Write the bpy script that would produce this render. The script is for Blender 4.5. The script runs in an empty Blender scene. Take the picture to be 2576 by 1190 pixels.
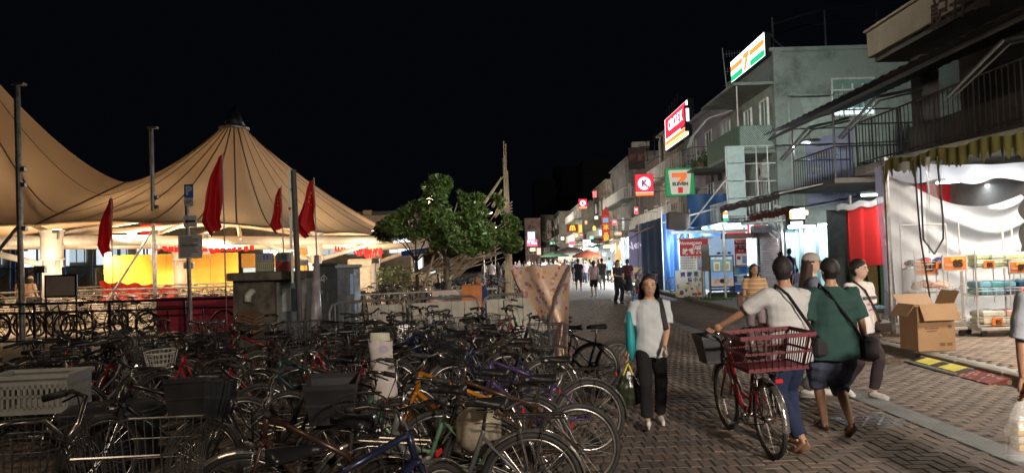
import bpy, bmesh, math, random
import numpy as np
from mathutils import Vector, Matrix, Euler, noise
R = math.radians
random.seed(7)
scene = bpy.context.scene
COL = scene.collection
# ------------------------------------------------------------------ camera
FPX, CW, CH = 1755.0, 2576.0, 1190.0
CAMZ, PITCH, ROLL = 1.75, R(1.93), R(-1.7)
cd = bpy.data.cameras.new('camera'); cam = bpy.data.objects.new('camera', cd); COL.objects.link(cam)
cd.sensor_fit = 'HORIZONTAL'; cd.sensor_width = 36.0; cd.lens = 36.0 * FPX / CW
cd.clip_start = 0.05; cd.clip_end = 3000
cam.matrix_world = Matrix.Translation((0, 0, CAMZ)) @ Matrix.Rotation(math.pi/2 + PITCH, 4, 'X') @ Matrix.Rotation(ROLL, 4, 'Z')
scene.camera = cam
CM = cam.matrix_world.to_3x3()
def ray(px, py): return CM @ Vector((px - CW/2, -(py - CH/2), -FPX))
def P(px, py, d):
    r = ray(px, py); return Vector((0, 0, CAMZ)) + r * (d / r.y)
def G(px, py, z=0.0):
    r = ray(px, py); return Vector((0, 0, CAMZ)) + r * ((z - CAMZ) / r.z)
# ------------------------------------------------------------------ world and exposure
w = bpy.data.worlds.new('World'); scene.world = w; w.use_nodes = True
nt = w.node_tree; nt.nodes.clear()
bg = nt.nodes.new('ShaderNodeBackground'); out = nt.nodes.new('ShaderNodeOutputWorld')
sky = nt.nodes.new('ShaderNodeTexSky'); sky.sky_type = 'NISHITA'; sky.sun_disc = False
sky.sun_elevation = R(-6); sky.sun_rotation = R(200)
mixc = nt.nodes.new('ShaderNodeMix'); mixc.data_type = 'RGBA'; mixc.blend_type = 'ADD'
mixc.inputs[0].default_value = 1.0; mixc.inputs[6].default_value = (0.0013, 0.0016, 0.0026, 1)
scl = nt.nodes.new('ShaderNodeVectorMath'); scl.operation = 'SCALE'; scl.inputs['Scale'].default_value = 0.01
nt.links.new(sky.outputs[0], scl.inputs[0]); nt.links.new(scl.outputs[0], mixc.inputs[7])
nt.links.new(mixc.outputs[2], bg.inputs[0]); bg.inputs[1].default_value = 1.0
nt.links.new(bg.outputs[0], out.inputs[0])
scene.view_settings.view_transform = 'Standard'; scene.view_settings.look = 'None'
scene.view_settings.exposure = 0; scene.view_settings.gamma = 1; scene.view_settings.use_curve_mapping = False
try:
    scene.render.engine = 'CYCLES'
    scene.cycles.use_denoising = True; scene.cycles.max_bounces = 6
    scene.cycles.diffuse_bounces = 3; scene.cycles.glossy_bounces = 2; scene.cycles.transmission_bounces = 4
    scene.cycles.transparent_max_bounces = 12; scene.cycles.sample_clamp_indirect = 4
    scene.cycles.caustics_reflective = False; scene.cycles.caustics_refractive = False
except Exception: pass
# ------------------------------------------------------------------ large lamps (stall and tent lamps) and added fill lights
def area(name, loc, target, size, power, col, size_y=None, spread=180):
    l = bpy.data.lights.new(name, 'AREA'); l.energy = power; l.color = col; l.size = size
    if size_y: l.shape = 'RECTANGLE'; l.size_y = size_y
    l.spread = R(spread)
    o = bpy.data.objects.new(name, l); COL.objects.link(o); o.location = loc
    o.rotation_euler = (Vector(target) - Vector(loc)).to_track_quat('-Z', 'Y').to_euler()
    return o
def point(name, loc, power, col, r=0.1):
    l = bpy.data.lights.new(name, 'POINT'); l.energy = power; l.color = col; l.shadow_soft_size = r
    o = bpy.data.objects.new(name, l); COL.objects.link(o); o.location = loc; return o
WARM, WARMW, COOL, CYAN = (1, .70, .42), (1, .83, .62), (.78, .9, 1), (.62, .93, 1)
# stall lamps, and fill lights added behind the camera and along the street
area('stall_light', (8.2, 7.8, 3.3), (7.6, 9.5, 0), 1.6, 300, (1, .86, .66), .5)
area('stall_light', (9.6, 12.2, 3.5), (9.2, 12.4, 0), 2.2, 330, (1, .93, .82), .4)
area('fill_light', (4.8, -5.5, 5.0), (4.2, 8.0, .4), .8, 520, (1, .86, .73), .4, spread=75)  # added fill from behind the camera, lights the walkers from the front
area('fill_light', (-4.5, 1.5, 6.5), (-3.0, 7.5, 0), .5, 170, (1, .78, .55), .4)  # added fill over the bicycle yard
area('fill_light', (8.8, 20.3, 4.9), (5.5, 23, 0), .4, 400, (.82, .92, 1), .25)  # added light before the corner house, tucked under the canopy
area('fill_light', (-2.5, -2, 8.0), (12.5, 31, 6.2), .9, 170, (.86, .96, .90), .6, spread=27)  # added narrow fill that brightens the upper facades
area('fill_light', (2.5, 45, 6.8), (3.5, 44, 0), .6, 400, (1, .86, .70), .4)  # added fill over the far street, no lamp stands here
for y, pw in ((52, 750), (72, 1000), (98, 1200)):
    area('fill_light', (-1.1-.008*y, y-6, 4.8), (10, y+5, 4.6), .8, pw, (1, .90, .76), .5, spread=110)  # added fill turned on the far house fronts
for x, y in ((-13.2, 19.6), (-10.3, 22.3), (-7.6, 25.6), (-5.4, 27.6)):
    area('tent_fill', (x, y, 1.9), (x-1.2, y+2.6, 3.0), .5, 62, (1, .80, .55))  # added fill on the front of the columns and beams
# lamps under the tent roofs: uplights that wash the membrane and downlights over the racks
for x, y, pw in ((-10.6, 24.6, 420), (-12.9, 24.0, 420), (-8.8, 29.2, 380), (-17.6, 22.6, 620), (-12.5, 30.5, 420), (-7.4, 33.5, 260), (-21, 24, 400), (-12.5, 34.5, 560), (-8.2, 36, 420), (-15.5, 33.2, 560), (-21, 29.5, 420)):
    area('tent_uplight', (x, y, 2.45), (x, y, 9), .7, pw*.95, (1, .74, .44))
for x, y in ((-12.5, 22.5), (-16.5, 21), (-9.5, 27.5), (-14.5, 27), (-7.5, 32)):
    area('tent_downlight', (x, y, 3.0), (x, y, 0), .9, 210, (1, .80, .55))
# ------------------------------------------------------------------ materials
MATS = {}
def _nodes(name):
    m = bpy.data.materials.new(name); m.use_nodes = True
    return m, m.node_tree, m.node_tree.nodes['Principled BSDF']
def mat(name, col, rough=.6, metal=0, var=.25, scale=6, bump=.0, bscale=40, dirt=None, dscale=2.5, rnd=0, coat=0, alpha=1, trans=0, sss=0):
    """procedural surface: base colour broken up by two noises, optional dirt colour, optional bump and per-object variation"""
    if name in MATS: return MATS[name]
    m, t, b = _nodes(name); N, L = t.nodes, t.links
    tc = N.new('ShaderNodeTexCoord')
    nz = N.new('ShaderNodeTexNoise'); nz.inputs['Scale'].default_value = scale; nz.inputs['Detail'].default_value = 6
    L.new(tc.outputs['Object'], nz.inputs['Vector'])
    mr = N.new('ShaderNodeMapRange'); mr.inputs[1].default_value = .25; mr.inputs[2].default_value = .75
    mr.inputs[3].default_value = 1-var; mr.inputs[4].default_value = 1+var
    L.new(nz.outputs['Fac'], mr.inputs[0])
    fac = mr.outputs[0]
    if rnd:
        oi = N.new('ShaderNodeObjectInfo'); m2 = N.new('ShaderNodeMapRange'); m2.inputs[3].default_value = 1-rnd; m2.inputs[4].default_value = 1+rnd
        L.new(oi.outputs['Random'], m2.inputs[0]); mm = N.new('ShaderNodeMath'); mm.operation = 'MULTIPLY'
        L.new(fac, mm.inputs[0]); L.new(m2.outputs[0], mm.inputs[1]); fac = mm.outputs[0]
    vm = N.new('ShaderNodeVectorMath'); vm.operation = 'SCALE'; vm.inputs[0].default_value = col[:3]
    L.new(fac, vm.inputs['Scale']); last = vm.outputs[0]
    if dirt:
        n2 = N.new('ShaderNodeTexNoise'); n2.inputs['Scale'].default_value = dscale; n2.inputs['Detail'].default_value = 8; n2.inputs['Roughness'].default_value = .7
        L.new(tc.outputs['Object'], n2.inputs['Vector'])
        cr = N.new('ShaderNodeMapRange'); cr.inputs[1].default_value = .45; cr.inputs[2].default_value = .68; L.new(n2.outputs['Fac'], cr.inputs[0])
        mx = N.new('ShaderNodeMix'); mx.data_type = 'RGBA'; L.new(cr.outputs[0], mx.inputs[0]); L.new(last, mx.inputs[6]); mx.inputs[7].default_value = (*dirt, 1)
        last = mx.outputs[2]
    L.new(last, b.inputs['Base Color'])
    rr = N.new('ShaderNodeMapRange'); rr.inputs[3].default_value = max(.03, rough-.12); rr.inputs[4].default_value = min(1, rough+.12)
    L.new(nz.outputs['Fac'], rr.inputs[0]); L.new(rr.outputs[0], b.inputs['Roughness'])
    b.inputs['Metallic'].default_value = metal
    if coat: b.inputs['Coat Weight'].default_value = coat
    if trans: b.inputs['Transmission Weight'].default_value = trans
    if alpha < 1: b.inputs['Alpha'].default_value = alpha
    if sss: b.inputs['Subsurface Weight'].default_value = sss; b.inputs['Subsurface Radius'].default_value = (.01, .004, .002)
    if bump:
        n3 = N.new('ShaderNodeTexNoise'); n3.inputs['Scale'].default_value = bscale; n3.inputs['Detail'].default_value = 5
        L.new(tc.outputs['Object'], n3.inputs['Vector']); bp = N.new('ShaderNodeBump'); bp.inputs['Strength'].default_value = bump; bp.inputs['Distance'].default_value = .01
        L.new(n3.outputs['Fac'], bp.inputs['Height']); L.new(bp.outputs[0], b.inputs['Normal'])
    MATS[name] = m; return m
def emit(name, col, s=3.0):
    if name in MATS: return MATS[name]
    m, t, b = _nodes(name)
    b.inputs['Base Color'].default_value = (*[c*.5 for c in col], 1); b.inputs['Roughness'].default_value = .4
    b.inputs['Emission Color'].default_value = (*col, 1); b.inputs['Emission Strength'].default_value = s
    MATS[name] = m; return m
def cloth2(name, col, tr=.35, rough=.8, var=.12, scale=3, alpha=1):
    """thin cloth or membrane: diffuse plus translucency"""
    if name in MATS: return MATS[name]
    m, t, b = _nodes(name); N, L = t.nodes, t.links; o = N['Material Output']
    tc = N.new('ShaderNodeTexCoord'); nz = N.new('ShaderNodeTexNoise'); nz.inputs['Scale'].default_value = scale; nz.inputs['Detail'].default_value = 5
    L.new(tc.outputs['Object'], nz.inputs['Vector'])
    mr = N.new('ShaderNodeMapRange'); mr.inputs[3].default_value = 1-var; mr.inputs[4].default_value = 1+var; L.new(nz.outputs['Fac'], mr.inputs[0])
    vm = N.new('ShaderNodeVectorMath'); vm.operation = 'SCALE'; vm.inputs[0].default_value = col; L.new(mr.outputs[0], vm.inputs['Scale'])
    L.new(vm.outputs[0], b.inputs['Base Color']); b.inputs['Roughness'].default_value = rough
    tl = N.new('ShaderNodeBsdfTranslucent'); L.new(vm.outputs[0], tl.inputs['Color'])
    ms = N.new('ShaderNodeMixShader'); ms.inputs[0].default_value = tr; L.new(b.outputs[0], ms.inputs[1]); L.new(tl.outputs[0], ms.inputs[2])
    last = ms.outputs[0]
    if alpha < 1:
        tp = N.new('ShaderNodeBsdfTransparent'); m2 = N.new('ShaderNodeMixShader'); m2.inputs[0].default_value = alpha
        L.new(tp.outputs[0], m2.inputs[1]); L.new(last, m2.inputs[2]); last = m2.outputs[0]
    L.new(last, o.inputs['Surface']); MATS[name] = m; return m
def stripes(name, cols, axis=2, scale=10, rough=.8):
    if name in MATS: return MATS[name]
    m, t, b = _nodes(name); N, L = t.nodes, t.links
    tc = N.new('ShaderNodeTexCoord'); sp = N.new('ShaderNodeSeparateXYZ'); L.new(tc.outputs['Object'], sp.inputs[0])
    mu = N.new('ShaderNodeMath'); mu.operation = 'MULTIPLY'; mu.inputs[1].default_value = scale; L.new(sp.outputs[axis], mu.inputs[0])
    fr = N.new('ShaderNodeMath'); fr.operation = 'FRACT'; L.new(mu.outputs[0], fr.inputs[0])
    cr = N.new('ShaderNodeValToRGB'); cr.color_ramp.interpolation = 'CONSTANT'; L.new(fr.outputs[0], cr.inputs[0])
    e = cr.color_ramp.elements; e[0].color = (*cols[0], 1); e[0].position = 0
    e[1].color = (*cols[1], 1); e[1].position = 1/len(cols)
    for i in range(2, len(cols)): q = e.new(i/len(cols)); q.color = (*cols[i], 1)
    L.new(cr.outputs[0], b.inputs['Base Color']); b.inputs['Roughness'].default_value = rough
    MATS[name] = m; return m
def blobs(name, base, cols, scale=18, rough=.7, tr=0):
    """printed cloth or paper: round printed motifs in several colours on a base"""
    if name in MATS: return MATS[name]
    m, t, b = _nodes(name); N, L = t.nodes, t.links
    tc = N.new('ShaderNodeTexCoord'); vo = N.new('ShaderNodeTexVoronoi'); vo.inputs['Scale'].default_value = scale
    L.new(tc.outputs['Object'], vo.inputs['Vector'])
    sp = N.new('ShaderNodeSeparateColor'); L.new(vo.outputs['Color'], sp.inputs[0])
    cr = N.new('ShaderNodeValToRGB'); cr.color_ramp.interpolation = 'CONSTANT'; L.new(sp.outputs[0], cr.inputs[0])
    e = cr.color_ramp.elements; e[0].color = (*cols[0], 1); e[0].position = 0; e[1].color = (*cols[1], 1); e[1].position = 1/len(cols)
    for i in range(2, len(cols)): q = e.new(i/len(cols)); q.color = (*cols[i], 1)
    d = N.new('ShaderNodeMapRange'); d.inputs[1].default_value = .36; d.inputs[2].default_value = .42; L.new(vo.outputs['Distance'], d.inputs[0])
    ring = N.new('ShaderNodeMapRange'); ring.inputs[1].default_value = .25; ring.inputs[2].default_value = .2; L.new(vo.outputs['Distance'], ring.inputs[0])
    mx = N.new('ShaderNodeMix'); mx.data_type = 'RGBA'; L.new(d.outputs[0], mx.inputs[0]); L.new(cr.outputs[0], mx.inputs[6]); mx.inputs[7].default_value = (*base, 1)
    m3 = N.new('ShaderNodeMix'); m3.data_type = 'RGBA'; mm = N.new('ShaderNodeMath'); mm.operation = 'MULTIPLY'; mm.inputs[1].default_value = .55
    L.new(ring.outputs[0], mm.inputs[0]); L.new(mm.outputs[0], m3.inputs[0]); L.new(mx.outputs[2], m3.inputs[6]); m3.inputs[7].default_value = (*base, 1)
    L.new(m3.outputs[2], b.inputs['Base Color']); b.inputs['Roughness'].default_value = rough
    if tr:
        o = N['Material Output']; tl = N.new('ShaderNodeBsdfTranslucent'); L.new(m3.outputs[2], tl.inputs['Color'])
        ms = N.new('ShaderNodeMixShader'); ms.inputs[0].default_value = tr; L.new(b.outputs[0], ms.inputs[1]); L.new(tl.outputs[0], ms.inputs[2]); L.new(ms.outputs[0], o.inputs['Surface'])
    MATS[name] = m; return m
def glass(name, tint=(.8, .9, .9), a=.3, rough=.08):
    return mat(name, tint, rough, 0, 0, alpha=a)
# common colours
steel = mat('galvanised_steel', (.38, .38, .37), .42, .7, .25, 9, .1, dirt=(.16, .13, .1))
chrome = mat('chrome', (.62, .61, .6), .2, 1, .2, 14, dirt=(.25, .17, .12), dscale=14)
rubber = mat('tyre_rubber', (.018, .017, .016), .7, 0, .3, 20, .2, dirt=(.05, .045, .04), dscale=6)
blackp = mat('black_plastic', (.018, .018, .02), .38, 0, .3, 12, .1, dirt=(.05, .045, .04), dscale=9)
blackm = mat('black_iron', (.022, .021, .022), .45, .3, .3, 10)
concrete = mat('weathered_concrete', (.24, .235, .22), .85, 0, .2, 3, .4, 30, dirt=(.10, .09, .075), dscale=1.6)
whitep = mat('white_paint', (.72, .71, .68), .5, 0, .08, 5, dirt=(.5, .47, .42), dscale=3)
redflag = cloth2('red_flag_cloth', (.78, .03, .04), .35, .6)
darkin = mat('dark_interior', (.02, .02, .022), .9)
wood = mat('worn_timber', (.22, .13, .07), .7, 0, .35, 5, .2, 30)
# ------------------------------------------------------------------ mesh builder
class MB:
    def __init__(s): s.v = []; s.f = []; s.m = []; s.smooth = False
    def add(s, vs, fs, m=0):
        o = len(s.v); s.v += [tuple(v) for v in vs]; s.f += [tuple(i+o for i in f) for f in fs]; s.m += [m]*len(fs); return s
    def box(s, c, d, rot=None, m=0, top=1.0):
        x, y, z = d[0]/2, d[1]/2, d[2]/2
        vs = [Vector(p) for p in ((-x,-y,-z),(x,-y,-z),(x,y,-z),(-x,y,-z),(-x*top,-y*top,z),(x*top,-y*top,z),(x*top,y*top,z),(-x*top,y*top,z))]
        if rot is not None:
            M = rot if isinstance(rot, Matrix) else Euler(rot).to_matrix(); vs = [M @ v for v in vs]
        c = Vector(c)
        return s.add([v+c for v in vs], [(0,3,2,1),(4,5,6,7),(0,1,5,4),(1,2,6,5),(2,3,7,6),(3,0,4,7)], m)
    def bev(s, c, d, b=.01, rot=None, m=0):
        x, y, z = d[0]/2, d[1]/2, d[2]/2; vs = []
        for zz, k in ((-z, b), (-z+b, 0), (z-b, 0), (z, b)):
            vs += [(-x+k,-y+k,zz),(x-k,-y+k,zz),(x-k,y-k,zz),(-x+k,y-k,zz)]
        fs = [(3,2,1,0),(12,13,14,15)]
        for i in range(3):
            for j in range(4): a = i*4+j; q = i*4+(j+1)%4; fs.append((a, q, q+4, a+4))
        vs = [Vector(v) for v in vs]
        if rot is not None:
            M = rot if isinstance(rot, Matrix) else Euler(rot).to_matrix(); vs = [M @ v for v in vs]
        c = Vector(c); return s.add([v+c for v in vs], fs, m)
    def tube(s, pts, r, n=8, m=0, closed=False, caps=True, flat=None):
        pts = [Vector(p) for p in pts]; k = len(pts); rs = r if isinstance(r, list) else [r]*k
        tang = []
        for i in range(k):
            a = pts[i-1] if (i > 0 or closed) else pts[i]; b = pts[(i+1) % k] if (i < k-1 or closed) else pts[i]
            t = (b-a); tang.append(t.normalized() if t.length > 1e-9 else Vector((0,0,1)))
        up = Vector((0,0,1)) if abs(tang[0].z) < .9 else Vector((1,0,0))
        nrm = (up - tang[0]*up.dot(tang[0])).normalized(); o = len(s.v)
        for i in range(k):
            t = tang[i]; nrm = nrm - t*nrm.dot(t)
            nrm = nrm.normalized() if nrm.length > 1e-6 else t.orthogonal().normalized()
            bn = t.cross(nrm); ri = rs[i]; rx, ry = (ri if isinstance(ri, (tuple, list)) else (ri, ri))
            for j in range(n):
                a = 2*math.pi*j/n; s.v.append(tuple(pts[i] + nrm*(math.cos(a)*rx) + bn*(math.sin(a)*ry)))
        for i in range(k if closed else k-1):
            for j in range(n):
                a = o+i*n+j; b = o+i*n+(j+1)%n; c = o+((i+1)%k)*n+(j+1)%n; d = o+((i+1)%k)*n+j
                s.f.append((a, b, c, d)); s.m.append(m)
        if caps and not closed:
            s.f.append(tuple(o+j for j in range(n))[::-1]); s.f.append(tuple(o+(k-1)*n+j for j in range(n))); s.m += [m, m]
        return s
    def loft(s, rings, n=16, m=0, caps=True):
        """rings: (cx, cy, z, rx, ry)"""
        o = len(s.v)
        for cx, cy, z, rx, ry in rings:
            for j in range(n): a = 2*math.pi*j/n; s.v.append((cx+math.cos(a)*rx, cy+math.sin(a)*ry, z))
        for i in range(len(rings)-1):
            for j in range(n): s.f.append((o+i*n+j, o+i*n+(j+1)%n, o+(i+1)*n+(j+1)%n, o+(i+1)*n+j)); s.m.append(m)
        if caps: s.f.append(tuple(o+j for j in range(n))[::-1]); s.f.append(tuple(o+(len(rings)-1)*n+j for j in range(n))); s.m += [m, m]
        return s
    def ell(s, c, r, n=12, k=8, rot=None, m=0):
        o = len(s.v); c = Vector(c); M = (rot if isinstance(rot, Matrix) else Euler(rot).to_matrix()) if rot is not None else Matrix.Identity(3)
        for i in range(k+1):
            th = math.pi*i/k
            for j in range(n):
                a = 2*math.pi*j/n; p = Vector((r[0]*math.sin(th)*math.cos(a), r[1]*math.sin(th)*math.sin(a), r[2]*math.cos(th)))
                s.v.append(tuple(M @ p + c))
        for i in range(k):
            for j in range(n): s.f.append((o+i*n+j, o+(i+1)*n+j, o+(i+1)*n+(j+1)%n, o+i*n+(j+1)%n)); s.m.append(m)
        return s
    def grid(s, fn, nu, nv, m=0):
        o = len(s.v)
        for i in range(nu+1):
            for j in range(nv+1): s.v.append(tuple(fn(i/nu, j/nv)))
        for i in range(nu):
            for j in range(nv): a = o+i*(nv+1)+j; s.f.append((a, a+nv+1, a+nv+2, a+1)); s.m.append(m)
        return s
    def sheet(s, fn, nu, nv, th=.004, m=0):
        """a thin cloth with real thickness"""
        e = 1e-3
        def nrm(u, v):
            a = Vector(fn(min(u+e,1), v)) - Vector(fn(max(u-e,0), v)); b = Vector(fn(u, min(v+e,1))) - Vector(fn(u, max(v-e,0)))
            c = a.cross(b); return c.normalized() if c.length > 1e-12 else Vector((0,1,0))
        s.grid(fn, nu, nv, m); s.grid(lambda u, v: Vector(fn(u, v)) + nrm(u, v)*th, nu, nv, m); return s
    def mesh(s, name, mats, smooth=None):
        me = bpy.data.meshes.new(name); me.from_pydata(s.v, [], s.f)
        for mm in (mats if isinstance(mats, (list, tuple)) else [mats]): me.materials.append(mm)
        if max(s.m, default=0): me.polygons.foreach_set('material_index', s.m)
        if s.smooth if smooth is None else smooth: me.polygons.foreach_set('use_smooth', [True]*len(me.polygons))
        me.update(); return me
    def obj(s, name, mats, parent=None, smooth=None, loc=None, rot=None):
        return link(name, s.mesh(name, mats, smooth), parent, loc, rot)
def link(name, me, parent=None, loc=None, rot=None):
    o = bpy.data.objects.new(name, me); COL.objects.link(o)
    if parent is not None: o.parent = parent
    if loc is not None: o.location = loc
    if rot is not None: o.rotation_euler = rot
    return o
def tag(o, label=None, cat=None, group=None, kind=None):
    if label: o['label'] = label
    if cat: o['category'] = cat
    if group: o['group'] = group
    if kind: o['kind'] = kind
    return o
def thing(name, label, cat, loc=(0,0,0), rz=0, group=None):
    o = bpy.data.objects.new(name, None); COL.objects.link(o); o.location = loc; o.rotation_euler = (0,0,rz); o.empty_display_size = .2
    return tag(o, label, cat, group)
def struct(name, mb, m, smooth=False): return tag(mb.obj(name, m, None, smooth), kind='structure')
def copy_tree(o, parent=None, mats=None, front=None):
    c = o.copy(); COL.objects.link(c)
    if parent is not None: c.parent = parent
    st = o.name.split('.')[0]
    if mats and st in mats and c.type == 'MESH' and c.material_slots:
        c.material_slots[0].link = 'OBJECT'; c.material_slots[0].material = mats[st]
    for ch in list(o.children): copy_tree(ch, c, mats)
    return c
TS = bpy.data.scenes.new('workbench')
def evald(o):
    """mesh of an object with its modifiers or text applied, evaluated alone in an empty scene"""
    TS.collection.objects.link(o); vl = TS.view_layers[0]; vl.update(); dg = vl.depsgraph
    me = bpy.data.meshes.new_from_object(o.evaluated_get(dg)); bpy.data.objects.remove(o); return me
def txt(s, h, m, parent, loc, rot=(math.pi/2, 0, 0), name='lettering', ext=.004, align='CENTER', sx=1, bold=0, shear=0):
    c = bpy.data.curves.new('t', 'FONT'); c.body = s; c.size = h; c.align_x = align; c.align_y = 'CENTER'; c.extrude = ext; c.offset = bold; c.shear = shear
    c.resolution_u = 2
    me = evald(bpy.data.objects.new('t', c)); me.materials.clear(); me.materials.append(m)
    q = link(name, me, parent, loc, rot); q.scale = (sx, 1, 1); return q
def board(name, mb_c, d, m, parent, b=.01): return MB().bev(mb_c, d, b).obj(name, m, parent)
# ================================================================== GROUND
KX = lambda y: 6.12 + .022*y        # kerb line
struct('ground', MB().box((0, 300, -.32), (1600, 1400, .6)), mat('asphalt', (.05, .048, .045), .75, 0, .3, .8, .3, 60))
def brick_mat(name, col, k=1.0):
    m, t, b = _nodes(name); N, L = t.nodes, t.links
    at_ = N.new('ShaderNodeAttribute'); at_.attribute_name = 'tint'; oi = N.new('ShaderNodeObjectInfo')
    add = N.new('ShaderNodeMath'); add.operation = 'ADD'; L.new(at_.outputs['Fac'], add.inputs[0]); L.new(oi.outputs['Random'], add.inputs[1])
    fr = N.new('ShaderNodeMath'); fr.operation = 'FRACT'; L.new(add.outputs[0], fr.inputs[0])
    cr = N.new('ShaderNodeValToRGB'); L.new(fr.outputs[0], cr.inputs[0]); e = cr.color_ramp.elements
    e[0].color = (col[0]*.75, col[1]*.74, col[2]*.74, 1); e[1].color = (col[0]*1.25, col[1]*1.22, col[2]*1.2, 1)
    q = e.new(.35); q.color = (col[0]*.95, col[1]*.93, col[2]*.97, 1); q = e.new(.7); q.color = (col[0]*1.12, col[1]*.98, col[2]*.88, 1)
    g = N.new('ShaderNodeNewGeometry'); nz = N.new('ShaderNodeTexNoise'); nz.inputs['Scale'].default_value = 1.1; nz.inputs['Detail'].default_value = 7; nz.inputs['Roughness'].default_value = .65
    L.new(g.outputs['Position'], nz.inputs['Vector']); mr = N.new('ShaderNodeMapRange'); mr.inputs[1].default_value = .3; mr.inputs[2].default_value = .7; mr.inputs[3].default_value = .6*k; mr.inputs[4].default_value = 1.3*k
    L.new(nz.outputs['Fac'], mr.inputs[0]); n2 = N.new('ShaderNodeTexNoise'); n2.inputs['Scale'].default_value = 55; n2.inputs['Detail'].default_value = 4; L.new(g.outputs['Position'], n2.inputs['Vector'])
    m2 = N.new('ShaderNodeMapRange'); m2.inputs[3].default_value = .75; m2.inputs[4].default_value = 1.25; L.new(n2.outputs['Fac'], m2.inputs[0])
    mu = N.new('ShaderNodeMath'); mu.operation = 'MULTIPLY'; L.new(mr.outputs[0], mu.inputs[0]); L.new(m2.outputs[0], mu.inputs[1])
    vm = N.new('ShaderNodeVectorMath'); vm.operation = 'SCALE'; L.new(cr.outputs[0], vm.inputs[0]); L.new(mu.outputs[0], vm.inputs['Scale']); L.new(vm.outputs[0], b.inputs['Base Color'])
    r = N.new('ShaderNodeMapRange'); r.inputs[1].default_value = .35; r.inputs[2].default_value = .65; r.inputs[3].default_value = .58; r.inputs[4].default_value = .88; L.new(nz.outputs['Fac'], r.inputs[0]); L.new(r.outputs[0], b.inputs['Roughness'])
    bp = N.new('ShaderNodeBump'); bp.inputs['Strength'].default_value = .5; bp.inputs['Distance'].default_value = .004; L.new(n2.outputs['Fac'], bp.inputs['Height']); L.new(bp.outputs[0], b.inputs['Normal'])
    return m
bm_street = brick_mat('street_brick', (.15, .125, .106)); bm_walk = brick_mat('walk_brick', (.22, .17, .13))
joint = mat('joint_dirt', (.06, .052, .044), .9, 0, .4, 10)
T8 = np.array([(-1,-1,-1),(1,-1,-1),(1,1,-1),(-1,1,-1)], float)
def brick_verts(L, W, H, b=.006):
    v = []
    for z, k in ((-H, 0), (-b, 0), (0, b)):
        v += [(-L/2+k, -W/2+k, z), (L/2-k, -W/2+k, z), (L/2-k, W/2-k, z), (-L/2+k, W/2-k, z)]
    f = [(8, 9, 10, 11)]
    for i in range(2):
        for j in range(4): a = i*4+j; c = i*4+(j+1)%4; f.append((a, c, c+4, a+4))
    return np.array(v), np.array(f)
def lay(name, parent, items, L, W, H, m, top, nsingle, score):
    """items: (x, y, angle). The nsingle bricks that show largest become objects, the rest one joined part."""
    rng = np.random.default_rng(3); g = .011
    bv, bf = brick_verts(L-g, W-g, H)
    items = sorted(items, key=score); me = bpy.data.meshes.new('brick'); me.from_pydata(bv.tolist(), [], bf.tolist()); me.materials.append(m)
    for x, y, a in items[:nsingle]:
        o = link('brick', me, parent, (x, y, top + rng.uniform(-.003, .003)), (rng.normal(0, .006), rng.normal(0, .006), a))
    rest = items[nsingle:]
    if not rest: return
    A = np.array(rest); n = len(A); c, s = np.cos(A[:, 2]), np.sin(A[:, 2])
    V = np.zeros((n, 12, 3)); tx, ty = rng.normal(0, .006, n), rng.normal(0, .006, n); dz = rng.uniform(-.003, .003, n)
    V[:, :, 0] = bv[None, :, 0]*c[:, None] - bv[None, :, 1]*s[:, None] + A[:, 0:1]
    V[:, :, 1] = bv[None, :, 0]*s[:, None] + bv[None, :, 1]*c[:, None] + A[:, 1:2]
    V[:, :, 2] = bv[None, :, 2] + bv[None, :, 0]*tx[:, None] + bv[None, :, 1]*ty[:, None] + top + dz[:, None]
    F = (bf[None] + (np.arange(n)*12)[:, None, None]).reshape(-1, 4); V = V.reshape(-1, 3)
    me = bpy.data.meshes.new(name); me.vertices.add(len(V)); me.vertices.foreach_set('co', V.ravel())
    me.loops.add(F.size); me.loops.foreach_set('vertex_index', F.ravel().astype(np.int32))
    me.polygons.add(len(F)); me.polygons.foreach_set('loop_start', np.arange(0, F.size, 4, dtype=np.int32))
    me.update(calc_edges=True); me.materials.append(m)
    at_ = me.attributes.new('tint', 'FLOAT', 'POINT'); at_.data.foreach_set('value', np.repeat(rng.random(n), 12))
    tag(link(name, me, parent), kind='stuff')
street = struct('street', MB().box((-2, 15.25, -.012), (17, 29.5, .012)), joint)
BW = .105; items = []
rnd = random.Random(5)
for i in range(-95, 80):
    x0 = i*BW
    for j in range(16, 280):
        y0 = j*BW
        if x0 > KX(y0)-.12: continue
        herr = (x0 > 1.9 and y0 < 9.2 and x0 < 3.9)
        if y0 > 12 and x0 < -3.5: continue
        if 3.92 < x0 < 4.22: continue
        if x0 > 4.22:                         # rows beside the kerb lie across the street
            if i % 2 == 0 and True:
                pass
            if (i + (j % 2)) % 2 == 0: items.append((x0+BW/2, y0, 0))
        elif herr:
            k = (i - j) % 4
            if k == 0: items.append((x0+BW/2, y0, 0))
            elif k == 3: items.append((x0, y0+BW/2, math.pi/2))
        else:
            if j % 2 == 0:
                off = BW/2 if (j//2) % 2 else 0
                items.append((x0+off, y0+BW/2, math.pi/2))
items = [(x, y+.0, a) for x, y, a in items if y > 1.5]
vis = lambda t: (0 if (t[0] > .9 and t[1] > 5.25) else 50) + t[1] + (8 if t[0] > 3.9*t[1]/5.3 else 0)
lay('brick_field', street, items, BW*2, BW, .05, bm_street, 0, 300, vis)
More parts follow.
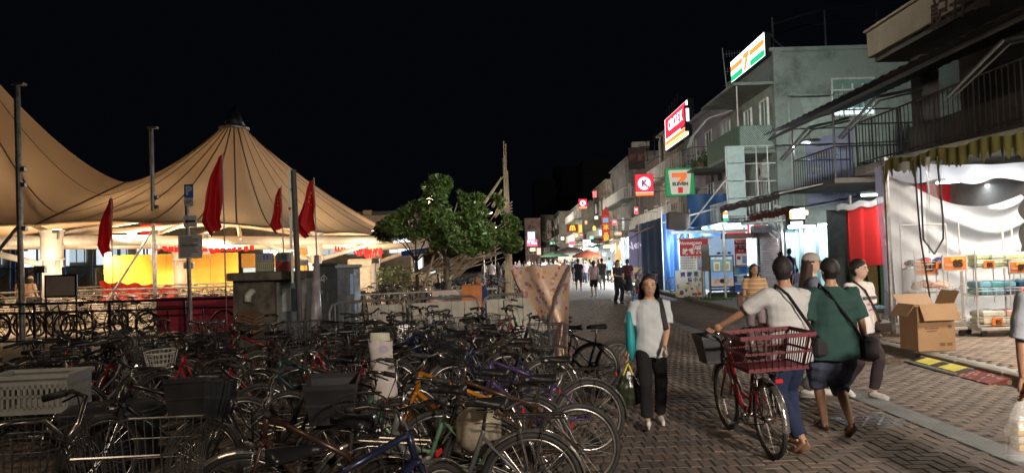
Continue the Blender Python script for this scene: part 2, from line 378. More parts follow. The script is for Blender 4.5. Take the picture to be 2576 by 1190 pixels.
# grey concrete drain band
band = MB()
for k in range(44): band.bev((4.12, 2.3+k*.6+.3, -.02), (.30, .585, .05), .006)
drain = band.obj('drain_band', mat('drain_slab', (.16, .17, .17), .6, 0, .25, 4, .3, dirt=(.09, .09, .085)), street)
lid = MB(); lid.box((0, 0, -.002), (.62, .42, .012))
for i in range(7):
    for j in range(4): lid.bev((-.25+i*.083, -.15+j*.1, .006), (.06, .03, .008), .002, (0, 0, .5 if (i+j) % 2 else -.5))
g = G(2160, 1060); tag(lid.obj('manhole_cover', mat('cast_iron', (.16, .17, .18), .4, .5, .3, 12), None, loc=(g.x+.1, g.y, .003), rot=(0, 0, .1)), 'small cast iron cover with a tread pattern set in the brick paving', 'manhole cover')
# kerb and pavement
kerb = thing('kerb', None, None); kerb['kind'] = 'structure'; del_cat = kerb.pop('category', None)
ks = MB().bev((0, 0, .055), (.16, .98, .15), .015).mesh('kerb_stone', mat('kerb_granite', (.2, .17, .14), .75, 0, .25, 5, .4, dirt=(.09, .075, .05), rnd=.15))
for k in range(60): link('kerb_stone', ks, kerb, (KX(2+k), 2.5+k, 0), (0, 0, -.022))
pv = MB(); pv.box((14.6, 50.5, .05), (16, 97, .13)); pv2 = struct('pavement', MB().add([(KX(1)+.08, 1, .05), (22, 1, .05), (22, 140, .05), (KX(140)+.08, 140, .05), (KX(1)+.08, 1, .118), (22, 1, .118), (22, 140, .118), (KX(140)+.08, 140, .118)], [(3,2,1,0),(4,5,6,7),(0,1,5,4),(1,2,6,5),(2,3,7,6),(3,0,4,7)]), mat('pavement_concrete', (.26, .255, .25), .55, 0, .2, 1.5, .3, 50, dirt=(.16, .15, .14), dscale=1.2))
items = []
for i in range(0, 60):
    for j in range(60, 175):
        x0, y0 = 6.3+i*BW, j*BW
        if x0 < KX(y0)+.19 or x0 > 12: continue
        if (i + j) % 2 == 0: items.append((x0+BW/2, y0, 0))
lay('brick_field', pv2, items, BW*2, BW, .02, bm_walk, .134, 150, lambda t: t[1]+t[0]*.3)
# concrete apron beyond the bricks, far street surface
struct('road', MB().box((2.0, 95, -.02), (9.2, 130, .028)), brick_mat('far_street', (.12, .105, .095)))
struct('plaza', MB().box((-18, 34, -.02), (30, 43, .034)), mat('plaza_concrete', (.26, .23, .19), .7, 0, .2, 1.2, .3, 40, dirt=(.17, .15, .12), dscale=1))
struct('bicycle_yard', MB().box((-9.5, 7.2, -.02), (11, 10.6, .024)), mat('yard_concrete', (.10, .085, .07), .8, 0, .35, 1.3, .4, 40, dirt=(.05, .042, .035), dscale=1.5))
hm = mat('hill_dark', (.012, .014, .012), 1, 0, .4, .05)
def hill(u, v):
    x = -160+u*420; y = 260 + v*260
    return (x, y, -2 + math.sin(v*math.pi)*(22*math.exp(-((x-90)/70)**2) + 10 + 6*noise.noise((x*.02, v*2, 1)) + 5*noise.noise((x*.06, v*5, 3))))
struct('hills', MB().grid(hill, 60, 12), hm, True)
# ================================================================== TENT
membrane = cloth2('tent_membrane', (.50, .36, .245), .085, .85, .10, .5)
seamm = mat('seam_webbing', (.21, .14, .085), .8, 0, .15, 5)
capm = mat('mast_cap', (.03, .032, .04), .4, .2, .2)
whst = mat('cream_steel_tube', (.68, .60, .50), .5, 0, .07, 2, dirt=(.5, .42, .34), dscale=1.2)
def tent(label, mast, ztop, r0, B, p, nseam, skipseam=()):
    root = thing('tent_canopy', label, 'tent canopy', (0, 0, 0), 0, 'tensile tent roofs over the bicycle racks')
    nb = len(B); N = 160
    def bd(t):                                                  # boundary with scalloped edges between anchors
        t = (t % 1)*nb; i = int(t); f = t-i; a, b = Vector(B[i % nb][:3]), Vector(B[(i+1) % nb][:3]); q = a.lerp(b, f)
        sc = B[i % nb][3]*math.sin(math.pi*f); c = Vector((mast[0], mast[1], q.z)) - q; c.z = 0
        return q + c.normalized()*sc*.9 + Vector((0, 0, sc*.28))
    def surf(t, s):
        b = bd(t); a = math.atan2(b.y-mast[1], b.x-mast[0]); r = Vector((mast[0]+math.cos(a)*r0, mast[1]+math.sin(a)*r0, ztop))
        q = r.lerp(b, s); q.z = b.z + (ztop-b.z)*(1-s)**p; return q
    MB().grid(surf, N, 24).obj('roof_membrane', membrane, root, True)
    for k in range(nseam):
        t = k/nseam
        if any(lo <= t <= hi for lo, hi in skipseam): continue
        MB().tube([surf(t, s/20)+Vector((0, 0, .012)) for s in range(21)], (.008, .030), 6).obj('seam', seamm, root)
    MB().tube([bd(k/N) for k in range(N)], .035, 6, closed=True).obj('edge_cable', seamm, root, True)
    rg = MB(); 
    rg.tube([(mast[0]+math.cos(a)*(r0+.03), mast[1]+math.sin(a)*(r0+.03), ztop+.04) for a in [2*math.pi*i/28 for i in range(28)]], .075, 8, closed=True)
    rg.obj('mast_ring', steel, root, True)
    MB().loft([(mast[0], mast[1], ztop+.08, r0*.95, r0*.95), (mast[0]+.03, mast[1], ztop+.5, r0*.55, r0*.55), (mast[0]+.05, mast[1], ztop+.95, .05, .05)], 20).obj('cap_cone', capm, root, True)
    return root, bd
S1, S0 = (-14.5, 26.2, 5.1), (-14.1, 20.6, 3.2)
tent('brown lit tent roof whose whole peak and pointed dark cap show above the red flags', (-11.1, 28, 0), 7.35, .5,
     [(*S1, 0), (*S0, .35), (-10.9, 20.9, 3.2, .35), (-8.6, 24.2, 3.15, .3), (-7.4, 27.8, 3.05, .35), (-5.4, 31.0, 2.95, .6), (-4.8, 38, 3.0, .8), (-11, 39, 3.2, .6), (-16, 36, 4.0, .2)], 1.5, 23)
tent('taller brown tent roof cut off by the picture edge behind the tallest steel post', (-19.8, 24, 0), 10.2, .6,
     [(-16.5, 33, 4.2, .2), (*S1, 0), (*S0, .3), (-17.6, 18.8, 3.0, .5), (-23, 17.5, 3.0, .6), (-29, 20, 3, .6), (-30, 27, 3, .6), (-25, 32, 3.2, .4)], 1.45, 18)
frame = thing('canopy_structure', 'cream painted tubular steel frame with round columns carrying the tent roofs', 'frame')
def column(x, y, r=.25, h=3.0):
    c = MB().loft([(x, y, .02, r*1.0, r), (x, y, 2.15, r, r)], 24).obj('column', whst, frame, True)
    MB().loft([(x, y, 2.15, r*1.35, r*1.35), (x, y, 2.2, r*1.35, r*1.35), (x, y, 2.21, r*1.2, r*1.2), (x, y, h, r*1.2, r*1.2), (x, y, h+.01, r*1.4, r*1.4), (x, y, h+.05, r*1.4, r*1.4)], 24).obj('collar', whst, c)
    g = MB()
    for k in range(8): a = k*math.pi/4; g.box((x+math.cos(a)*r*1.15, y+math.sin(a)*r*1.15, 2.04), (r*.3, .02, .2), (0, 0, a))
    tag(g.obj('gusset_set', whst, c), kind='stuff')
column(-13.8, 20.9); column(-14.3, 30); column(-7.8, 27.6, .24); column(-6.9, 35, .24); column(-21.5, 19.6); column(-10.4, 37, .24)
def tub(a, b, r, nm='beam'): return MB().tube([a, Vector(a).lerp(Vector(b), .5), b], r, 18).obj(nm, whst, frame, True)
tub((-22, 19.3, 2.75), (-13.8, 20.9, 2.74), .17); tub((-13.8, 20.9, 2.74), (-7.9, 27.6, 2.74), .165); tub((-8.6, 26.9, 2.74), (-4.95, 28.9, 2.77), .18)
tub((-14.3, 30, 2.8), (-6.9, 35, 2.6), .15); tub((-7.2, 34.8, 2.55), (-4.0, 35.6, 2.72), .16); tub((-14.3, 30, 2.8), (-21.5, 19.6, 2.8), .15)
tub((-13.8, 20.9, 1.95), (-16.3, 20.3, 2.72), .09, 'strut'); tub((-7.8, 27.6, 1.9), (-9.4, 26.0, 2.7), .09, 'strut'); tub((-7.8, 27.6, 1.95), (-5.6, 28.5, 2.65), .09, 'strut')
tub((-6.9, 35, 1.8), (-4.4, 35.5, 2.62), .09, 'strut')
for a, b in (((-13.8, 20.9, 2.9), (-11.3, 25.5, 3.9)), ((-7.8, 27.6, 2.9), (-10.2, 26.5, 4.3)), ((-9.8, 25.2, 2.75), (-10.9, 27.5, 4.2)), ((-12.2, 22.7, 2.75), (-11, 26.8, 4.0)), ((-13.8, 20.9, 2.95), (-17.5, 23, 4.2))):
    tub(a, b, .07, 'strut')
mastp = MB().tube([(-11.1, 28, 3.6), (-11.1, 28, 7.3)], .14, 12).tube([(-11.1, 28, 3.6), (-7.8, 27.6, 2.9)], .08, 10).tube([(-11.1, 28, 3.6), (-14.3, 30, 2.9)], .08, 10).tube([(-11.1, 28, 3.6), (-13.8, 20.9, 2.9)], .08, 10)
mastp.obj('mast', whst, frame, True)
lampg = emit('lamp_glow_warm', (1, .78, .45), 14)
for i, (x, y, z) in enumerate(((-13.5, 20.7, 2.95), (-8.0, 27.2, 2.95), (-12.2, 22.4, 2.9), (-10.6, 24.3, 2.9), (-5.6, 28.4, 3.0))):
    f = MB().box((0, 0, .05), (.22, .16, .1)); f.tube([(0, 0, 0), (0, 0, -.2)], .02, 6)
    o = f.obj('floodlight', steel, None, loc=(x, y, z)); tag(o, ['floodlight on the thick round column nearest the railing', 'floodlight on the round column behind the grey cabinet', 'floodlight on the long beam next to the diagonal pipe', 'floodlight on the long beam behind the white notice', 'floodlight at the open end of the long beam'][i], 'floodlight', 'floodlights aimed up at the tent roof')
    MB().box((0, 0, .105), (.19, .13, .012)).obj('lamp_glass', lampg, o)
# ================================================================== BEHIND THE TENT
terminal = thing('terminal_building', 'long low pale building with lit windows behind the racks', 'building')
tw = mat('terminal_wall', (.30, .26, .22), .8, 0, .12, 1, dirt=(.2, .17, .14))
MB().box((-25, 46, 2.6), (40, .4, 5.2)).obj('wall', tw, terminal)
for k in range(9): MB().box((-40+k*4.4, 44.8, 2.6), (.55, .55, 5.2)).obj('pillar', mat('pier_pillar', (.34, .27, .17), .8), terminal)
MB().box((-25, 45.0, 4.6), (39.6, 1.4, .5)).obj('lintel', tw, terminal)
winm = emit('lit_window', (.80, .92, 1), 1.5)
for k in range(14):
    x = -40+k*2.75
    if k in (3, 8) or x > -6: continue
    f = MB().box((x, 45.66, 2.9), (2.1, .12, .9)).obj('window', emit('lit_window_dim', (.62, .8, .9), .7) if k % 3 else winm, terminal)
    fr = MB()
    for j in range(5): fr.box((x-1.05+j*.525, 45.57, 2.9), (.05, .06, .9))
    fr.box((x, 45.575, 2.42), (2.2, .07, .06)); fr.obj('frame', whitep, f)
# yellow hoarding
hoard = thing('yellow_hoarding', 'long yellow hoarding of flat panels lit by sodium lamps behind the round columns', 'hoarding')
ym = mat('yellow_panel', (.70, .42, .07), .38, 0, .12, 1.2, dirt=(.5, .31, .07), dscale=.9)
a, b = P(262, 690, 33.0), P(600, 690, 35.5)
n = 9
for k in range(n):
    x0 = a.x+(b.x-a.x)*(k+.5)/n; y0 = a.y+(b.y-a.y)*(k+.5)/n; wd = (b-a).xy.length/n
    MB().bev((0, 0, 0), (wd-.012, .05, 1.85), .012).obj('panel', ym, hoard, loc=(x0, y0+.006*(k % 2), 1.62), rot=(0, 0, math.atan2(b.y-a.y, b.x-a.x)))
    MB().box((0, 0, 0), (wd-.04, .06, .68), m=0).obj('plinth', mat('hazard_black', (.05, .045, .04), .7) if k % 2 else whitep, hoard, loc=(x0, y0, .34), rot=(0, 0, math.atan2(b.y-a.y, b.x-a.x)))
for i, (px, d, pw) in enumerate(((272, 32.6, 70), (690, 35, 60), (450, 33.2, 35))):
    p = P(px, 638 if i < 2 else 700, d)
    o = MB().box((0, 0, 0), (.3, .12, .14)).obj('sodium_lamp', steel, None, loc=p); tag(o, ['sodium lamp at the near end of the yellow hoarding', 'sodium lamp above the blue and red notice boards', 'low sodium lamp in front of the yellow hoarding beside a column'][i], 'lamp', 'sodium lamps over the hoarding')
    MB().box((0, -.065, 0), (.26, .012, .12)).obj('lamp_glass', emit('sodium_glow', (1, .66, .10), 22), o)
    area('sodium_light', p+Vector((0, -.15, 0)), p+Vector((0, .8, -1.3)), .3, pw*9, (1, .70, .22))
# end wall and far screens right of the hoarding
scr = thing('site_screen', 'orange lit screen wall with pale rails between hut and grey cabinet', 'screen')
a = P(590, 700, 37); b = P(800, 700, 39)
MB().box(((a.x+b.x)/2, 38, 2.15), (b.x-a.x, .1, .75)).obj('panel', mat('ochre_panel', (.5, .30, .12), .7, 0, .15, 1), scr)
MB().box(((a.x+b.x)/2, 38, .6), (b.x-a.x, .1, 1.2)).obj('panel', mat('ochre_panel', (.5, .30, .12)), scr)
for k in range(5): MB().box((a.x+(b.x-a.x)*(k+.5)/5, 38.1, 1.45), ((b.x-a.x)/5-.1, .05, .6)).obj('pane', winm if k % 2 else emit('lit_window_dim', (.6, .8, .9), .7), scr)
MB().box(P(765, 680, 37.5), (.45, .45, 3.6)).obj('pillar', mat('ochre_pillar', (.42, .27, .12), .8), scr)
kiosk = thing('ticket_kiosk', 'cream cabinet with a rounded door behind the grey electricity cabinet', 'kiosk')
p = P(892, 0, 30); MB().bev((p.x, 30.3, 1.0), (1.1, .6, 2.0), .05).obj('cabinet', mat('cream_panel', (.6, .5, .38), .6), kiosk); MB().bev((p.x, 29.97, .95), (.85, .04, 1.3), .015).obj('door', mat('cream_door', (.66, .56, .44), .5), kiosk); MB().bev((p.x, 29.96, 1.78), (.95, .04, .22), .015).obj('panel', mat('cream_door', (.66, .56, .44)), kiosk)
# blue scaffold with boxes
blue = mat('blue_steel', (.03, .09, .32), .5, .2, .2); sc = thing('blue_scaffold', 'blue steel scaffold platform with lit white machines at the water side', 'scaffold')
q = P(140, 700, 38); m_ = MB()
for i in range(7):
    for j in (0, 2.5): m_.tube([(q.x-4+i*1.5, 38+j, 0), (q.x-4+i*1.5, 38+j, 3.3)], .06, 6)
for z in (.9, 2.1, 3.2): m_.tube([(q.x-4, 38, z), (q.x+5, 38, z)], .05, 6)
for i in range(6): m_.tube([(q.x-4+i*1.5, 38, .9), (q.x-2.5+i*1.5, 38, 2.1)], .035, 6)
m_.obj('frame', blue, sc); MB().box((q.x+.5, 39.2, 2.1), (9.5, 2.4, .08)).obj('deck', mat('dark_deck', (.04, .03, .03), .8), sc)
for i, (px, w_, h_, e) in enumerate(((98, .9, 1.0, 1.2), (72, .35, .9, 1.6), (150, .8, 1.1, .9), (260, .5, .9, .9))):
    c = P(px, 645, 39.5); MB().bev((c.x, 39.5, 2.15+h_/2), (w_, .5, h_), .03).obj('machine', emit('lit_white_%d' % i, (.75, .9, 1), e), sc)
gang = thing('gangway', 'grey steel gangway with cross-braced handrails beyond the racks', 'gangway')
c0 = P(255, 700, 37); m_ = MB()
for k in range(5): m_.tube([(c0.x+k*1.1, 36.5, .75), (c0.x+k*1.1, 36.5, 1.95)], .035, 6)
for z in (1.05, 1.95): m_.tube([(c0.x, 36.5, z), (c0.x+4.4, 36.5, z)], .04, 6)
for k in range(4): m_.tube([(c0.x+k*1.1, 36.5, 1.05 if k % 2 else 1.95), (c0.x+(k+1)*1.1, 36.5, 1.95 if k % 2 else 1.05)], .03, 6)
m_.obj('handrail', steel, gang); MB().box((c0.x+2.2, 37, .8), (4.6, 1.2, .2)).obj('deck', mat('pale_deck', (.4, .4, .4), .7), gang)

lt_ = MB(); rr = random.Random(44)
for k in range(160):
    y = rr.uniform(5, 24); x = rr.uniform(.6, KX(y)-.2); a = rr.random()*6.28; s = rr.uniform(.012, .04); c = Vector((x, y, .006))
    q = [c+Vector((s*math.cos(a+t)*(1 if i % 2 else .55), s*math.sin(a+t)*(1 if i % 2 else .55), .004*(i % 3))) for i, t in enumerate((0, 1.5, 3.1, 4.7))]; lt_.add(q, [(0,1,2,3)])
tag(lt_.obj('leaf_litter', mat('litter', (.12, .09, .05), .8, 0, .5, 30)), 'small scraps and fallen leaves scattered on the brick paving', 'litter', kind='stuff')
# ================================================================== STREET BUILDINGS
def FX(y): return 10.15 + .022*y              # facade line
pane_d = mat('dark_pane', (.03, .04, .045), .12, 0, .2, 3)
pane_l = {}
def lit(c, s):
    k = 'lit_%d_%d_%d_%d' % (c[0]*99, c[1]*99, c[2]*99, s*10); return emit(k, c, s)
def walls(nm, col, d=(.1,.09,.08), ds=.8): return mat(nm, col, .85, 0, .15, .9, .35, 30, dirt=d, dscale=ds)
def window(root, x, y, z, w, h, m, bars=2, grille=False):
    """a window in a street facade (facing -x), proud frame and recessed pane"""
    f = MB()
    for s in (-1, 1): f.box((x-.03, y+s*w/2, z), (.10, .06, h+.06)); f.box((x-.03, y, z+s*h/2), (.10, w+.06, .06))
    for k in range(1, bars+1): f.box((x-.02, y-w/2+w*k/(bars+1), z), (.05, .04, h))
    o = f.obj('window', whitep, root); MB().box((x-.004, y, z), (.012, w-.02, h-.02)).obj('pane', m, o)
    MB().box((x-.09, y, z-h/2-.06), (.22, w+.2, .06)).obj('sill', concrete, o)
    if grille:
        g = MB()
        for k in range(8): g.tube([(x-.14, y-w/2+w*k/7, z-h/2), (x-.14, y-w/2+w*k/7, z+h/2)], .012, 4)
        for s in (-1, 0, 1): g.tube([(x-.14, y-w/2, z+s*h/2), (x-.14, y+w/2, z+s*h/2)], .012, 4)
        g.obj('grille', whitep, o)
def rail(root, x0, x1, y0, y1, z, h, m, step=.14, nm='railing'):
    """a railed balcony edge round three sides"""
    g = MB(); pts = [(x1, y0), (x0, y0), (x0, y1), (x1, y1)]
    for (ax, ay), (bx, by) in zip(pts, pts[1:]):
        L = math.hypot(bx-ax, by-ay); n = max(1, int(L/step))
        for zz in (z+.08, z+h): g.tube([(ax, ay, zz), (bx, by, zz)], .022, 5)
        for k in range(n+1): g.tube([(ax+(bx-ax)*k/n, ay+(by-ay)*k/n, z), (ax+(bx-ax)*k/n, ay+(by-ay)*k/n, z+h)], .011 if k % 8 else .022, 4, caps=False)
    return g.obj(nm, m, root)
def balcony(root, y0, y1, z, depth, m, rm, X, h=1.0, solid=False):
    o = MB().bev(((X-depth/2), (y0+y1)/2, z), (depth, y1-y0, .14), .01).obj('balcony', m, root)
    if solid:
        MB().box((X-depth+.05, (y0+y1)/2, z+.07+h/2), (.1, y1-y0-.01, h)).obj('parapet', rm, o); MB().box((X-depth/2, y0+.05, z+.07+h/2), (depth-.2, .09, h)).obj('parapet', rm, o)
    else: rail(o, X-depth+.04, X, y0+.04, y1-.04, z+.07, h, rm)
    return o
acm = mat('ac_casing', (.55, .54, .5), .5, 0, .15, 4, dirt=(.3, .27, .22))
def ac(root, x, y, z, face='x', s=1.0):
    d = (.34, .82, .58) if face == 'x' else (.82, .34, .58); d = [q*s for q in d]
    o = MB().bev((x, y, z), d, .02).obj('air_conditioner', acm, root); g = MB()
    for r in (.08, .14, .2):
        pts = [(math.cos(t)*r*s, math.sin(t)*r*s) for t in [i*math.pi/8 for i in range(16)]]
        g.tube([(x-d[0]/2-.01, y+a, z+b) if face == 'x' else (x+a, y-d[1]/2-.01, z+b) for a, b in pts], .009, 4, closed=True)
    g.obj('fan_guard', blackm, o); MB().box((x, y, z-d[2]/2-.04), (d[0]*1.1, d[1]*1.05, .04)).obj('bracket', steel, o)
def pipe(root, pts, r=.04, m=None): return MB().tube(pts, r, 7).obj('pipe', m or mat('drain_pipe', (.35, .35, .33), .5, 0, .2, 3), root)
def awning(label, y0, y1, X, depth, z0, z1, m, group=None, stripe=None, scallop=True, cat='awning', seed=1, legs=True):
    """a sloping fabric awning on a steel frame, running along the facade"""
    r = thing('awning', label, cat, (0, 0, 0), 0, group); L = y1-y0
    def f(u, v):
        return (X-depth*v, y0+L*u, z0+(z1-z0)*v - .06*math.sin(v*math.pi) - .035*abs(math.sin(u*L*2.2+seed)) + .02*noise.noise((u*L*1.5, v*3, seed)))
    MB().sheet(f, int(L*5)+4, 10, .008).obj('cover', m, r, True)
    def s(u, v): return (X-depth-.01+.012*math.sin(u*L*11), y0+L*u, z1 - .035*abs(math.sin(u*L*2.2+seed)) - v*(.20+(.05*abs(math.sin(u*L*9)) if scallop else 0)))
    MB().sheet(s, int(L*12)+6, 2, .006).obj('valance', stripe or m, r, True)
    g = MB()
    for k in range(int(L/1.6)+1):
        y = y0+min(L, k*1.6); g.tube([(X, y, z0-.05), (X-depth, y, z1-.06)], .02, 5)
    g.tube([(X-depth, y0, z1-.06), (X-depth, y1, z1-.06)], .024, 5); g.obj('frame', steel, r)
    if legs:
        for y in (y0+.1, y1-.1): MB().tube([(X-depth+.05, y, .12), (X-depth+.05, y, z1-.05)], .024, 6).obj('leg', steel, r)
    return r
# ---- near building: dark upper floor with open balcony and a stone parapet
b1 = thing('shop_house', 'nearest street house, dark upper balcony under a stone parapet with brush lettering', 'building')
stone = mat('parapet_stone', (.26, .20, .145), .85, 0, .15, 1.5, .4, 30, dirt=(.2, .15, .11), dscale=2)
dk = mat('shaded_wall', (.075, .066, .058), .85, 0, .25, 1, .3, 30, dirt=(.05, .045, .04))  # wall colour darkened in place of shade on the upper floor
MB().box((13.2, 11.3, 2.2), (5.6, 11.4, 4.1)).obj('wall', dk, b1); MB().box((13.4, 11.3, 5.3), (4.6, 11.4, 2.4)).obj('wall', dk, b1)
MB().box((12.4, 11.3, 6.45), (6.7, 11.4, .25)).obj('roof', dk, b1)
MB().bev((8.95, 13.0, 6.75), (.16, 8.0, .62), .02).obj('parapet', stone, b1); MB().bev((8.93, 13.0, 7.09), (.26, 8.05, .07), .015).obj('coping', stone, b1)
MB().bev((8.93, 11.6, 7.6), (.14, 5.2, 1.1), .02).obj('signboard', stone, b1)
brush = mat('brush_lettering', (.03, .015, .012), .6)
for ch, px, py in (('記', 2362, 38), ('升', 2412, 14), ('番', 2470, -12)):
    p = ray(px, py); t = 8.84/p.x; p = Vector((0, 0, CAMZ))+p*t; txt(ch, .62, brush, b1, (8.845, p.y, p.z), (math.pi/2, .12, -math.pi/2), bold=.012)
for y in (16.6, 12.6, 9.4): MB().box((10.0, y, 5.1), (.42, .42, 2.6)).obj('pillar', mat('pillar_paint', (.17, .165, .15), .8, 0, .2, 1.5, dirt=(.09, .085, .08)), b1)
MB().box((9.0, 8.7, 5.1), (.3, .35, 2.9)).obj('pillar', mat('pillar_paint', (.3, .29, .27)), b1)
blc = MB().bev((9.6, 12.4, 3.66), (2.3, 9.3, .22), .02).obj('balcony', dk, b1)
rail(blc, 8.5, 10.6, 7.85, 17.0, 3.77, 1.05, blackm, .15)
MB().box((9.35, 12.9, 4.2), (.06, 6.5, .7)).obj('screen_panel', mat('balcony_panel', (.13, .12, .105), .8, 0, .2, 1.5), blc)
# caged side balcony with mesh and drying racks at its far end
cage = MB()
for x, y in ((8.0, 17.1), (8.0, 19.6), (9.6, 17.1), (9.6, 19.6)): cage.tube([(x, y, 3.5), (x, y, 5.2)], .025, 5)
for z in (3.5, 4.3, 5.2): cage.tube([(8.0, 17.1, z), (8.0, 19.6, z), (9.6, 19.6, z)], .02, 5); cage.tube([(8.0, 17.1, z), (9.6, 17.1, z)], .02, 5)
for k in range(18): cage.tube([(8.0, 17.1+k*.147, 3.5), (8.0, 17.1+k*.147, 4.3)], .012, 4)
for k in range(12): cage.tube([(8.0+k*.145, 17.1, 3.5), (8.0+k*.145, 17.1, 4.3)], .012, 4)
cage.obj('balcony_cage', blackm, b1); MB().box((8.9, 18.4, 3.45), (2.0, 2.9, .12)).obj('slab', dk, b1)
# corrugated canopy and the folding awning arms hung from it
def corr(u, v): return (10.1-2.6*v, 8.0+12.5*u, 5.95-.75*v+.022*math.sin(u*230))
MB().grid(corr, 420, 2).obj('corrugated_canopy', mat('old_sheeting', (.045, .042, .04), .6, .2, .3, 2, dirt=(.05, .04, .035)), b1)
for y in (19.0, 15.6, 11.7):
    MB().tube([(9.3, y, 5.35), (7.9, y-.7, 5.0), (7.35, y-.1, 4.25)], .035, 6).tube([(9.3, y-.08, 5.27), (7.95, y-.78, 4.92), (7.4, y-.15, 4.22)], .02, 6).obj('awning_arm', mat('arm_metal', (.10, .10, .10), .5, .5, .2, 3), b1)
MB().tube([(7.5, 8.5, 5.05), (7.5, 20.0, 5.0)], .045, 7).obj('awning_roller', mat('arm_metal', (.10, .10, .10)), b1)
MB().tube([(9.1, 9.7, 6.3), (9.05, 9.6, 4.6)], .05, 7).obj('downpipe', mat('arm_metal', (.10, .10, .10)), b1)
# roof frame behind
rf = MB(); q = [(11, 19, 7.3), (11, 19, 9.6), (14, 19, 10.0), (19, 19, 10.0)]
for i in range(4): rf.tube([(11.2+i*2.2, 29, 10.2), (11.2+i*2.2, 29, 11.6+.25*min(i, 1))], .04, 5)
rf.tube([(11.2, 29, 11.3), (13.4, 29, 11.9), (17.8, 29, 12.0)], .04, 5).tube([(11.2, 31, 11.3), (13.4, 31, 11.9), (17.8, 31, 12.0)], .04, 5)
# ---- the grey-green corner house whose end wall faces the alley
b2 = thing('shop_house', 'grey-green plastered corner house with a striped light box on its roof edge', 'building')
gw = walls('green_plaster', (.31, .345, .31), (.13, .145, .13), .9); X2 = 10.8
MB().box((14.8, 31.0, 4.95), (8.0, 5.6, 9.9)).obj('wall', gw, b2)
rf.obj('roof_frame', blackm, b2)
MB().bev((14.8, 28.12, 8.15), (7.9, .16, .12), .02).obj('string_course', gw, b2); MB().bev((14.8, 31, 9.98), (8.2, 5.8, .18), .03).obj('coping', gw, b2)
MB().box((15.2, 28.16, 6.0), (6.6, .06, 3.9)).obj('render_panel', walls('pale_plaster', (.38, .42, .37), (.22, .25, .22), 1.6), b2)
MB().box((10.98, 28.14, 5.0), (.36, .14, 9.8)).obj('pilaster', gw, b2)
# end wall window (lit), pipes
p = P(2145, 245, 28.1); f = MB()
for s in (-1, 1): f.box((p.x+s*.85, 28.08, p.z), (.08, .1, 1.5)); f.box((p.x, 28.08, p.z+s*.75), (1.78, .1, .08))
for k in (-1, 0, 1): f.box((p.x+k*.42, 28.09, p.z-.1), (.05, .08, 1.3))
f.box((p.x, 28.09, p.z+.3), (1.7, .08, .06)); wn = f.obj('window', whitep, b2); MB().box((p.x, 28.12, p.z), (1.66, .02, 1.46)).obj('pane', mat('green_pane', (.22, .33, .28), .15, 0, .2, 2), wn)
MB().box((p.x, 28.10, p.z-.58), (1.6, .03, .26)).obj('pane', lit((.75, .95, 1), 1.6), wn)
for k in range(9): MB().tube([(p.x-.85+k*.21, 27.95, p.z-.85), (p.x-.85+k*.21, 27.95, p.z+.2)], .012, 4).obj('grille_bar', blackm, wn)
pipe(b2, [(11.35, 27.98, 8.0), (11.35, 27.98, .2)], .045); pipe(b2, [(16.5, 28.0, 8.0), (11.35, 27.98, 8.05)], .03); pipe(b2, [(11.75, 27.96, 4.0), (11.75, 27.96, .2)], .06)
# balconies on the street side, roof slab above the top one
for (z, sol) in ((5.85, True), (2.95, False)):
    balcony(b2, 28.2, 32.8, z, 1.45, gw, whitep if not sol else mat('lattice_green', (.10, .17, .13), .6), X2-.02, 1.0, sol)
lt = MB()
for i in range(14):
    for s in (-1, 1):
        x = X2-1.42+i*.1
        lt.box((X2-.75, 28.2, 6.42+(i-6.5)*.0), (.0001, .0001, .0001))
for s in (-1, 1):
    for i in range(-8, 16):
        x0 = X2-1.42+i*.1; a = Vector((x0, 28.17, 5.95)); b_ = Vector((x0+s*.95, 28.17, 6.9)); 
        lo, hi = X2-1.42, X2-.05
        t0, t1 = 0, 1
        dx = b_.x-a.x
        ts = sorted(((lo-a.x)/dx, (hi-a.x)/dx)); t0 = max(0, ts[0]); t1 = min(1, ts[1])
        if t1 > t0+.05: lt.tube([a.lerp(b_, t0), a.lerp(b_, t1)], .012, 4)
tag(lt.obj('lattice', mat('lattice_bar', (.42, .46, .42), .6), b2), kind='stuff')
MB().bev((X2-.8, 30.5, 8.62), (1.7, 4.8, .12), .02).obj('balcony_roof', gw, b2); MB().tube([(X2-1.45, 28.3, 6.9), (X2-1.45, 28.3, 8.56)], .03, 6).obj('post', whitep, b2)
for y in (29.2, 31.2): window(b2, X2, y, 7.2, .9, 1.9, mat('green_pane', (.22, .33, .28)), 1)
window(b2, X2, 29.6, 4.2, 1.3, 1.3, pane_d, 3, True); ac(b2, X2-.3, 28.9, 5.1)
# curved awning hoops beside the top balcony
for k in range(3): MB().tube([(X2-.2, 32.8-k*.0+k*.3, 8.5), (X2-1.3, 33+k*.3, 8.2), (X2-2.0, 33+k*.3, 7.4), (X2-2.2, 33+k*.3, 6.9)], .025, 6).obj('awning_hoop', whitep, b2)
# blank lightbox panels and their steel cage on the first floor
lb = thing('blank_signboard', 'tall sign of four blank pale panels stacked on a white steel cage', 'signboard')
c0 = P(1850, 455, 27.6)
for k in range(4):
    MB().bev((0, 0, 0), (.68, .06, .66), .012).obj('panel', mat('blank_panel', (.50, .60, .57), .5, 0, .06, 1, dirt=(.4, .46, .42)), lb, loc=(c0.x, 27.5, 3.55+k*.70))
fr = MB()
for x in (c0.x-.36, c0.x+.36, c0.x+.85, c0.x+1.3): fr.tube([(x, 27.56, 3.1), (x, 27.56, 6.0)], .026, 5)
for z in (3.17, 3.88, 4.58, 5.28, 5.98): fr.tube([(c0.x-.36, 27.57, z), (c0.x+1.6, 27.57, z)], .024, 5)
fr.tube([(c0.x+.2, 27.57, 2.9), (c0.x+1.9, 27.57, 3.0)], .035, 5); fr.obj('frame', whitep, lb)
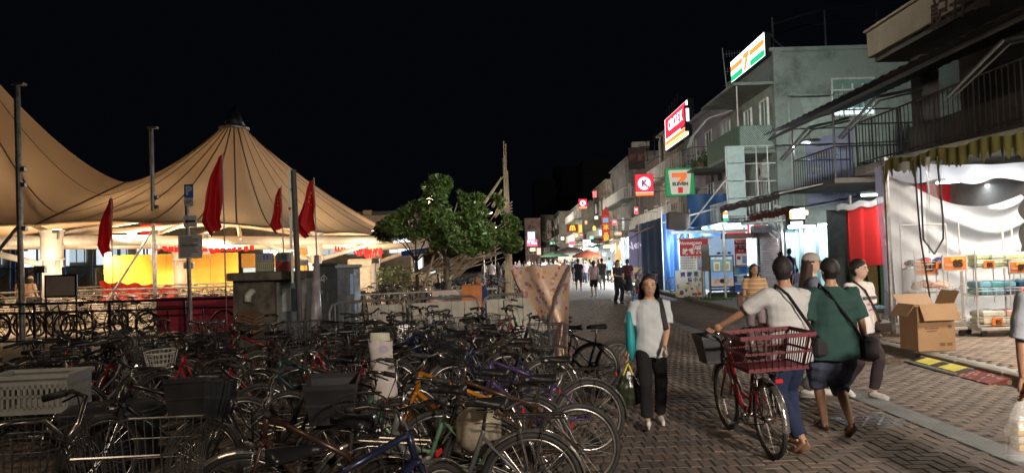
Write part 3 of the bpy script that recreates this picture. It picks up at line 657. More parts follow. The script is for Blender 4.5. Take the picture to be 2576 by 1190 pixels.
# roof light box: stripes with the numeral
orange, red_, green_ = (1, .30, .06), (1, .06, .05), (.02, .55, .22)
wlit, olit, rlit, glit = emit('sign_white', (.86, .95, 1), 2.6), emit('sign_orange', orange, 1.6), emit('sign_red', red_, 1.3), emit('sign_green', green_, 1.3)
def fsign(label, cat, y0, y1, z0, z1, X, body, th=.25, nm='lightbox_sign', group=None):
    r = thing(nm, label, cat, (X, (y0+y1)/2, (z0+z1)/2), 0, group); MB().bev((th/2, 0, 0), (th, y1-y0, z1-z0), .015).obj('casing', body, r); return r
s7 = fsign('long lit sign with orange and green stripes and a 7 on a roof edge', 'light box', 28.2, 32.6, 9.75, 10.75, 10.55, blackm)
W, H = 4.36, .96; sx = -.012
def strip(r, y, z, w, h, m, d=0, nm='stripe'): return MB().box((sx-d, y, z), (.012, w, h)).obj(nm, m, r)
strip(s7, 0, 0, W, H, wlit, 0, 'face')
for a, wd in ((-1.3, 1.7), (1.35, 1.6)): strip(s7, a, .12, wd, .24, olit, .01); strip(s7, a, -.33, wd, .26, glit, .01)
sv = MB().box((sx-.012, .05, .22), (.012, .75, .2)).add([(sx-.02, .0, .3), (sx-.02, -.35, .3), (sx-.02, .1, -.42), (sx-.02, .4, -.42), (sx-.008, .0, .3), (sx-.008, -.35, .3), (sx-.008, .1, -.42), (sx-.008, .4, -.42)], [(0,1,2,3),(7,6,5,4)]); sv.obj('numeral', olit, s7)
MB().tube([(.3, -2.1, .3), (1.6, -2.0, -.9)], .05, 6).obj('strut', blackm, s7)
# ---- row of further houses down to the bend
def house(label, y0, y1, z, col, X, floors, wy, lightwin=(), bal=None, d=(.1,.09,.09), parapet=.5):
    r = thing('shop_house', label, 'building', (0, 0, 0), 0, 'houses along the street'); m = walls('plaster_%d' % int(y0), col, d)
    MB().box((X+4, (y0+y1)/2, z/2), (8, y1-y0-.03, z)).obj('wall', m, r); MB().bev((X+3.9, (y0+y1)/2, z+.06), (8.3, y1-y0-.05, .14), .02).obj('coping', m, r)
    MB().bev((X-.08, (y0+y1)/2, 3.5), (.2, y1-y0-.05, .25), .02).obj('ledge', m, r)
    for fl in range(floors):
        zc = 5.0+fl*2.9
        for k, yy in enumerate(wy):
            window(r, X, y0+(y1-y0)*yy, zc, 1.1, 1.25, lit((.75, .88, 1), .9) if (fl, k) in lightwin else pane_d, 1, grille=(k % 2 == 0 and y0 < 60))
        if bal and fl in bal: balcony(r, y0+.3, y1-.3, zc-1.0, 1.1, m, whitep, X-.01, .95)
    for k in range(max(1, int((y1-y0)/4))): ac(r, X-.3, y0+1.2+k*3.7, 4.05+2.9*(k % 2))
    pipe(r, [(X-.08, y0+.15, .2), (X-.08, y0+.15, z-.3)], .05); pipe(r, [(X-.08, y1-.4, .2), (X-.08, y1-.4, z-.3)], .05)
    return r
h3 = house('lilac-white house with arched green trim behind the hanging square signs', 33.0, 43.6, 9.6, (.46, .45, .54), FX(38)+.05, 2, (.2, .5, .8), (), None, (.3, .29, .34))
X3 = FX(38)+.05
for k in range(3):
    y = 34.2+k*1.5
    MB().tube([(X3-.06, y-.6, 5.6)]+[(X3-.06, y+.6*math.cos(t), 7.1+.55*math.sin(t)) for t in [math.pi-i*math.pi/10 for i in range(11)]]+[(X3-.06, y+.6, 5.6)], .07, 6).obj('arch_trim', mat('arch_green', (.07, .15, .12), .6), h3)
MB().bev((X3+1.5, 38, 9.85), (3, 8, .3), .05).obj('roof_step', walls('plaster_33', (.5, .5, .58)), h3)
h4 = house('beige house with a dark roof board beyond the red billboard', 43.8, 51.8, 10.5, (.30, .26, .22), FX(47), 2, (.25, .7), (), (0, 1))
h5 = house('dark brown house with steel roof frames above the first white awning', 52, 61.5, 9.3, (.17, .15, .14), FX(56), 2, (.25, .7), (), (0,))
h6 = house('grey house whose flat roof carries one large air conditioner', 62, 77, 11.0, (.24, .23, .22), FX(69)-.5, 2, (.2, .5, .8), ((0, 1),), (1,))
h7 = house('cream house with the small round red light box on its front', 77.5, 91, 10.3, (.42, .36, .27), FX(84)-1.2, 2, (.2, .5, .8), ((1, 2),), (0,))
h8 = house('pale house above the golden arch sign with white balcony rails', 91.5, 108, 9.0, (.46, .44, .36), FX(100)-3.0, 2, (.2, .4, .6, .8), ((0, 3),), (0, 1))
h9 = house('dim brown house in the bend behind the umbrellas', 108.5, 126, 9.0, (.26, .24, .2), FX(117)-5.2, 2, (.2, .5, .8), ((0, 2),), (0,))
ac(h6, FX(69)+.3, 63.5, 11.6, 'y', 1.9)
for k in range(3): MB().tube([(FX(56)-.3, 53+k*3, 9.3), (FX(56)-.3, 53+k*3, 11), (FX(56)+3, 53+k*3, 11.2)], .05, 5).obj('roof_frame', blackm, h5)
for k in range(5): MB().tube([(FX(48)-.2+.1*k, 45+k*1.2, 10.4), (FX(48)-.2+.1*k, 45+k*1.2, 12.2)], .05, 5).obj('roof_frame', blackm, h4)
# houses that close the street at the bend
def crosshouse(label, px0, px1, d, z, col, items):
    a, b = P(px0, 640, d), P(px1, 640, d); r = thing('shop_house', label, 'building', (0, 0, 0), 0, 'houses closing the street'); m = walls('cross_%d' % px0, col)
    w = b.x-a.x; MB().box(((a.x+b.x)/2, d+4, z/2), (w-.05, 8, z)).obj('wall', m, r); MB().bev(((a.x+b.x)/2, d+3.95, z+.07), (w+.1, 8.2, .15), .02).obj('coping', m, r)
    for (u, zc, ww, hh, mm) in items:
        x = a.x+w*u; f = MB()
        for s in (-1, 1): f.box((x+s*ww/2, d-.04, zc), (.09, .12, hh)); f.box((x, d-.04, zc+s*hh/2), (ww+.09, .12, .09))
        f.box((x, d-.03, zc), (.06, .08, hh)); o = f.obj('window', whitep, r); MB().box((x, d-.008, zc), (ww-.05, .012, hh-.05)).obj('pane', mm, o)
        MB().box((x, d-.35, zc-hh/2-.35), (ww+.9, .7, .12)).obj('ledge', m, o)
    return r
c1 = crosshouse('pinkish plastered house with one lit window closing the street', 1322, 1362, 118, 8.6, (.44, .30, .27), [(.4, 5.6, 1.3, 1.7, lit((.7, .85, 1), 1.5)), (.5, 3.3, 1.5, 1.2, pane_d)])
c2 = crosshouse('brown house with a tall dark red vertical banner at the street end', 1363, 1418, 122, 9.3, (.22, .19, .17), [(.2, 5.6, 1.2, 1.5, pane_d), (.85, 5.6, 1.1, 1.5, pane_d), (.2, 3.2, 1.2, 1.1, pane_d)])
# unlit buildings rising on the hillside beyond
for i, (px0, px1, d, z) in enumerate(((1345, 1400, 175, 22), (1400, 1480, 190, 27), (1465, 1530, 165, 25))):
    a, b = P(px0, 640, d), P(px1, 640, d); r = thing('hillside_block', ['lowest unlit block on the hillside beyond the bend', 'widest unlit block on the hillside beyond the bend', 'unlit block on the hillside rising nearest the grey rooftops'][i], 'building', (0, 0, 0), 0, 'unlit blocks on the hillside')
    wm = mat('unlit_wall', (.03, .03, .035), .9); MB().box(((a.x+b.x)/2, d, z/2-1), (b.x-a.x, 14, z)).obj('wall', wm, r)
    for k in range(4): MB().box(((a.x+b.x)/2, d-7.2, z-4-k*3), (b.x-a.x+.6, 1.2, .5)).obj('ledge', wm, r)
# ---- hanging and wall signs
def hsign(label, px0, py0, px1, py1, d, body, nm='hanging_sign', cat='sign', arm=True, th=.22):
    a, b = P(px0, py0, d), P(px1, py1, d); w, h = b.x-a.x, a.z-b.z; c = (a+b)/2
    r = thing(nm, label, cat, (c.x, d, c.z)); MB().bev((0, 0, 0), (w, th, h), .02).obj('casing', body, r)
    if arm: MB().tube([(w/2, 0, h*.3), (FX(d)-c.x, 0, h*.3)], .035, 6).tube([(w/2, 0, -h*.3), (FX(d)-c.x, 0, -h*.2)], .025, 6).obj('bracket', steel, r)
    return r, w, h
def face(r, x, z, w, h, m, k=1, nm='face', th=.22): return MB().box((x, -th/2-.004-.006*k, z), (w, .008, h)).obj(nm, m, r)
def disc(r, x, z, rad, m, k=2, nm='disc', th=.22, n=32, cut=0):
    o = MB(); y = -th/2-.004-.006*k; o.v = [(x+rad*math.cos(2*math.pi*i/n), y, z+rad*math.sin(2*math.pi*i/n)) for i in range(n)]; o.f = [tuple(range(n))]; o.m = [0]
    o.add([(x+rad*math.cos(2*math.pi*i/n), y+.004, z+rad*math.sin(2*math.pi*i/n)) for i in range(n)], [tuple(range(n))[::-1]]); return o.obj(nm, m, r)
Rlit = emit('lit_crimson', (1, .03, .07), 1.0); Wlit = emit('lit_face_white', (1, .93, .98), 1.05); Olit = emit('lit_orange', (1, .36, .06), 1.1)
for (lab, x0, y0, x1, y1, d) in (('red square sign with a white circled K hanging over the awnings', 1596, 439, 1644, 494, 41), ('distant red square sign with a circled K on the cream house', 1455, 501, 1477, 526, 84)):
    r, w, h = hsign(lab, x0, y0, x1, y1, d, mat('red_casing', (.4, .02, .03), .5))
    face(r, 0, 0, w*.96, h*.96, Rlit); face(r, 0, -h*.40, w*.96, h*.11, Olit, 2, 'stripe'); face(r, 0, -h*.325, w*.96, h*.035, Wlit, 2, 'stripe')
    disc(r, 0, h*.07, w*.36, Wlit, 3); q = MB().box((w*.23, -.11-.032, -h*.12), (w*.17, .006, w*.10), (0, .8, 0)).obj('notch', Rlit, r)
    txt('K', w*.46, emit('lit_purple', (.22, .03, .25), .8), r, (0, -.11-.036, h*.07), bold=.02)
r, w, h = hsign('green framed square sign reading 7 ELEVEN on a white shield', 1672, 424, 1747, 494, 36, mat('green_casing', (.03, .25, .10), .5))
face(r, 0, 0, w*.97, h*.97, emit('seven_green', (.02, .30, .10), .75))
sh = emit('seven_white', (.80, .74, .62), .55); o = MB(); y = -.11-.02
o.add([(-w*.40, y, h*.40), (-w*.34, y, h*.42), (w*.34, y, h*.42), (w*.40, y, h*.40), (w*.32, y, -h*.40), (w*.29, y, -h*.42), (-w*.29, y, -h*.42), (-w*.32, y, -h*.40)], [tuple(range(8))[::-1]])
o.add([(v[0], y+.004, v[2]) for v in o.v], [tuple(range(8))]); o.obj('shield', sh, r)
so, sr, sg = emit('seven_orange', (1, .22, .05), .75), emit('seven_red', (.75, .03, .03), .7), emit('seven_letters', (.0, .07, .03), .3)
face(r, -w*.02, h*.24, w*.52, h*.16, so, 4, 'numeral')
o = MB(); y = -.11-.034; o.add([(w*.24, y, h*.17), (w*.10, y, h*.0), (-w*.09, y, h*.0), (w*.05, y, h*.17)], [(0, 3, 2, 1)]); o.obj('numeral', so, r)
face(r, w*.0, -h*.28, w*.17, h*.20, sr, 4, 'numeral'); txt('ELEVEN', w*.155, sg, r, (0, -.148, -h*.07), bold=.012, sx=1.05)
r = fsign('roof billboard, red and white with orange and yellow stripes beneath, seen at a slant', 'billboard', 41.8, 48.2, 8.9, 11.2, FX(45)-.3, blackm, .35, 'roof_billboard')
sx = -.012; strip(r, 0, 0, 6.2, 2.1, wlit, 0, 'face'); strip(r, .1, .35, 5.7, 1.35, emit('lit_crimson2', (1, .03, .06), 1.6), .01); strip(r, 0, -.62, 6.0, .28, olit, .01); strip(r, 0, -.9, 6.0, .2, emit('lit_yellow', (1, .75, .15), 1.6), .01)
txt('CIRCLE K', .95, wlit, r, (-.035, .1, .38), (math.pi/2, 0, -math.pi/2), bold=.02)
r, w, h = hsign('narrow white lit board standing beside the red roof billboard', 1722, 266, 1735, 330, 41.5, blackm, arm=False, nm='signboard'); face(r, 0, .12*h, w*.7, h*.5, wlit)
r, w, h = hsign('red sign with golden arches beside a yellow box', 1426, 565, 1454, 584, 92, mat('arch_red', (.30, .03, .03), .6))
face(r, -w*.0, 0, w*.96, h*.94, emit('arch_face', (.35, .03, .03), .5)); ym_ = emit('arch_yellow', (1, .62, .05), 1.6)
for s in (-1, 1): MB().tube([(s*w*.09+w*.13*math.cos(t), -.14, -h*.3+h*.62*math.sin(t)) for t in [i*math.pi/10 for i in range(11)]], .07, 6).obj('arch', ym_, r)
r, w, h = hsign('small yellow light box next to the golden arches', 1455, 565, 1466, 586, 92, mat('yellow_casing', (.5, .35, .05), .6)); face(r, 0, 0, w*.9, h*.9, emit('lit_yellow2', (1, .62, .08), 1.3))
r, w, h = hsign('pink lit shop sign over the far left side of the street end', 1325, 603, 1352, 619, 104, mat('pink_casing', (.4, .05, .15), .6), arm=False); face(r, 0, 0, w*.95, h*.9, emit('lit_pink', (1, .08, .25), 1.6)); txt('鮮味', h*.55, Wlit, r, (-.1*w, -.14, h*.1), bold=.02); face(r, .2*w, -.1*h, w*.5, h*.2, Wlit, 3)
r, w, h = hsign('salmon lit panel below the pink shop sign', 1350, 624, 1361, 641, 103, mat('pink_casing', (.4, .05, .15)), arm=False); face(r, 0, 0, w*.9, h*.92, emit('lit_salmon', (1, .30, .25), 2.0))
r, w, h = hsign('tall dark red banner with white characters on the brown end house', 1375, 557, 1388, 602, 120.5, mat('banner_red', (.25, .02, .03), .7), nm='vertical_banner', cat='banner', arm=False, th=.1)
for k, ch in enumerate('長洲酒家'): txt(ch, 1.0, mat('banner_white', (.7, .68, .65), .7), r, (0, -.06, h*.36-k*h*.24), bold=.02)
r, w, h = hsign('pointed red pictorial banner hanging on the brown house', 1513, 540, 1535, 612, 60, mat('banner_red2', (.55, .04, .04), .6), nm='vertical_banner', cat='banner', th=.1)
MB().add([(-w/2, -.04, h/2), (w/2, -.04, h/2), (.1, -.04, h/2+.75), (-w/2, .04, h/2), (w/2, .04, h/2), (.1, .04, h/2+.75)], [(0,1,2),(5,4,3),(0,2,5,3),(1,4,5,2)]).obj('finial', mat('banner_red2', (.55, .04, .04)), r)
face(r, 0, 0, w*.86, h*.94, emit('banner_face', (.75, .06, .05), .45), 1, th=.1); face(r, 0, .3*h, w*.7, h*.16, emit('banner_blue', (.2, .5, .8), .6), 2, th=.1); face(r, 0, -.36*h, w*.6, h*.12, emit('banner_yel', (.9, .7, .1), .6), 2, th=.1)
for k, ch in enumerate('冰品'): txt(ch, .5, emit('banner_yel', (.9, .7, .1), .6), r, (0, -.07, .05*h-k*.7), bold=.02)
for i, (lab, x0, y0, x1, y1, d, c, s) in enumerate((('white square light box with a rose emblem over the far shops', 1466, 603, 1486, 628, 70, (.85, .93, 1), 2.2), ('small white light box above the umbrellas', 1431, 616, 1442, 628, 72, (.95, .93, 1), 2.0), ('upright pink and white light box beyond the white shopfront', 1487, 613, 1502, 632, 66, (1, .75, .78), 1.6), ('small red lit sign high on the grey house', 1491, 481, 1501, 497, 74, (1, .15, .15), 1.5), ('yellow lit lantern box beside the red pictorial banner', 1491, 569, 1498, 580, 66, (1, .7, .1), 2.0), ('red lit characters sign over the far umbrellas', 1431, 608, 1446, 616, 78, (1, .05, .15), 1.4))):
    r, w, h = hsign(lab, x0, y0, x1, y1, d, whitep, nm='lightbox_sign', cat='light box'); face(r, 0, 0, w*.92, h*.92, emit('box_%d' % i, c, s))
    if i == 0: face(r, 0, 0, w*.5, h*.55, emit('rose', (.45, .05, .12), .6), 2); face(r, 0, 0, w*.28, h*.3, emit('box_0', c, s), 3)
    if i == 2: face(r, -w*.15, h*.05, w*.45, h*.5, emit('rose2', (.9, .05, .12), .9), 2)
r, w, h = hsign('dark board of characters on the roof of the beige house', 1580, 372, 1622, 425, 50, blackm, nm='roof_board', cat='signboard', arm=False)
for k, ch in enumerate('海鮮'): txt(ch, .55, mat('board_letters', (.18, .09, .06), .8), r, (-.3+k*.62, -.13, 0), bold=.01)
# TV aerials
for i, (px, py, d) in enumerate(((1829, 230, 33.5), (1565, 460, 72))):
    p = P(px, py, d); r = thing('television_aerial', ['tall aerial with three sets of rods on the roof by the corner house', 'small aerial on the far grey rooftop'][i], 'aerial', p); h = 2.1 if i == 0 else 1.6
    m_ = MB().tube([(0, 0, 0), (-.15, 0, h)], .025, 5)
    for z, L in ((h*.85, .9), (h*.45, 1.0), (h*.12, .7)):
        m_.tube([(-.1, 0, z), (L, 0, z+.1)], .014, 4)
        for k in range(7): m_.tube([(.05+k*L/7, -.0, z-.14+.012*k), (.05+k*L/7, .0, z+.20)], .01, 4)
    m_.obj('rods', steel, r)
# pot plant ledge on the first floor of the lilac house
pl = thing('potted_shrubs', 'row of leafy pot plants on a first floor ledge behind the green square sign', 'plants'); p = P(1778, 400, 35)
MB().box((p.x+.5, 35.5, p.z-.55), (2.6, 3, .1)).obj('ledge', concrete, pl); lf = MB(); rr = random.Random(4)
for k in range(500):
    c = Vector((p.x+rr.gauss(.2, .45), 34.6+rr.gauss(.6, .5), p.z+abs(rr.gauss(0, .3))-.35)); t = Euler((rr.random()*6, rr.random()*6, 0)).to_matrix(); s = .09
    lf.add([c+t@Vector((-s, 0, 0)), c+t@Vector((0, -s*.5, .02)), c+t@Vector((s, 0, 0)), c+t@Vector((0, s*.5, .02))], [(0,1,2,3)])
tag(lf.obj('foliage', mat('plant_leaf', (.05, .09, .03), .5, 0, .4, 3), pl), kind='stuff')
for k in range(4): MB().loft([(p.x-.4+k*.5, 34.6, p.z-.5, .12, .12), (p.x-.4+k*.5, 34.6, p.z-.25, .16, .16)], 10).obj('pot', mat('terracotta', (.3, .12, .07), .8), pl)
# ================================================================== SHOPS AND STALLS ON THE PAVEMENT
tube_e = emit('tube_lamp', (.86, .95, 1), 22); tube_w = emit('tube_lamp_warm', (1, .85, .6), 16); bulb_e = emit('bulb', (1, .95, .85), 40)
def tubelamp(label, a, b, m=None, group=None, pw=0, col=COOL, r=.022):
    a, b = Vector(a), Vector(b); o = MB().tube([a-a, b-a], r, 8).obj('tube_lamp', m or tube_e, None, loc=a); tag(o, label, 'lamp', group)
    d = (b-a).normalized(); MB().box((b-a)/2+Vector((0, 0, r+.03)), (max(.07, abs((b-a).x)), max(.07, abs((b-a).y)), .05)).obj('fitting', whitep, o)
    if pw:
        l = area('tube_light', (a+b)/2-Vector((0, 0, .08)), (a+b)/2-Vector((0, 0, 2)), .15, pw, col, (b-a).length); l.rotation_euler = (0, 0, math.atan2((b-a).y, (b-a).x)+math.pi/2)
    return o
# --- bright shop in the end wall of the corner house (display windows, door, lit board)
ds = thing('display_shop', 'cyan lit shop window with notices and a glass door in the corner house end wall', 'shop front')
xw0, xw1 = P(1978, 650, 27.9).x, P(2180, 650, 27.9).x; Y = 27.95
cy = emit('display_cyan', (.42, .80, .80), .75); note = emit('display_note', (.55, .82, .80), .9); alum = mat('aluminium', (.45, .5, .52), .35, .8, .1, 3)
MB().box(((xw0+xw1)/2, Y+.12, 1.5), (xw1-xw0, .05, 2.4)).obj('back_panel', cy, ds)
n = 5; wd = (xw1-xw0)/n
for k in range(n):
    x = xw0+wd*(k+.5); f = MB()
    for s in (-1, 1): f.box((x+s*(wd/2-.03), Y, 1.45), (.06, .1, 2.5))
    for z in (.25, 1.0 if k > 1 else .3, 2.68): f.box((x, Y, z), (wd-.12, .1, .07))
    o = f.obj('window', alum, ds)
    MB().box((x, Y+.03, 1.45), (wd-.1, .012, 2.3)).obj('pane', mat('shop_glass', (.4, .55, .55), .05, 0, 0, alpha=.18), o)
    if k > 1:
        for j in range(3):
            for i in (-1, 1):
                q = MB().bev((x+i*wd*.22, Y+.075, 1.28+j*.5), (wd*.34, .012, .42), .003).obj('notice', note, o)
    else: MB().tube([(x+wd*.3, Y-.06, 1.0), (x+wd*.3, Y-.06, 1.5)], .018, 6).obj('handle', steel, o)
tm = mat('notice_ink', (.05, .12, .12), .8)
for k in range(2, 5):
    for j in range(3):
        for i in (-1, 1):
            x = xw0+wd*(k+.5)+i*wd*.22; l = MB()
            for q in range(4): l.box((x-.03*(q % 2), Y+.066, 1.40+j*.5-q*.055), (wd*.24-.05*(q % 2), .003, .02))
            l.obj('print', tm, ds)
tubelamp('long tube lamp over the notice windows of the corner house', (xw0+1.1, Y-.55, 2.78), (xw1+.3, Y-.55, 2.78), pw=240, col=CYAN, r=.03)
tubelamp('fat tube lamp under the white lit board', (xw0-.05, Y-.5, 2.72), (xw0+1.0, Y-.5, 2.72), r=.05, pw=150, col=COOL)
r, w, h = hsign('overexposed white lit board with an orange corner on the corner house', 1978, 519, 2024, 577, 27.6, blackm, nm='lightbox_sign', cat='light box', arm=False)
face(r, .05, h*.18, w*.8, h*.48, emit('box_burn', (1, .97, .9), 5)); face(r, -w*.33, h*.12, w*.14, h*.34, emit('box_burn_orange', (1, .5, .15), 3), 2); face(r, 0, -h*.27, w*.68, h*.2, emit('box_burn', (1, .97, .9), 5))
for k, ch in enumerate('茶餐廳'): txt(ch, .22, emit('box_ink', (1, .75, .5), 3), r, (-.12+k*.24, -.14, h*.18))
# --- the convenience store front set in the street side of the corner house, seen between the stands
cs = thing('store_front', 'small store with a lit red and white strip sign, glass door and rolled shutter', 'shop front')
yb = 28.3; X = X2-.05
sgn = MB().box((9.55, 28.45, 2.72), (1.75, .14, .52)).obj('strip_sign', emit('strip_white', (.9, .95, 1), 2.2), cs)
MB().box((9.1, 28.37, 2.62), (.8, .012, .17)).box((10.1, 28.37, 2.8), (.5, .012, .17)).box((9.62, 28.37, 2.7), (.09, .012, .4)).obj('stripe', emit('strip_red', (1, .04, .06), 1.6), sgn)
r, w, h = hsign('small lit orange white and green sign half hidden by the blank panels', 1815, 518, 1832, 556, 28.2, blackm, nm='lightbox_sign', cat='light box', arm=False)
face(r, 0, h*.28, w*.9, h*.36, wlit); face(r, 0, 0, w*.9, h*.2, olit); face(r, 0, -h*.2, w*.9, h*.2, wlit); face(r, 0, -h*.4, w*.9, h*.18, glit)
shu = MB()
for k in range(34): shu.bev((10.35, 28.02+.0, .2+k*.075), (.86, .03, .068), .008)
o = shu.obj('roller_shutter', mat('shutter_brown', (.17, .11, .10), .55, .2, .12, 3), cs); tag(o, kind='stuff')
MB().box((9.86, 28.0, 1.4), (.08, .12, 2.6)).box((10.84, 28.0, 1.4), (.12, .12, 2.6)).box((9.4, 28.02, 2.45), (2.0, .14, .22)).obj('frame', mat('shutter_frame', (.12, .06, .05), .5), cs)
MB().bev((9.9, 27.7, 2.68), (.75, .35, .3), .05).obj('air_curtain', mat('grey_plastic', (.18, .18, .19), .5), cs)
MB().box((9.66, 28.6, 1.35), (.34, .06, 2.3)).obj('lit_doorway', emit('doorway', (.70, .92, 1), 2.0), cs)
MB().box((8.75, 28.9, 1.4), (1.9, .06, 2.2)).obj('back_wall', emit('store_inside', (.35, .5, .7), .45), cs)
fr = MB(); fr.box((8.6, 28.3, 1.7), (.06, .08, 2.2)).box((9.42, 28.3, 1.7), (.06, .08, 2.2)).box((8.0, 28.3, 2.66), (3.1, .1, .12)); fr.obj('frame', alum, cs)
# drinks shelves with bottles and packets, low
shf = thing('drinks_rack', 'low rack of blue drinks packs beside the menu banner', 'rack', (9.2, 27.9, .12))
for z in (.1, .45, .8, 1.12): MB().box((0, 0, z), (1.2, .45, .03)).obj('shelf', steel, shf)
rr = random.Random(2); pk = [mat('pack_%d' % i, c, .35, 0, .2, 6) for i, c in enumerate(((.05, .14, .5), (.5, .6, .7), (.08, .3, .5), (.04, .05, .1), (.6, .55, .45)))]
for z in (.12, .47, .82):
    for i in range(9): MB().bev((-.52+i*.13, -.05, z+.14), (.11, .3, .26), .02).obj('pack', rr.choice(pk), shf)
# --- pictorial menu boards, banners and stands
def standboard(label, px0, py0, px1, py1, d, m, nm='menu_board', cat='menu board', legs=True, group=None):
    a, b = P(px0, py0, d), P(px1, py1, d); w, h = b.x-a.x, a.z-b.z; c = (a+b)/2
    r = thing(nm, label, cat, (c.x, d, c.z), 0, group); MB().bev((0, 0, 0), (w, .05, h), .01).obj('panel', m, r)
    if legs:
        zb = .118-c.z; fr = MB()
        for s in (-1, 1): fr.tube([(s*w*.48, .0, h/2), (s*w*.48, 0, zb+.02)], .018, 6).tube([(s*w*.48, .3, zb+.02), (s*w*.48, -.3, zb+.02)], .02, 6)
        fr.obj('stand', steel, r)
    return r, w, h
def fc(r, x, z, w, h, m, k=1, nm='print'): return MB().bev((x, -.03-.004*k, z), (w, .008, h), .002).obj(nm, m, r)
red_p = mat('print_red', (.50, .02, .02), .6, 0, .1); white_p = mat('print_white', (.78, .76, .7), .6, 0, .05); ink = mat('print_ink', (.03, .04, .06), .6)
r, w, h = standboard('red cloth banner with white script over the characters 故鄉茶寮', 1709, 602, 1782, 643, 28.6, red_p, 'shop_banner', 'banner', False)
txt('Hometown', .2, white_p, r, (-.15, -.032, h*.26), bold=.004, shear=.3); txt('Teahouse', .2, white_p, r, (.28, -.032, h*.04), bold=.004, shear=.3); txt('故鄉茶寮', .27, white_p, r, (.05, -.032, -h*.25), bold=.008)
MB().tube([(-w/2-.1, .03, h/2+.02), (w/2+.2, .03, h/2+.02)], .025, 6).obj('rod', steel, r)
r, w, h = standboard('tall red banner with script, a white menu sheet and a yellow foot', 1847, 596, 1880, 678, 28.0, red_p, 'shop_banner', 'banner', False)
txt('Hometown', .13, white_p, r, (-.05, -.032, h*.43)); txt('Teahouse', .13, white_p, r, (.05, -.032, h*.34)); txt('紅豆餅', .17, white_p, r, (0, -.032, h*.20), bold=.006); txt('$10', .13, white_p, r, (0, -.032, h*.08))
fc(r, 0, -h*.18, w*.86, h*.34, white_p); fc(r, -.1, -h*.14, .14, .14, red_p, 2); fc(r, .12, -h*.2, .16, .3, mat('print_blue', (.15, .25, .5), .6), 2); fc(r, 0, -h*.44, w*.5, h*.08, mat('print_gold', (.6, .4, .05), .6), 2)
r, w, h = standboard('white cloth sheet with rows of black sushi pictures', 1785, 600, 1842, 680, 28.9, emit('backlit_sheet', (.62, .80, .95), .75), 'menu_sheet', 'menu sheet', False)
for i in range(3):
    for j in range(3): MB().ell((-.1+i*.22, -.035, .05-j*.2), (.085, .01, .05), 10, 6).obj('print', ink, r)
r, w, h = standboard('white price list board with three ice cream cones above the sushi board', 1711, 645, 1754, 682, 28.0, white_p, legs=False)
rr = random.Random(9)
for i in range(7):
    for j in range(5): fc(r, -w*.42+i*w*.13, h*.38-j*h*.17, w*.09, h*.06, mat('print_grey', (.35, .33, .3), .7) if rr.random() < .7 else mat('print_food', (.6, .25, .1), .7))
for k in range(3): MB().loft([(w*.2+k*.14, -.05, h*.28, .005, .005), (w*.2+k*.14, -.05, h*.42, .04, .02), (w*.2+k*.14, -.05, h*.5, .03, .02)], 8).obj('cone_print', mat('print_food', (.6, .25, .1)), r)
r, w, h = standboard('large white sushi board 買壽司 with cartoon food drawings', 1698, 681, 1773, 747, 27.2, white_p, legs=True)
for k, ch in enumerate('買壽司'): txt(ch, .2, mat('print_navy', (.04, .07, .2), .6), r, (-w*.24+k*.26, -.034, h*.34), bold=.006)
for k, ch in enumerate('請小心'): txt(ch, .17, mat('print_navy', (.04, .07, .2)), r, (w*.0+k*.22, -.034, h*.14), bold=.005)
cl = [mat('crayon_%d' % i, c, .6) for i, c in enumerate(((.75, .6, .2), (.6, .12, .08), (.15, .25, .15), (.75, .45, .35), (.12, .12, .13), (.6, .62, .65)))]
for k in range(16): MB().ell((rr.uniform(-w*.42, w*.42), -.034, rr.uniform(-h*.42, h*.02)), (rr.uniform(.04, .1), .004, rr.uniform(.04, .1)), 12, 6).obj('drawing', rr.choice(cl), r)
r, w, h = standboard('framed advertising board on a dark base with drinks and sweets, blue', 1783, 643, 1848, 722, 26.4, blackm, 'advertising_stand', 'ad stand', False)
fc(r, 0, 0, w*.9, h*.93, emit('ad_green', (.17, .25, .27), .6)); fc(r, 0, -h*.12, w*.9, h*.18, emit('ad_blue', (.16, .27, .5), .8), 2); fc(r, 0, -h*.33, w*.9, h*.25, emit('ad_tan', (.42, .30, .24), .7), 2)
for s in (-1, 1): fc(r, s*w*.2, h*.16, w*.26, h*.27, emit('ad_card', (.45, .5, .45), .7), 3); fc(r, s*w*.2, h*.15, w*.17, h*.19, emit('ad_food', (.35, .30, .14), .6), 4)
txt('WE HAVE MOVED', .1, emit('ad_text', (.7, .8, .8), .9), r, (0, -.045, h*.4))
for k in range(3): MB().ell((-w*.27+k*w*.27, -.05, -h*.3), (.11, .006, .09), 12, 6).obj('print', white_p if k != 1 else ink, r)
zb = .118-r.location.z
MB().bev((0, 0, -h/2-.09), (w*1.02, .06, .06), .01).bev((0, 0, zb+.09), (w*1.05, .5, .18), .02).box((-w*.48, 0, (zb-h/2)/2), (.05, .05, abs(zb+h/2))).box((w*.48, 0, (zb-h/2)/2), (.05, .05, abs(zb+h/2))).obj('base', blackm, r)
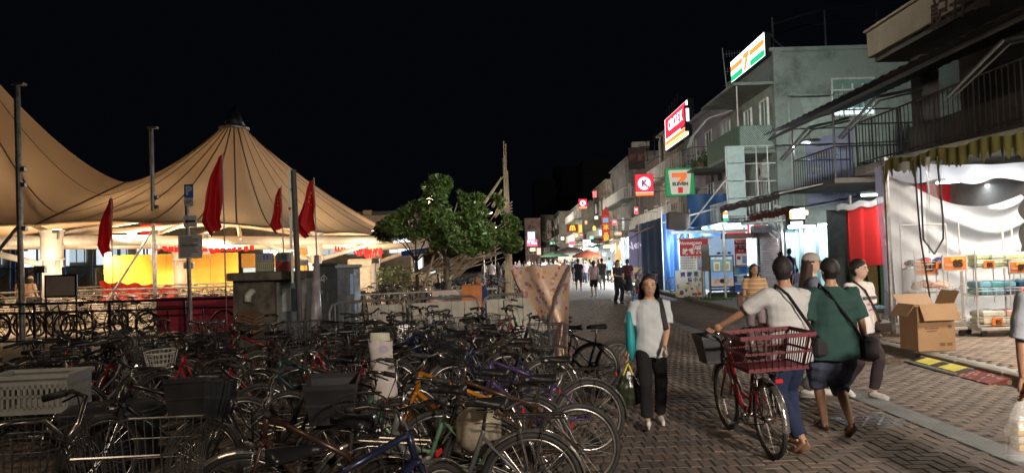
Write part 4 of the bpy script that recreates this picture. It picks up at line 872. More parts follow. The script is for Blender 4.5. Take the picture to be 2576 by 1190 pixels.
# slim direction post and white pole with weeds at their feet
p = G(1835, 750, .118); sp = thing('slim_signpost', 'low post of two grey legs holding a narrow brown plate beside the kerb', 'signpost', (p.x-1.0, p.y-.6, .118))
for s in (-.13, .13): MB().tube([(s, 0, 0), (s, 0, 1.2)], .026, 7).obj('leg', steel, sp)
MB().bev((0, -.03, 1.5), (.27, .05, .95), .01).obj('plate', mat('brown_plate', (.12, .10, .08), .6), sp)
po = MB().tube([(0, 0, 0), (0, 0, 2.75)], .04, 8).obj('awning_pole', whitep, None, loc=(p.x-.28, p.y-.5, .118)); tag(po, 'white steel pole beside the narrow brown plate, propping the blue awning', 'pole')
wd_ = MB(); rr = random.Random(12)
for k in range(300):
    x, y = p.x-.7+rr.gauss(0, .35), p.y-.6+rr.gauss(0, .22); hh = rr.uniform(.04, .16); a = rr.random()*6
    wd_.add([(x-.012, y, .118), (x+.012, y, .118), (x+math.cos(a)*.06, y+math.sin(a)*.06, .118+hh)], [(0, 1, 2)])
for k in range(220):
    y = rr.uniform(26, 31); x = KX(y)+rr.uniform(-.1, .25); hh = rr.uniform(.03, .1); wd_.add([(x-.015, y, .11), (x+.015, y, .11), (x+rr.uniform(-.05, .05), y, .11+hh)], [(0, 1, 2)])
tag(wd_.obj('weeds', mat('weed', (.07, .14, .03), .6, 0, .3, 8)), 'small green weeds along the kerb and round the posts', 'weeds', kind='stuff')
# --- blue tarpaulin stall and its awnings
blt = cloth2('blue_tarpaulin', (.04, .12, .30), .2, .45, .25, 2); blt2 = cloth2('blue_awning', (.10, .28, .46), .3, .5, .2, 2); wt = cloth2('white_tarpaulin', (.66, .68, .72), .35, .5, .08, 2)
ts = thing('blue_tarp_stall', 'stall closed with dark blue tarpaulin walls held by thin poles', 'stall')
def tarp(x0, x1, y0, y1, z0, z1, seed, amp=.06):
    def f(u, v):
        return (x0+(x1-x0)*u + amp*.4*noise.noise((u*3, v*2, seed)), y0+(y1-y0)*u + amp*math.sin(u*17+seed+2*v)*(1-.4*v) + amp*1.5*noise.noise((u*6, v*2, seed+5)), z0+(z1-z0)*v)
    return f
MB().sheet(tarp(7.15, 8.35, 33, 33, .12, 3.7, 1), 40, 20, .008).obj('tarp_wall', blt, ts, True); MB().sheet(tarp(8.35, 11.1, 33.0, 33.1, 1.9, 4.6, 4), 50, 16, .008).obj('tarp_wall', blt, ts, True)
def tside(u, v): return (7.15+.05*math.sin(u*20), 33+6*u, .12+3.4*v)
MB().sheet(tside, 40, 8, .008).obj('tarp_wall', blt, ts, True)
for x, y in ((7.1, 33), (7.1, 39), (8.4, 32.9)): MB().tube([(x, y, .12), (x, y, 3.9)], .03, 6).obj('pole', whitep, ts)
awning('purple-blue awning edged with cream poles under the green square sign', 33.2, 41, 10.8, 3.5, 4.3, 3.6, cloth2('violet_awning', (.09, .08, .28), .3, .6), None, None, False, seed=3)
awning('pale blue awning with a gutter in front of the corner house', 28.6, 33.0, 10.7, 2.9, 3.5, 2.95, blt2, None, None, False, seed=5)
for k, (a, b) in enumerate((((6.9, 32.2, 3.25), (9.4, 29.6, 3.85)), ((6.5, 36, 2.95), (8.8, 33.5, 3.9)), ((6.4, 38, 2.7), (8.3, 34.5, 4.1)), ((7.25, 30.5, 2.4), (8.55, 27.3, 4.75)))):
    o = MB().tube([a, b], .035, 6).obj('awning_pole', mat('pole_cream', (.55, .50, .40), .6) if k < 3 else whitep, None); tag(o, ['sloping cream pole under the pale awning edge', 'sloping cream pole crossing the purple awning', 'lowest sloping cream pole over the white shop', 'white diagonal pole rising past the four blank panels'][k], 'pole', 'sloping poles propping the awnings')
o = MB().bev((0, 0, 0), (.9, .5, .75), .04).obj('brown_crate_board', mat('brown_board', (.13, .10, .09), .8, 0, .3, 3), None, loc=P(1705, 556, 30.5), rot=(0, .05, 0)); tag(o, 'brown sheet metal box hanging at the corner of the blue awning', 'box')
# cable bundle on the corner
cb = MB(); rr = random.Random(3); c = P(1940, 545, 27.7)
for k in range(14):
    a = Vector((rr.uniform(-.9, .3), 0, rr.uniform(-.1, .25))); b_ = Vector((rr.uniform(.0, .35), 0, rr.uniform(-1.2, -.1)))
    cb.tube([a, a.lerp(b_, .35)+Vector((.25*rr.random(), -.08, -.1)), a.lerp(b_, .7)+Vector((.2, -.1*rr.random(), -.2*rr.random())), b_], .022, 5)
cb.tube([(.38, 0, .35), (.38, 0, -2.6)], .06, 7).tube([(.38, 0, .35), (.1, -.1, .42)], .06, 7)
tag(cb.obj('cable_bundle', mat('pvc_white', (.6, .58, .55), .5), None, loc=c), 'tangle of white cables spilling from a corner pipe under the first floor', 'cables')
o = MB().tube([P(1968, 366, 27.5), P(2150, 362, 24), P(2330, 352, 18)], .03, 5).tube([P(1570, 420, 50), P(1750, 370, 36), P(1968, 366, 27.5)], .02, 5).obj('overhead_cable', blackm, None); tag(o, 'black cable strung along the upper floors of the street', 'cable')
# --- purple "New" banner and the lit shops beyond it
vb = mat('violet_banner', (.20, .17, .30), .6, 0, .15, 1.2)
r = thing('new_banner', 'violet cloth banner reading New!!! with a cup picture, next to the blue tarpaulin', 'banner', (0, 0, 0)); a, b = P(1580, 585, 41), P(1650, 690, 41)
w, h = b.x-a.x, a.z-b.z; r.location = ((a.x+b.x)/2, 41, (a.z+b.z)/2)
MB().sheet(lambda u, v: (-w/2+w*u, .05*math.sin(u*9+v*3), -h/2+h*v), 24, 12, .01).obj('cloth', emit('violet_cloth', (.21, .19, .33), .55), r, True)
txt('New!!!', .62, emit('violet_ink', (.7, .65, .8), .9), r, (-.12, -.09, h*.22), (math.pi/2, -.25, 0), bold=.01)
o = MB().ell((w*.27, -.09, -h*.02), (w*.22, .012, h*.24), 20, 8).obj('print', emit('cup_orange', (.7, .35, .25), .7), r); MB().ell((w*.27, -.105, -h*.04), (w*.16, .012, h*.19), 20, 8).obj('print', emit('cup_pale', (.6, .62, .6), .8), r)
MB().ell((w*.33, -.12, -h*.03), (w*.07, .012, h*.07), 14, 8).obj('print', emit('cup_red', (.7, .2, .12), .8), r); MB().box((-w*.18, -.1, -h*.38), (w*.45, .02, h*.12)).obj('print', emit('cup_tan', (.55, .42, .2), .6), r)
r = thing('price_flag', 'upright white banner with blue characters beside the violet banner', 'banner', P(1641, 660, 40.5)); MB().bev((0, 0, 0), (.42, .03, 1.7), .01).obj('cloth', mat('flag_white', (.6, .63, .68), .6), r)
for k, ch in enumerate('魚蛋'): txt(ch, .36, mat('print_navy2', (.02, .05, .2), .6), r, (0, -.02, .35-k*.5), bold=.01)
def shop(label, y0, y1, col, s, depth=2.6, aw=None, goods=(), z1=2.9, cnt=True, X=None):
    """an open lit shop: side walls, back shelves with goods, ceiling tubes and an awning"""
    X = X or FX((y0+y1)/2); r = thing('open_shop', label, 'shop', (0, 0, 0), 0, 'open shops along the street'); wl = mat('shop_wall_%d' % y0, col, .7, 0, .1, 1)
    MB().box((X-depth/2, y1-.06, 1.6), (depth, .06, 3.0)).obj('side_wall', wl, r); MB().box((X-.04, (y0+y1)/2, 1.6), (.06, y1-y0-.2, 3.0)).obj('back_wall', wl, r)
    rr = random.Random(int(y0)); L = y1-y0
    for z in (.7, 1.25, 1.8):
        MB().box((X-.35, (y0+y1)/2, z), (.5, L-.6, .04)).obj('shelf', whitep, r)
    if cnt:
        MB().bev((X-depth+.2, (y0+y1)/2, .58), (.8, L-1, .9), .02).obj('counter', mat('counter_%d' % y0, (.5*col[0]+.2, .4, .35), .5), r)
    cols = [mat('goods_%d' % i, c, .5, 0, .2, 5) for i, c in enumerate(((.6, .1, .08), (.7, .5, .1), (.15, .35, .6), (.7, .68, .6), (.1, .4, .2), (.5, .25, .5)))]
    for k in range(26):
        MB().bev((X-depth+.2-rr.uniform(-.2, .2), y0+.8+rr.random()*(L-1.6), 1.03+rr.uniform(.05, .2)), (.3, .3, rr.uniform(.15, .4)), .03).obj('goods_box', rr.choice(cols), r)
        MB().bev((X-.35, y0+.5+rr.random()*(L-1), rr.choice((.9, 1.45, 2.0))), (.3, .35, .3), .03).obj('goods_box', rr.choice(cols), r)
    for k in range(int(L/2.4)+1):
        MB().tube([(X-depth+.3, y0+.6+k*2.3, 2.75), (X-.6, y0+.6+k*2.3, 2.75)], .035, 6).obj('tube_lamp', s, r)
    return r
shs = emit('shop_tube_cool', (.80, .92, 1), 30); shw = emit('shop_tube_warm', (1, .78, .48), 26)
shop('brilliant white shop just past the violet banner', 41.6, 50, (.7, .78, .82), shs, 3.4)
shop('warm lit snack shop beyond the brilliant white one', 50.5, 57, (.75, .55, .3), shw, 3.0)
shop('cool lit shop below the grey house', 58, 70, (.65, .72, .78), shs, 3.0)
shop('warm lit shop under the cream house', 71, 84, (.7, .55, .35), shw, 3.2)
shop('pale lit shop nearest the bend of the street', 85, 103, (.7, .68, .6), shs, 4.5, X=FX(94)-1)
area('shop_light', (8.1, 46, 2.7), (5.0, 45, .5), 3.0, 2200, COOL, 1.2); area('shop_light', (8.3, 54, 2.7), (5.0, 53, .4), 3.0, 1500, (1, .75, .45), 1.2); area('shop_light', (8.4, 64, 2.8), (5, 63, .4), 4.0, 2000, COOL, 1.2); area('shop_light', (8.4, 78, 2.8), (5, 77, .4), 4.0, 2200, WARMW, 1.2); area('shop_light', (7.5, 95, 2.8), (3, 95, .4), 5.0, 3000, WARMW, 1.2)
for i, (y0, y1, dep, z0, z1, c) in enumerate(((41.4, 46.5, 3.6, 3.9, 3.1, (.25, .27, .3)), (47, 52, 4.0, 3.8, 3.0, (.42, .40, .36)), (52.5, 58, 3.8, 3.9, 3.1, (.15, .15, .17)), (59, 66, 4.2, 3.7, 2.9, (.10, .25, .22)), (67, 76, 4.2, 3.8, 3.0, (.38, .30, .18)), (77, 88, 4.6, 3.8, 2.9, (.20, .22, .24)), (89, 104, 5.6, 3.7, 2.9, (.10, .24, .16)))):
    awning(['grey awning over the brilliant white shop', 'cream awning over the wall between white and warm shops', 'black awning over the warm snack shop', 'teal awning below the grey house', 'tan awning in front of the golden arches', 'dim grey awning beyond the tan one', 'long green awning nearest the bend'][i], y0, y1, FX(y0)+.2, dep, z0, z1, cloth2('awning_%d' % i, c, .3, .7), 'fabric awnings along the street', None, True, seed=i)
for i, (px, py, d) in enumerate(((1578, 605, 42), (1560, 622, 46), (1540, 628, 52), (1520, 640, 58), (1480, 640, 66))):
    p = P(px, py, d); o = MB().ell((0, 0, 0), (.09, .09, .13), 10, 8).obj('bare_bulb', bulb_e, None, loc=p); tag(o, ['bare bulb at the top corner of the violet banner', 'bare bulb on the edge of the grey awning', 'bare bulb over the warm snack shop', 'bare bulb over the teal awning edge', 'bare bulb beside the red umbrella'][i], 'lamp', 'bare bulbs under the awnings')
    MB().tube([(0, 0, .12), (0, 0, .45)], .012, 4).obj('cord', blackm, o)
umb_c = [cloth2('umbrella_grey', (.14, .12, .13), .3), cloth2('umbrella_red', (.26, .07, .06), .3), cloth2('umbrella_green', (.10, .20, .13), .3)]
for i, (px, py, d, rad) in enumerate(((1434, 622, 60, 1.35), (1477, 632, 57, 1.2), (1395, 634, 72, 1.5))):
    p = P(px, py, d); r = thing('parasol', ['grey and maroon parasol in the middle of the street stalls', 'dark red parasol beside the grey one', 'green canopy parasol beyond the grey one'][i], 'parasol', (p.x, d, 0), 0, 'parasols over street stalls')
    m_ = MB(); n = 16; m_.loft([(0, 0, p.z-.35, rad, rad), (0, 0, p.z-.15, rad*.62, rad*.62), (0, 0, p.z+.05, .03, .03)], n, caps=False); m_.loft([(0, 0, p.z-.5, rad*1.01, rad*1.01), (0, 0, p.z-.35, rad, rad)], n, caps=False)
    m_.obj('canopy', umb_c[i], r); MB().tube([(0, 0, 0), (0, 0, p.z)], .03, 6).obj('pole', steel, r)
# --- near stall: hanging white sheet, clear plastic strips, racks of packs with price cards
st = thing('tissue_stall', 'stall closed with a sagging white sheet and clear plastic strips under a ragged olive fringe', 'stall')
YS = 14.1
def sh1(u, v):                                                         # v: 0 bottom .. 1 top
    x = 7.62+4.0*u; sag = math.sin(u*math.pi); top = 3.35 - .85*sag**1.3*(1-.15*u)
    z = .2+(top-.2)*v; fold = (.15+.08*noise.noise((u*3, v*3, 7)))*(abs(math.sin(6.0*(z+.95*sag**1.3)+1.6*u+.8*noise.noise((u*4, v*2, 5))))-.5)*max(0, v-.25)*1.6*(.35+sag) + .05*math.sin(u*30)*(1-v)
    return (x, YS+.15+fold+.07*noise.noise((u*5, v*5, 2)), z)
MB().sheet(sh1, 70, 50, .01).obj('white_sheet', cloth2('sheet_white', (.76, .76, .78), .4, .55, .05, 1), st, True)
def sh2(u, v):
    x = 7.62+4.0*u; sag = math.sin(u*math.pi); z = 3.5-.1*sag-(.28+.12*math.sin(u*11)**2)*(1-v); return (x, YS-.0+.06*math.sin(u*25), z)
MB().sheet(sh2, 70, 6, .01).obj('gathered_sheet', cloth2('sheet_bluish', (.66, .72, .84), .4, .5), st, True)
CA, CB = Vector((7.16, 13.3, 3.42)), Vector((8.35, 9.0, 3.55))              # canopy edge running along the street
olive = cloth2('olive_fringe', (.13, .12, .035), .25, .5, .35, 6)
rr = random.Random(8); prof = [rr.uniform(.05, .5) if q_ % 2 else rr.uniform(0, .2) for q_ in range(90)]
def fr_(u, v):
    i = u*84; k = int(i); f = i-k; d = prof[k]*(1-f)+prof[k+1]*f; q = CA.lerp(CB, u); return (q.x-.02*math.sin(u*140), q.y, q.z-(.16+d*.6)*(1-v)+.03*math.sin(u*30))
MB().sheet(fr_, 170, 4, .006).obj('fringe', olive, st)
MB().sheet(lambda u, v: tuple(CA.lerp(CB, u).lerp(Vector((11.2, CA.y-4.0*u, 3.75)), v)+Vector((0, 0, .05-.08*math.sin(v*3)))), 20, 12, .01).obj('canopy', cloth2('canopy_olive', (.16, .15, .09), .3, .6), st)
clr = mat('clear_plastic', (.8, .82, .85), .12, 0, .1, 3, .4, 6, alpha=.22)
zip_ = mat('black_zip', (.02, .02, .02), .6)
for i, (u0, u1, zb) in enumerate(((0, .16, .35), (.19, .27, 1.75), (.72, .80, 1.75), (.83, .90, 1.72))):
    a, b = CA.lerp(CB, u0), CA.lerp(CB, u1); L = (b-a)
    MB().sheet(lambda u, v: tuple(a+L*u+Vector((.06*math.sin(u*7+i), .04*math.sin(v*6+u*4), 0))+Vector((0, 0, -.1-(a.z-zb)*(1-v)))), 10, 14, .006).obj('plastic_strip', clr, st, True)
    for s, q in enumerate((a, b)):
        if i == 0: pts = [q+Vector((-.02, 0, -.1)), q+Vector((.03, 0, -1.5)), q+Vector((.10+.1*s, 0, zb-q.z))]
        else: pts = [q+Vector((-.02, 0, -.12)), q+Vector((-.03+.06*s, 0, -1.2)), q+Vector((-.03+.05*s, 0, zb+.15-q.z)), (a+b)/2+Vector((0, 0, zb-.12-a.z))]
        MB().tube(pts, (.014, .02), 5).obj('zip', zip_, st)
MB().tube([(7.2, 13.35, .1), (7.18, 13.3, 3.5)], .05, 8).obj('pole', steel, st); MB().tube([(11.3, 14.2, .1), (11.3, 14.2, 3.6)], .05, 8).obj('pole', steel, st)
MB().sheet(lambda u, v: (7.18+.04*math.sin(v*5), 13.35+.28*u, .15+3.2*v), 8, 10, .006).obj('plastic_strip', cloth2('lilac_plastic', (.42, .42, .60), .4, .3, alpha=.4), st, True)
MB().bev((10.0, 16.5, 2.95), (.85, .05, .6), .02).obj('red_cloth', redflag, st); MB().bev((10.9, 16.5, 3.0), (.8, .05, .55), .02).obj('printed_cloth', blobs('tan_print', (.4, .32, .18), ((.4, .32, .18), (.2, .15, .08), (.45, .38, .25)), 4), st)
tubelamp('tube lamp glimpsed behind the sagging white sheet', (9.3, 15.2, 3.15), (10.4, 15.2, 3.2), pw=28, col=COOL)
# dark red parasol edge at the picture border
r = thing('parasol', 'dark maroon parasol whose corner juts in over the price cards', 'parasol', (8.9, 9.6, 0)); m_ = MB()
m_.add([(-1.75, 0, 2.83), (0, -1.7, 2.83), (1.7, 0, 2.83), (0, 1.7, 2.83), (0, 0, 3.55)], [(0,1,4),(1,2,4),(2,3,4),(3,0,4)]); m_.obj('canopy', cloth2('maroon', (.08, .018, .02), .1), r); MB().tube([(0, 0, 0.12), (0, 0, 3.5)], .03, 6).obj('pole', steel, r)
for q in ((-1.7, 0), (0, -1.65), (1.65, 0), (0, 1.65)): MB().tube([(0, 0, 3.45), (q[0], q[1], 2.79)], .014, 5).obj('rib', steel, r)
# red curtain stall next to it, further back
rc = thing('red_curtain_stall', 'stall wrapped in red tarpaulin under dark awnings, in the alley mouth', 'stall')
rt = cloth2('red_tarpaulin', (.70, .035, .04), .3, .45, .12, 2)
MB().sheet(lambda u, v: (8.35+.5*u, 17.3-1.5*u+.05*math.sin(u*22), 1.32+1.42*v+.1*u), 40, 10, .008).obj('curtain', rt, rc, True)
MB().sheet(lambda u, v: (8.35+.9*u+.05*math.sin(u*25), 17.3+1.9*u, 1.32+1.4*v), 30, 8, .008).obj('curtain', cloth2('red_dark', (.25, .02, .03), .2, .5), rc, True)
MB().sheet(lambda u, v: (8.1+.75*u, 17.3-1.5*u, 2.72+.14*v+.1*u+.03*math.sin(u*20)), 30, 3, .03).obj('rolled_sheet', mat('grey_sheet', (.3, .31, .33), .6), rc, True)
for x, y in ((8.45, 17.35), (9.0, 16.0)): MB().tube([(x, y, .12), (x, y, 3.1)], .035, 6).obj('pole', steel, rc)
for k in range(4): MB().bev((9.6+k*.35, 19.5, 1.05), (.28, .3, 1.7), .02).obj('carton_column', mat('stacked_cartons', (.25, .17, .05), .8) if k % 2 else mat('stacked_green', (.1, .2, .1), .8), rc)
MB().box((10.3, 19.9, 1.6), (2.6, .05, 2.6)).obj('back_wall', mat('alley_wall', (.12, .13, .13), .8), rc)
awning('dark slate awning reaching out over the red curtain stall', 17.6, 22.6, 10.4, 3.6, 3.95, 3.3, cloth2('slate_awning', (.06, .06, .07), .1, .7), None, None, False, seed=9, legs=False)
awning('red scalloped awning between the dark awning and the notice windows', 21.6, 25.2, 11.2, 2.6, 3.5, 3.15, cloth2('brick_awning', (.30, .07, .06), .3, .7), None, None, True, seed=2, legs=False)
# mural poster on the end wall
a, b = P(2025, 352, 28.0), P(2153, 490, 28.0); r = thing('wall_poster', 'very large faded blue advertising sheet with tables of print on the end wall', 'poster', ((a.x+b.x)/2, 27.95, (a.z+b.z)/2-.2)); w, h = b.x-a.x, a.z-b.z+.6
pm = mat('faded_blue_sheet', (.25, .26, .38), .7, 0, .12, .7, dirt=(.33, .32, .40), dscale=.5)
MB().add([(-w/2, .02, -h/2), (w/2, .02, -h/2+.3), (w/2, .02, h/2+.35), (-w/2, .02, h/2-.2), (-w/2, .05, -h/2), (w/2, .05, -h/2+.3), (w/2, .05, h/2+.35), (-w/2, .05, h/2-.2)], [(0,1,2,3),(7,6,5,4),(0,4,5,1),(1,5,6,2),(2,6,7,3),(3,7,4,0)]).obj('sheet', pm, r)
rr = random.Random(6); pc = [mat('poster_%d' % i, c, .8) for i, c in enumerate(((.35, .36, .42), (.16, .17, .26), (.40, .36, .24), (.32, .22, .26)))]
for k in range(46):
    x, z = rr.uniform(-w*.42, w*.38), rr.uniform(-h*.42, h*.4); MB().box((x, .012, z+.1*x/w), (rr.uniform(.12, .5), .008, rr.uniform(.03, .1))).obj('print', rr.choice(pc), r)
for k in range(4): MB().tube([(w*.05+k*.33+.13*math.cos(t), .01, -h*.27+.13*math.sin(t)) for t in [i*math.pi/7 for i in range(14)]], .02, 4, closed=True).obj('print', pc[1], r)
txt('37½ 94%', .2, pc[3], r, (-w*.3, .005, h*.28))
# racks
def rack(label, cx, y, w, rows, cards, rz=0, seed=1, lvl=(.2, .78, 1.32, 1.75)):
    r = thing('wire_rack', label, 'display rack', (cx, y, .135), rz, 'white wire racks of the stall')
    bs = MB().bev((0, 0, .14), (w, .6, .06), .01).obj('trolley_base', mat('rack_base', (.55, .50, .42), .6), r)
    for sx_ in (-1, 1):
        for sy in (-1, 1):
            MB().tube([(sx_*(w/2-.08)+.02, sy*.22-.02, .055), (sx_*(w/2-.08)+.02, sy*.22+.02, .055)], .055, 12).obj('caster', blackp, bs)
    f = MB()
    for s in (-1, 1):
        f.tube([(s*w/2, .2, .16), (s*w/2, .2, 2.05)], .016, 6).tube([(s*w/2, -.22, .16), (s*w/2, -.22, 1.55)], .014, 6)
    f.tube([(-w/2, .2, 2.05), (w/2, .2, 2.05)], .016, 6); f.obj('frame', whitep, r)
    rr = random.Random(seed)
    for li, (z, c, kind) in enumerate(rows):
        g = MB()
        for k in range(13): g.tube([(-w/2+w*k/12, -.26, z), (-w/2+w*k/12, .2, z)], .005, 4)
        for q in (z, z+.09, z+.14): g.tube([(-w/2, .2, z), (-w/2, -.26, q), (w/2, -.26, q), (w/2, .2, z)], .007, 4)
        for k in range(13): g.tube([(-w/2+w*k/12, -.26, z), (-w/2+w*k/12, -.26, z+.14)], .004, 4)
        g.obj('wire_shelf', whitep, r)
        if kind == 'pack':
            n = max(3, int(w/.2))
            for i in range(n):
                for j in range(2 if li < 3 else 2):
                    cc = c[rr.randrange(len(c))]; MB().bev((-w/2+.06+(i+.5)*(w-.1)/n, -.06+rr.uniform(-.03, .03), z+.075+j*.125), ((w-.12)/n*.96, .36, .12), .03, (rr.uniform(-.05, .05), rr.uniform(-.05, .05), rr.uniform(-.1, .1))).obj('pack', cc, r)
        elif kind == 'soft':
            for i in range(14): MB().ell((rr.uniform(-w*.42, w*.42), rr.uniform(-.2, .1), z+.1+rr.uniform(0, .08)), (.11, .09, .06), 8, 6, (0, 0, rr.random()*3)).obj('pouch', c[rr.randrange(len(c))], r)
        for q in cards[li] if li < len(cards) else ():
            ccd = thing_part_card(r, q, -.30, z+.07, .19, .14)
    return r
card_o = mat('card_orange', (.80, .25, .06), .5, 0, .05); card_p = mat('card_pink', (.78, .33, .30), .5, 0, .05); card_y = mat('card_yellow', (.85, .55, .08), .5)
def thing_part_card(r, x, y, z, w, h, big=False):
    pink = not big and int(abs(x)*100) % 2 == 1
    o = MB().bev((x, y, z), (w, .01, h), .003).obj('price_card', card_p if pink else card_o, r)
    if big:
        MB().bev((x, y+.008, z), (w+.03, .01, h+.03), .004).obj('border', whitep, o); MB().box((x+w*.05, y-.008, z+h*.33), (w*.5, .004, h*.22)).obj('print', card_y, o)
        MB().box((x-w*.3, y-.008, z-h*.1), (w*.22, .004, h*.3)).obj('print', card_p, o)
    txt('85' if not pink else '¥5', h*(.62 if big else .8), mat('card_ink', (.06, .025, .01), .6), o, (x+w*.08, y-.01, z-h*.1), bold=.006 if big else .003); return o
gp = [mat('pack_green', (.62, .68, .38), .35, 0, .1, 4), mat('pack_white', (.68, .70, .58), .35, 0, .1, 4), mat('pack_lime', (.50, .62, .30), .35)]
bp_ = [mat('pack_blue', (.10, .26, .55), .35, 0, .15, 4), mat('pack_sky', (.22, .48, .62), .35), mat('pack_teal', (.12, .40, .45), .35), mat('pack_navy', (.03, .08, .16), .35)]
cp = [mat('pack_cream', (.72, .64, .42), .35, 0, .1, 4), mat('pack_pale', (.74, .70, .60), .35), mat('pack_peach', (.72, .45, .36), .35)]
dm = [mat('pouch_navy', (.03, .05, .2), .35), mat('pouch_red', (.5, .05, .05), .35), mat('pouch_black', (.03, .03, .04), .4)]
tl_ = [mat('pack_aqua', (.28, .58, .60), .35), mat('pack_teal', (.12, .40, .45))]; yl = [mat('pack_yellow', (.78, .58, .05), .35), mat('pack_lemon', (.75, .66, .25), .35)]
rack('narrow rack with dark pouches over pink rolls behind the open carton', 7.78, 13.0, .86, [(.2, cp, 'pack'), (.78, cp[2:], 'soft'), (1.22, dm, 'soft')], [(), (), (.0,)], 0, 1)
rack('rack with green and white packs over blue packs, right of the dark pouches', 8.78, 12.75, .98, [(.2, cp, 'pack'), (.72, bp_, 'pack'), (1.22, gp, 'pack')], [(-.2, .33), (.33,), (-.3, .2)], 0, 2)
rack('rack with pale green packs over aqua packs, second before the picture edge', 9.78, 13.05, .94, [(.2, cp[:2]+yl[1:], 'pack'), (.72, tl_, 'pack'), (1.22, gp, 'pack')], [(-.1, .3), (-.15, .32), (-.2, .25)], 0, 3)
rack('rack with yellow packs cut off by the picture edge', 10.55, 12.5, .98, [(.2, yl, 'pack'), (.72, gp[2:], 'pack'), (1.22, yl, 'pack')], [(), (), (-.1,)], 0, 4)
for i, (px, py, wpx, d, tl) in enumerate(((2330, 674, 52, 12.8, .0), (2402, 662, 56, 12.5, .03), (2474, 657, 50, 12.8, -.02), (2564, 672, 46, 12.3, .03))):
    p = P(px, py, d); r = thing('price_sign', ['85 price sign above the dark pouches', 'orange 85 price sign above the green packs, second from the carton', '85 price sign with a yellow patch, third from the carton', '85 price sign touching the picture edge'][i], 'price sign', p, 0, 'orange price signs on the racks'); w = wpx/1755*d
    o = MB().bev((0, 0, 0), (w, .015, w*.58), .004).obj('card', card_o, r); fr = MB()
    for s in (-1, 1): fr.box((s*w*.53, .012, 0), (.03, .03, w*.66)); fr.box((0, .012, s*w*.33), (w*1.1, .03, .03))
    fr.tube([(-w*.5, .02, -w*.3), (-w*.5, .02, -.75)], .01, 5).tube([(w*.5, .02, -w*.3), (w*.5, .02, -.75)], .01, 5); fr.obj('frame', whitep, r)
    MB().box((w*.1, -.012, w*.17), (w*.62, .006, w*.15)).obj('print', card_y, r); MB().box((-w*.25, -.012, -w*.08), (w*.4, .006, w*.09)).obj('print', card_p, r)
    txt('85', w*.42, mat('card_ink', (.06, .025, .01)), r, (w*.12, -.018, -w*.03), bold=.012)
# open carton
p = G(2345, 884, .13); cx = thing('open_carton', 'open brown carton with its flaps turned out at the edge of the pavement', 'carton', (p.x+.08, p.y+.25, .135), .10); cx.scale = (.76, .8, .97)
kraft = mat('kraft_board', (.36, .22, .12), .75, 0, .08, 3, .15, 60, dirt=(.30, .18, .10), dscale=2); tk = .008
for (c, d) in (((0, -.27, .36), (.82, tk, .72)), ((0, .27, .36), (.82, tk, .72)), ((-.406, 0, .36), (tk, .53, .72)), ((.406, 0, .36), (tk, .53, .72))): MB().box(c, d).obj('side', kraft, cx)
MB().box((0, 0, .006), (.8, .52, .01)).obj('bottom', kraft, cx)
MB().box((0, -.40, .63), (.80, tk, .29), (R(-58)+R(30), 0, 0)).obj('flap', kraft, cx); MB().box((-.53, 0, .66), (tk, .52, .27), (0, R(68)-R(22), 0)).obj('flap', kraft, cx)
MB().box((.49, 0, .84), (tk, .52, .27), (0, R(35), 0)).obj('flap', kraft, cx); MB().box((0, .36, .80), (.80, tk, .27), (R(-50), 0, 0)).obj('flap', kraft, cx)
kp = mat('kraft_print', (.16, .09, .05), .8)
for x, z, w, h in ((.12, .1, .12, .05), (.28, .1, .12, .05), (-.1, .36, .3, .02), (-.1, .32, .22, .02), (.3, .38, .08, .05)): MB().box((x, -.276, z), (w, .002, h)).obj('print', kp, cx)
# kerb ramp mats
def ramp(label, x0, y0, x1, y1, m, wd, nm):
    a, b = Vector((x0, y0, 0)), Vector((x1, y1, 0)); d = (b-a); n = Vector((-d.y, d.x, 0)).normalized()*wd; m_ = MB()
    if n.x > 0: n = -n
    for k in range(2):
        q0, q1 = a.lerp(b, k/2+.005), a.lerp(b, (k+1)/2-.005)
        m_.add([q0+Vector((0, 0, .10)), q1+Vector((0, 0, .10)), q1+n+Vector((0, 0, .015)), q0+n+Vector((0, 0, .015)), q0, q1, q1+n, q0+n], [(0,1,2,3),(7,6,5,4),(0,4,5,1),(1,5,6,2),(2,6,7,3),(3,7,4,0)])
    return tag(m_.obj(nm, m), label, 'ramp')
a, b, c, d = G(2300, 910), G(2432, 945), G(2432, 945), G(2535, 968)
o = ramp('black rubber kerb ramp with two yellow patches', KX(a.y)-.06, a.y-.05, KX(b.y)-.06, b.y+.0, mat('black_rubber', (.03, .03, .03), .6, 0, .3, 30, .5, 80), .34, 'kerb_ramp')
def _patch(t, o, L=.36):
    y = a.y-.05+(b.y-a.y)*t; x = KX(y)-.06-.17; return MB().box((x, y, .068), (.2, L, .008), (0, -R(14), 0)).obj('patch', mat('yellow_patch', (.62, .55, .10), .5), o)
_patch(.27, o); _patch(.73, o)
for k in range(26):
    t = (k+.5)/26; y = a.y+(b.y-a.y)*t
    for s in (.06, .29): MB().ell((KX(y)-.06-s, y, .10-s*.25), (.016, .016, .01), 6, 4).obj('stud', mat('stud_grey', (.3, .3, .28), .5), o)
ramp('worn red and cream patterned mat lying against the kerb past the black ramp', KX(c.y)-.05, c.y, KX(d.y)-.05, d.y, blobs('red_mat', (.16, .03, .03), ((.4, .06, .05), (.35, .28, .18), (.12, .02, .02), (.3, .22, .16)), 14), .32, 'mat')

